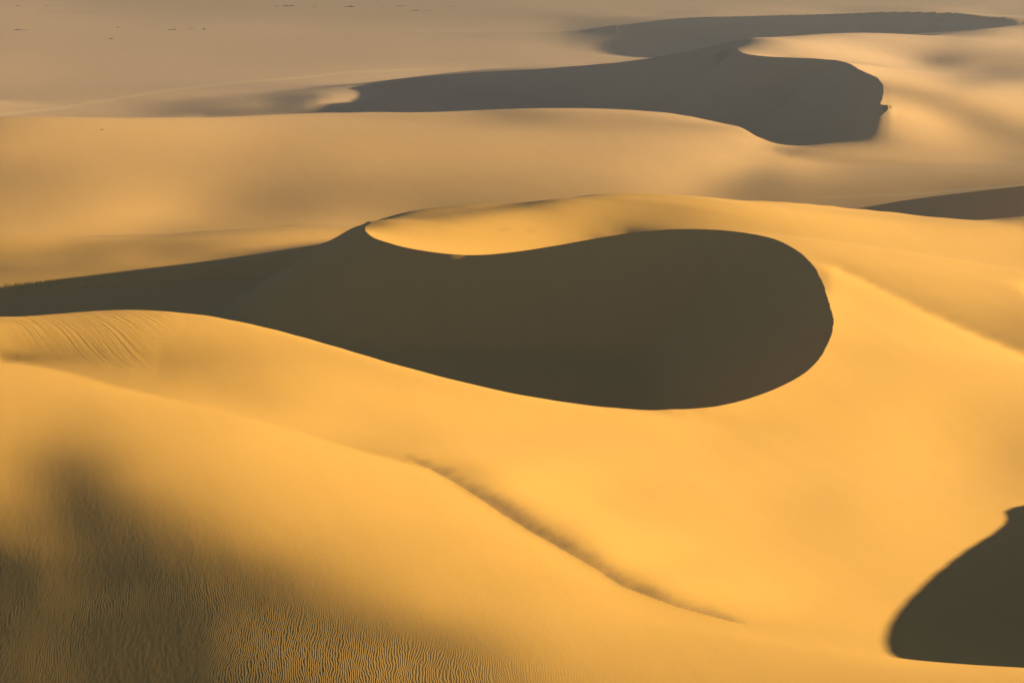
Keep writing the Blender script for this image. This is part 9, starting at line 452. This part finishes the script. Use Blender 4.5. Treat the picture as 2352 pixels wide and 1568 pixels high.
# slip faces: on the lee side of every crest the sand lies at its angle of repose
Z0 = Z.copy()
CLOSING = {'c1': [], 'c2': [0, 1, 2], 'c3': [0] + list(range(10, 15)), 'c4': list(range(5, 9))}
BLEND = {'c1': 1, 'c2': 22, 'c3': 45, 'c4': 12}
SNAP = []
LEE = np.zeros(Z.shape, bool)
for key, (ring, floor) in RINGS.items():
    sl = np.full(len(ring), 0.62)
    if key == 'c2': sl[31:] = .3; sl[:3] = .1
    if key == 'c3': sl[10:] = .1; sl[:1] = .1
    R = ring_world(ring, 3.0, sl)
    # wind and small slumps leave the brink slightly uneven
    d_ = np.r_[0, np.cumsum(np.hypot(np.diff(R[:, 0]), np.diff(R[:, 1])))]
    wob = sum(np.sin(d_*2*np.pi/p + q)*am for p, q, am in ((23, 1.0, .16), (11.3, 2.2, .09), (5.9, .4, .05), (3.1, 4.0, .025)))
    R[:, 0] += wob*(R[:, 1]/300)*.25; R[:, 1] += wob*.5
    nring = np.array(ring, float); ncl = CLOSING[key]
    closing = np.zeros(len(ring), bool); closing[ncl] = True
    cl = ring_world(ring, 3.0, closing.astype(float))[:, 3] > .8
    R[:, 2] = sample(GA, GS, HZ, R[:, 0]/R[:, 1], 1/R[:, 1])
    m = in_poly(X.ravel(), Y.ravel(), R[:, :2]).reshape(X.shape)
    xs, ys = X[m], Y[m]
    top = np.full(xs.shape, -1e9); near_d = np.full(xs.shape, 1e9); cd = np.full(xs.shape, 1e9)
    for c in range(0, len(xs), 8000):
        dd = np.hypot(xs[c:c+8000, None] - R[None, :, 0], ys[c:c+8000, None] - R[None, :, 1])
        top[c:c+8000] = (R[None, :, 2] - R[None, :, 3]*dd).max(1); near_d[c:c+8000] = dd.min(1)
        if cl.any(): cd[c:c+8000] = dd[:, cl].min(1)
    soft = 1.2
    zz = 0.5*(top + floor + np.sqrt((top - floor)**2 + soft**2)) - 0.18*soft
    zz = np.minimum(zz, np.maximum(top, floor) + np.minimum(0.35*soft, 0.05*near_d))
    w = np.clip(cd/BLEND[key], 0, 1); w = w*w*(3 - 2*w)
    Z[m] = zz*w + np.minimum(Z0[m], np.maximum(zz, floor + .6))*(1 - w)
    LEE |= m
    # put one vertex of every column exactly on the crest line, so that the edge is clean
    for (x1, y1, _, _), (x2, y2, _, _) in zip(R, np.roll(R, -1, 0)):
        lo, hi = sorted((x1/y1, x2/y2))
        for i in range(int(np.searchsorted(A, lo)), int(np.searchsorted(A, hi))):
            g1, g2 = x1 - A[i]*y1, x2 - A[i]*y2
            if g1 == g2 or key == 'c3': continue
            yc = y1 + g1/(g1 - g2)*(y2 - y1)
            r = float(np.interp(-1/yc, -S, np.arange(len(S)))); k = int(r); f = r - k
            if not 4 < k < len(S) - 5: continue
            SNAP.append((k, i, yc, Z0[k, i]*(1 - f) + Z0[k + 1, i]*f))

# dune outside the picture on the right whose shadow falls into it
CA = np.array(CASTER[::-1] + [[59, 237.5, -50.6], [61, 239.5, -53], [63, 243, -57], [64, 250, -62]])
act = np.clip((Y - 158)/4.2, 0, 1)*np.clip((262 - Y)/8, 0, 1)
act = act*act*(3 - 2*act)
xc = np.interp(Y, CA[:, 1], CA[:, 0])
crest = np.interp(Y, CA[:, 1], CA[:, 2])
up = np.clip(crest - Z, 0, 30)*act
tt = (X - xc)
Z = Z + up*np.where(tt < 0, np.exp(-(tt/4.5)**2), np.exp(-(tt/9.0)**2))

Y = Y.copy()
BRINK = []
for k, i, yc, zc in SNAP:
    if LEE[k, i] == LEE[k + 1, i]:
        k = next((q for q in (k - 1, k + 1, k - 2, k + 2) if LEE[q, i] != LEE[q + 1, i]), None)
        if k is None: continue
    lee, win, sg = (k, k + 1, -1) if LEE[k, i] else (k + 1, k, 1)
    Y[win, i] = yc; X[win, i] = A[i]*yc; Z[win, i] = zc
    e_ = 0.00012*yc*sg
    Y[lee, i] = yc + e_; X[lee, i] = A[i]*(yc + e_); Z[lee, i] = zc - 0.62*abs(e_)
    BRINK.append((lee, win, i, sg))

def layer_index():
    L = np.zeros(Z.shape, int)
    u = A*F + U0
    for k, (n, c) in enumerate(BOUNDS):
        c = np.array(c, float)
        yb = np.interp(u, c[:, 0], c[:, 1])
        L[Y > yb[None, :]] = k + 1
    return L
LAYER = layer_index()

# ------------------------------------------------------------------ surface maps stored on the vertices
V = -Z/Y*F - VH
U = X/Y*F + U0
def blob_map(pts, u, v, default=0.0, wd=0.15):
    # smooth scattered-point interpolation over the ground (in plan coordinates of the near slope)
    num = np.full(u.shape, default*wd); den = np.full(u.shape, wd)
    for (pu, pv, val, ru, rv) in pts:
        w = np.exp(-(((u - pu)/ru)**2 + ((v - pv)/rv)**2))
        num += w*val; den += w
    return num/den
HAZE_COL, HAZE_DEN = (.18, .188, .20, 1), 4.5e-4
# ripple strength (0..1), read from how the near slope looks
RP = [(700,1500,1,150,70),(1000,1545,.9,170,40),(560,1500,.8,70,70),(850,1530,1,150,50),(480,1370,.35,110,30),(250,1390,.4,130,24),(90,1400,.35,70,26),
 (120,1300,.15,120,50),(150,1490,.25,60,60),(1250,1555,.4,120,20),(330,1480,0,90,80),(250,1530,.05,80,60),(420,1420,.05,50,40),(420,1510,0,60,60),
 (900,1420,.1,160,40),(1300,1480,.1,200,40),(700,1330,.1,160,40),(300,1200,.08,200,80),(600,1150,.06,300,120),(1600,1500,.05,200,60),(1100,1350,.06,250,100)]
near = (LAYER == 0)
ripple = np.zeros(Z.shape)
ripple[near] = blob_map(RP, U[near], V[near], .02, .02)
m3 = (LAYER == 2)
ripple[m3] = .35*np.exp(-(((U[m3]-1720)/190)**2 + ((V[m3]-478)/14)**2))
groove = np.zeros(Z.shape)
gm = (LAYER == 1) & (U < 450) & (V < 900)
def poly_soft(P, u, v, r):
    P = np.array(P, float); ins = in_poly(u, v, P)
    d = np.full(u.shape, 1e9)
    for k in range(len(P)):
        p, q = P[k], P[(k+1) % len(P)]; e = q - p; L2 = (e**2).sum()
        t = np.clip(((u-p[0])*e[0] + (v-p[1])*e[1])/L2, 0, 1); d = np.minimum(d, np.hypot(u-p[0]-t*e[0], v-p[1]-t*e[1]))
    return np.clip(.5 + np.where(ins, d, -d)/r, 0, 1)
groove[gm] = poly_soft([(25,735),(150,700),(390,700),(400,740),(345,775),(335,845),(300,850),(185,815),(102,788),(60,770)], U[gm], V[gm], 56)
dark_streak = np.zeros(Z.shape)
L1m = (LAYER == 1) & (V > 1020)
dark_streak[L1m] = poly_soft([(930,1040),(1000,1060),(1150,1135),(1250,1200),(1340,1262),(1450,1322),(1560,1372),(1680,1412),(1740,1450),(1560,1440),(1430,1405),(1250,1290),(1100,1190),(980,1095)], U[L1m], V[L1m], 66)
L3m = (LAYER == 2)
dark_streak[L3m] = np.maximum(dark_streak[L3m], .5*np.exp(-(((U[L3m]-1190)/90)**2 + ((V[L3m]-528)/16)**2)))
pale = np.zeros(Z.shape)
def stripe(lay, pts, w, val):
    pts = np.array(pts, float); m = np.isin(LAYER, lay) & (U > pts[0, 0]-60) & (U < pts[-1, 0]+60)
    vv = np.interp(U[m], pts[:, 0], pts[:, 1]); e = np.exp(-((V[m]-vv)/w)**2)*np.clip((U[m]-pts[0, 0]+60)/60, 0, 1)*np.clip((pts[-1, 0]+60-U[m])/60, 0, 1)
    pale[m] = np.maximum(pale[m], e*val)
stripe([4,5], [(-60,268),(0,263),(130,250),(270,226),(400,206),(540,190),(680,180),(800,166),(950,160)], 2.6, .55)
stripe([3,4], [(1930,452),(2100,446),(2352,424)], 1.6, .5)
far = np.clip((Y - 380)/500.0, 0, 1)  # grows with distance, drives the haze tint painted on the sand
for (u0, u1, vc, wv, am) in ((-100, 420, 27, 7, .5), (200, 620, 50, 6, .3), (600, 1200, 20, 5, .3), (1100, 1700, 24, 5, .3), (0, 260, 78, 5, .3), (500, 820, 80, 6, .25), (-100, 500, 139, 8, .2), (1900, 2352, 14, 4, .25)):
    mm = (LAYER == 5) & (U > u0) & (U < u1)
    dark_streak[mm] = np.maximum(dark_streak[mm], am*np.exp(-((V[mm] - vc)/wv)**2)*np.sin(np.pi*(U[mm] - u0)/(u1 - u0)))
for (u0, u1, v0, v1, wv, am) in ((1620, 2352, 470, 430, 9, .35), (1750, 2352, 398, 410, 10, .3), (1900, 2352, 448, 418, 4, .45)):
    mm = (LAYER == 3) & (U > u0)
    dark_streak[mm] = np.maximum(dark_streak[mm], am*np.exp(-((V[mm] - (v0 + (v1 - v0)*(U[mm] - u0)/(u1 - u0)))/wv)**2)*np.clip((U[mm] - u0)/150, 0, 1))
MAPS = {"ripple": ripple, "groove": groove, "dark_streak": dark_streak, "pale": pale, "far": far}
ROCKS = [(655,15,44,1.6,"dark flat-topped rock ridge, thickest of those along the top edge"),
(723,18,14,.7,"tiny dark rock speck just right of the thickest ridge at the top"),
(804,17,34,1.2,"small humped dark rock between the thick ridge and the long thin outcrop"),
(905,15,90,.8,"long thin dark outcrop line near the top centre of the plain"),
(1010,17,70,.5,"faint thin outcrop continuing right of the long dark line"),
(970,27,64,1.0,"dark low outcrop just below the long thin rock line"),
(1035,27,22,.5,"short faint rock dash right of the low outcrop"),
(1175,22,46,.6,"rightmost slanting thin outcrop on the top plain"),
(45,16,24,.7,"dark rock streak close to the top left corner"),
(125,15,60,.4,"faint long rock streak right of the top left corner"),
(45,70,44,.9,"flat dark rock patch near the left edge on the plain"),
(262,64,28,.9,"small dark rock hump on the plain left of the scattered rocks"),
(400,70,30,1.0,"left and widest of the scattered rocks on the plain"),
(441,67,16,1.1,"middle stone of the scattered rocks on the plain"),
(470,69,12,.9,"right stone of the scattered rocks on the plain"),
(252,91,40,.4,"faint thin rock line below the small hump on the plain"),
(236,300,9,.5,"tiny dark rock at the left tip of the long shadow"),
(48,357,11,.3,"tiny dark rock alone on tan sand near the left edge"),
(557,373,12,.25,"tiny dark stone on the orange sand of the broad dune")]


# ------------------------------------------------------------------ materials
def sand_material():
    m = bpy.data.materials.new("sand")
    m.use_nodes = True
    nt = m.node_tree; N = nt.nodes; K = nt.links
    b = N["Principled BSDF"]
    b.inputs["Roughness"].default_value = 0.95
    b.inputs["Specular IOR Level"].default_value = 0.1
    tc = N.new("ShaderNodeTexCoord")
    def mapping(scale, rot=(0, 0, 0), src=None):
        mr = N.new("ShaderNodeMapping"); mr.inputs["Rotation"].default_value = rot
        K.new(src or tc.outputs["Object"], mr.inputs[0])
        mp = N.new("ShaderNodeMapping"); mp.inputs["Scale"].default_value = scale
        K.new(mr.outputs[0], mp.inputs[0]); return mp.outputs[0]
    def noise(vec, scale, detail=4, rough=.55, dist=0.0):
        n = N.new("ShaderNodeTexNoise"); n.inputs["Scale"].default_value = scale; n.inputs["Detail"].default_value = detail
        n.inputs["Roughness"].default_value = rough; n.inputs["Distortion"].default_value = dist
        K.new(vec, n.inputs["Vector"]); return n.outputs["Fac"]
    def math_(op, x, y=None, z=None, clamp=False):
        n = N.new("ShaderNodeMath"); n.operation = op; n.use_clamp = clamp
        for i, q in enumerate((x, y, z)):
            if q is None: continue
            if isinstance(q, (int, float)): n.inputs[i].default_value = q
            else: K.new(q, n.inputs[i])
        return n.outputs[0]
    def attr(name):
        n = N.new("ShaderNodeAttribute"); n.attribute_name = name; return n.outputs["Fac"]
    def mix(f, c1, c2):
        n = N.new("ShaderNodeMix"); n.data_type = 'RGBA'
        for k, q in ((0, f), (6, c1), (7, c2)):
            if isinstance(q, (int, float)): n.inputs[k].default_value = q
            elif isinstance(q, tuple): n.inputs[k].default_value = (*q, 1)
            else: K.new(q, n.inputs[k])
        return n.outputs[2]
    # broad, faint colour changes of the sand; distance haze is painted in as well
    big = noise(mapping((.02, .008, .02)), 1.0, 3)
    mid = noise(mapping((.35, .05, .1), (0, 0, math.radians(-12))), 1.0, 5)
    grain = noise(mapping((1, .35, 1)), 9.0, 3, .7)
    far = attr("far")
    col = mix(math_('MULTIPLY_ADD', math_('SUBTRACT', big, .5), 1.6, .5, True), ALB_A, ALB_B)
    col = mix(far, col, ALB_FAR_HAZE)  # distant sand takes a hazy tint in its own colour
    val = math_('MULTIPLY_ADD', math_('SUBTRACT', mid, .5), .10, 1.0)
    val = math_('MULTIPLY', val, math_('MULTIPLY_ADD', math_('SUBTRACT', grain, .5), .16, 1.0))
    hsv = N.new("ShaderNodeHueSaturation"); K.new(col, hsv.inputs["Color"]); K.new(val, hsv.inputs["Value"])
    # darker wisps along the swale and the far crest strip, darker bands farther out
    wisp = noise(mapping((.6, .12, .3), (0, 0, math.radians(WISP_ROT))), 1.0, 6, .62, .4)
    st = attr("dark_streak")
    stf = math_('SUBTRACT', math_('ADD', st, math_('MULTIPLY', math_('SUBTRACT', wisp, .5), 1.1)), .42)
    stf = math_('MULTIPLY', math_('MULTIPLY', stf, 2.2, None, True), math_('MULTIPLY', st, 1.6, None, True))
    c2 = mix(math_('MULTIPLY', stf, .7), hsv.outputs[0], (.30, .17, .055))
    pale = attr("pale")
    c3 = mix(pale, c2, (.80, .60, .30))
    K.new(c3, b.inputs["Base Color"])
    # wind ripples
    rp = attr("ripple")
    wv = N.new("ShaderNodeTexWave"); wv.wave_type = 'BANDS'; wv.bands_direction = 'X'; wv.wave_profile = 'SIN'
    wv.inputs["Scale"].default_value = RIPPLE_SCALE; wv.inputs["Distortion"].default_value = 0.0
    dn = noise(mapping((.55, .16, .2)), 2.6, 3, .55)
    dn2 = noise(mapping((.12, .05, .1)), 1.0, 2, .5)
    sep = N.new("ShaderNodeSeparateXYZ"); K.new(tc.outputs["Object"], sep.inputs[0])
    xx = math_('ADD', sep.outputs[0], math_('MULTIPLY', sep.outputs[1], .03))
    xx = math_('ADD', xx, math_('MULTIPLY', dn, .55))
    xx = math_('ADD', xx, math_('MULTIPLY', dn2, 3.0))
    cmb = N.new("ShaderNodeCombineXYZ"); K.new(xx, cmb.inputs[0]); K.new(cmb.outputs[0], wv.inputs["Vector"])
    h1 = math_('MULTIPLY', math_('MULTIPLY', wv.outputs["Fac"], rp), RIPPLE_AMP)
    h2 = math_('ADD', math_('MULTIPLY', noise(mapping((1, .25, .5)), 5.0, 2), .0035), math_('MULTIPLY', noise(mapping((.9, .12, .3), (0, 0, math.radians(-10))), .5, 4, .6), .009))
    # avalanche grooves
    gr = attr("groove")
    gv = noise(mapping((3.1, .06, .1), (0, 0, math.radians(GROOVE_ROT))), 1.0, 5, .65, .15)
    h3 = math_('MULTIPLY', math_('MULTIPLY', gv, gr), GROOVE_AMP)
    bmp = N.new("ShaderNodeBump"); bmp.inputs["Strength"].default_value = 1.0; bmp.inputs["Distance"].default_value = 1.0
    K.new(math_('ADD', math_('ADD', h1, h2), h3), bmp.inputs["Height"])
    K.new(bmp.outputs[0], b.inputs["Normal"])
    return m

ALB_A, ALB_B, ALB_FAR_HAZE = (.66, .365, .068), (.70, .388, .076), (.68, .455, .26)
WISP_ROT, GROOVE_ROT = 20, -24
RIPPLE_SCALE, RIPPLE_AMP, GROOVE_AMP = 2.5, .0047, .05
SAND = sand_material()

# ------------------------------------------------------------------ dunes
nr, nc = Z.shape
P = np.stack([X, Y, Z], -1).astype(np.float32)
def normals(P):
    n = np.cross(np.gradient(P, axis=1), np.gradient(P, axis=0))
    return n
NRM = normals(P)
# the windward side keeps its own normals right up to the brink
YR = np.broadcast_to((1.0 / S)[:, None], Z.shape)
NW = normals(np.stack([A[None, :]*YR, YR, Z0], -1))
g = LEE.copy()
g[1:] |= LEE[:-1]; g[:-1] |= LEE[1:]; g[:, 1:] |= LEE[:, :-1]; g[:, :-1] |= LEE[:, 1:]
edge = g & ~LEE
NRM[edge] = NW[edge]
for lee, win, i, sg in BRINK:
    NRM[lee, i] = NRM[lee + 3*sg, i]; NRM[lee + sg, i] = NRM[lee + 3*sg, i]
NRM /= np.linalg.norm(NRM, axis=-1, keepdims=True)
NRM[NRM[..., 2] < 0] *= -1
FL = LAYER[:-1, :-1]

def tag(o, label=None, cat=None, group=None, kind=None):
    for k, q in (("label", label), ("category", cat), ("group", group), ("kind", kind)):
        if q: o[k] = q
    return o

def dune(name, layers, label):
    fm = np.isin(FL, layers)
    jj, ii = np.nonzero(fm)
    q = np.stack([jj*nc + ii, jj*nc + ii + 1, (jj+1)*nc + ii + 1, (jj+1)*nc + ii], 1)
    used, inv = np.unique(q, return_inverse=True)
    inv = inv.reshape(-1).astype(np.int32)
    me = bpy.data.meshes.new(name)
    me.vertices.add(len(used)); me.vertices.foreach_set("co", P.reshape(-1, 3)[used].ravel())
    me.loops.add(len(inv)); me.loops.foreach_set("vertex_index", inv)
    me.polygons.add(len(q)); me.polygons.foreach_set("loop_start", np.arange(0, len(inv), 4, dtype=np.int32))
    me.polygons.foreach_set("use_smooth", np.ones(len(q), bool))
    for nm, arr in MAPS.items():
        at = me.attributes.new(nm, 'FLOAT', 'POINT'); at.data.foreach_set("value", arr.reshape(-1)[used].astype(np.float32))
    me.update(calc_edges=True); me.validate()
    me.normals_split_custom_set_from_vertices(NRM.reshape(-1, 3)[used].tolist())
    me.materials.append(SAND)
    o = bpy.data.objects.new(name, me); scene.collection.objects.link(o)
    return tag(o, label, "dune", None, "structure")

dune("sand_dune", [0], "rippled golden dune in the foreground with a dark hollow at bottom left")
dune("sand_dune", [1, 2], "large bright crescent dune curling round a dark slip face in the middle")
dune("sand_dune", [3], "broad low tan dune swelling behind the big crescent dune")
dune("sand_dune", [4], "far crescent dune at upper right with a grey shaded slip face")
dune("desert_plain", [5], "hazy flat desert plain and low ridges along the top")

# outer ground far beyond the picture and to the sides
def sheet(name, x0, x1, y0, y1, z):
    me = bpy.data.meshes.new(name); me.from_pydata([(x0, y0, z), (x1, y0, z), (x1, y1, z), (x0, y1, z)], [], [(0, 1, 2, 3)])
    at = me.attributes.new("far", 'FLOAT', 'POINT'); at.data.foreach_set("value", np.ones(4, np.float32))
    me.materials.append(SAND); o = bpy.data.objects.new(name, me); scene.collection.objects.link(o)
    return tag(o, "flat sand reaching the horizon beyond the dunes", "ground", None, "structure")
sheet("ground", -9000, 9000, -2500, 14000, -82.0)

# ------------------------------------------------------------------ rock outcrops on the far sand
rock_mat = bpy.data.materials.new("dark_rock"); rock_mat.use_nodes = True
rn = rock_mat.node_tree.nodes; rk = rock_mat.node_tree.links
rb = rn["Principled BSDF"]; rb.inputs["Roughness"].default_value = .9
tn = rn.new("ShaderNodeTexNoise"); tn.inputs["Scale"].default_value = .8; tn.inputs["Detail"].default_value = 6
rr = rn.new("ShaderNodeValToRGB"); rr.color_ramp.elements[0].color = (.05, .045, .045, 1); rr.color_ramp.elements[1].color = (.13, .11, .10, 1)
rk.new(tn.outputs[0], rr.inputs[0]); rk.new(rr.outputs[0], rb.inputs["Base Color"])
VIS = np.ones(Z.shape, bool); D_ = -Z/Y; VIS[1:] = D_[1:] <= np.minimum.accumulate(D_, 0)[:-1]
def ground_at(u, v):
    i = int(np.argmin(abs(A*F + U0 - u)))
    js = np.nonzero(VIS[:, i] & (V[:, i] <= v))[0]
    j = js[0]
    return float(X[j, i]), float(Y[j, i]), float(Z[j, i])
def height(x, y):
    return float(sample_fine(x, y))
def sample_fine(x, y):
    r = np.interp(-1/y, -S, np.arange(len(S))); j = int(min(r, len(S) - 2)); g = r - j
    c = np.interp(x/y, A, np.arange(len(A))); i = int(min(c, len(A) - 2)); f = c - i
    return (Z[j, i]*(1-f) + Z[j, i+1]*f)*(1-g) + (Z[j+1, i]*(1-f) + Z[j+1, i+1]*f)*g
def outcrop(u, v, w, h, seed, label):
    x, y, z = ground_at(u, v)
    rng = np.random.default_rng(seed)
    L = w*1.25/F*y; n = max(10, int(w*.8)); m = 7
    ph = rng.uniform(0, 6.28, 5)
    verts, faces = [], []
    for i in range(n + 1):
        t = i/n*2 - 1
        env = max(0, 1 - t*t)**.6*(.55 + .25*math.sin(3.1*t + ph[0]) + .2*math.sin(9*t + ph[1]) + .25*rng.random())
        cx = x + t*L/2; cy = y + L*.10*math.sin(2.3*t + ph[2]) + L*.03*rng.normal()
        half = max(.25, L*.05*(env + .2))
        for k in range(m):
            p = k/(m-1)*2 - 1
            vx, vy = cx + rng.normal()*L/n*.2, cy + p*half
            zz = sample_fine(vx, vy) - .4 + max(0, env)*(h*.55 + .4)*(1 - abs(p)**1.6)*(.85 + .3*rng.random())
            verts.append((vx - x, vy - y, zz - z))
    for i in range(n):
        for k in range(m-1):
            q = i*m + k; faces.append((q, q + m, q + m + 1, q + 1))
    me = bpy.data.meshes.new("rock_outcrop"); me.from_pydata(verts, [], faces); me.materials.append(rock_mat)
    o = bpy.data.objects.new("rock_outcrop", me); o.location = (x, y, z); scene.collection.objects.link(o)
    return tag(o, label, "rock", "dark rock outcrops on the far sand")
for k, (u, v, w, h, lb) in enumerate(ROCKS):
    outcrop(u, v, w, h, 10 + k, lb)

# ------------------------------------------------------------------ haze
bx = ((-1500, 1500), (-60, 3200), (-84, 6))
hv = [(x, y, z) for x in bx[0] for y in bx[1] for z in bx[2]]
me = bpy.data.meshes.new("haze"); me.from_pydata(hv, [], [(0, 1, 3, 2), (4, 6, 7, 5), (0, 4, 5, 1), (2, 3, 7, 6), (0, 2, 6, 4), (1, 5, 7, 3)])
hm = bpy.data.materials.new("haze_air"); hm.use_nodes = True
hn = hm.node_tree.nodes; hn.remove(hn["Principled BSDF"])
pv = hn.new("ShaderNodeVolumePrincipled")
pv.inputs["Color"].default_value = HAZE_COL
pv.inputs["Density"].default_value = HAZE_DEN
pv.inputs["Anisotropy"].default_value = 0.35
hm.node_tree.links.new(pv.outputs[0], hn["Material Output"].inputs["Volume"])
me.materials.append(hm)
ho = bpy.data.objects.new("haze", me); scene.collection.objects.link(ho)
tag(ho, "pale dusty haze hanging over the whole desert", "haze", None, "stuff")
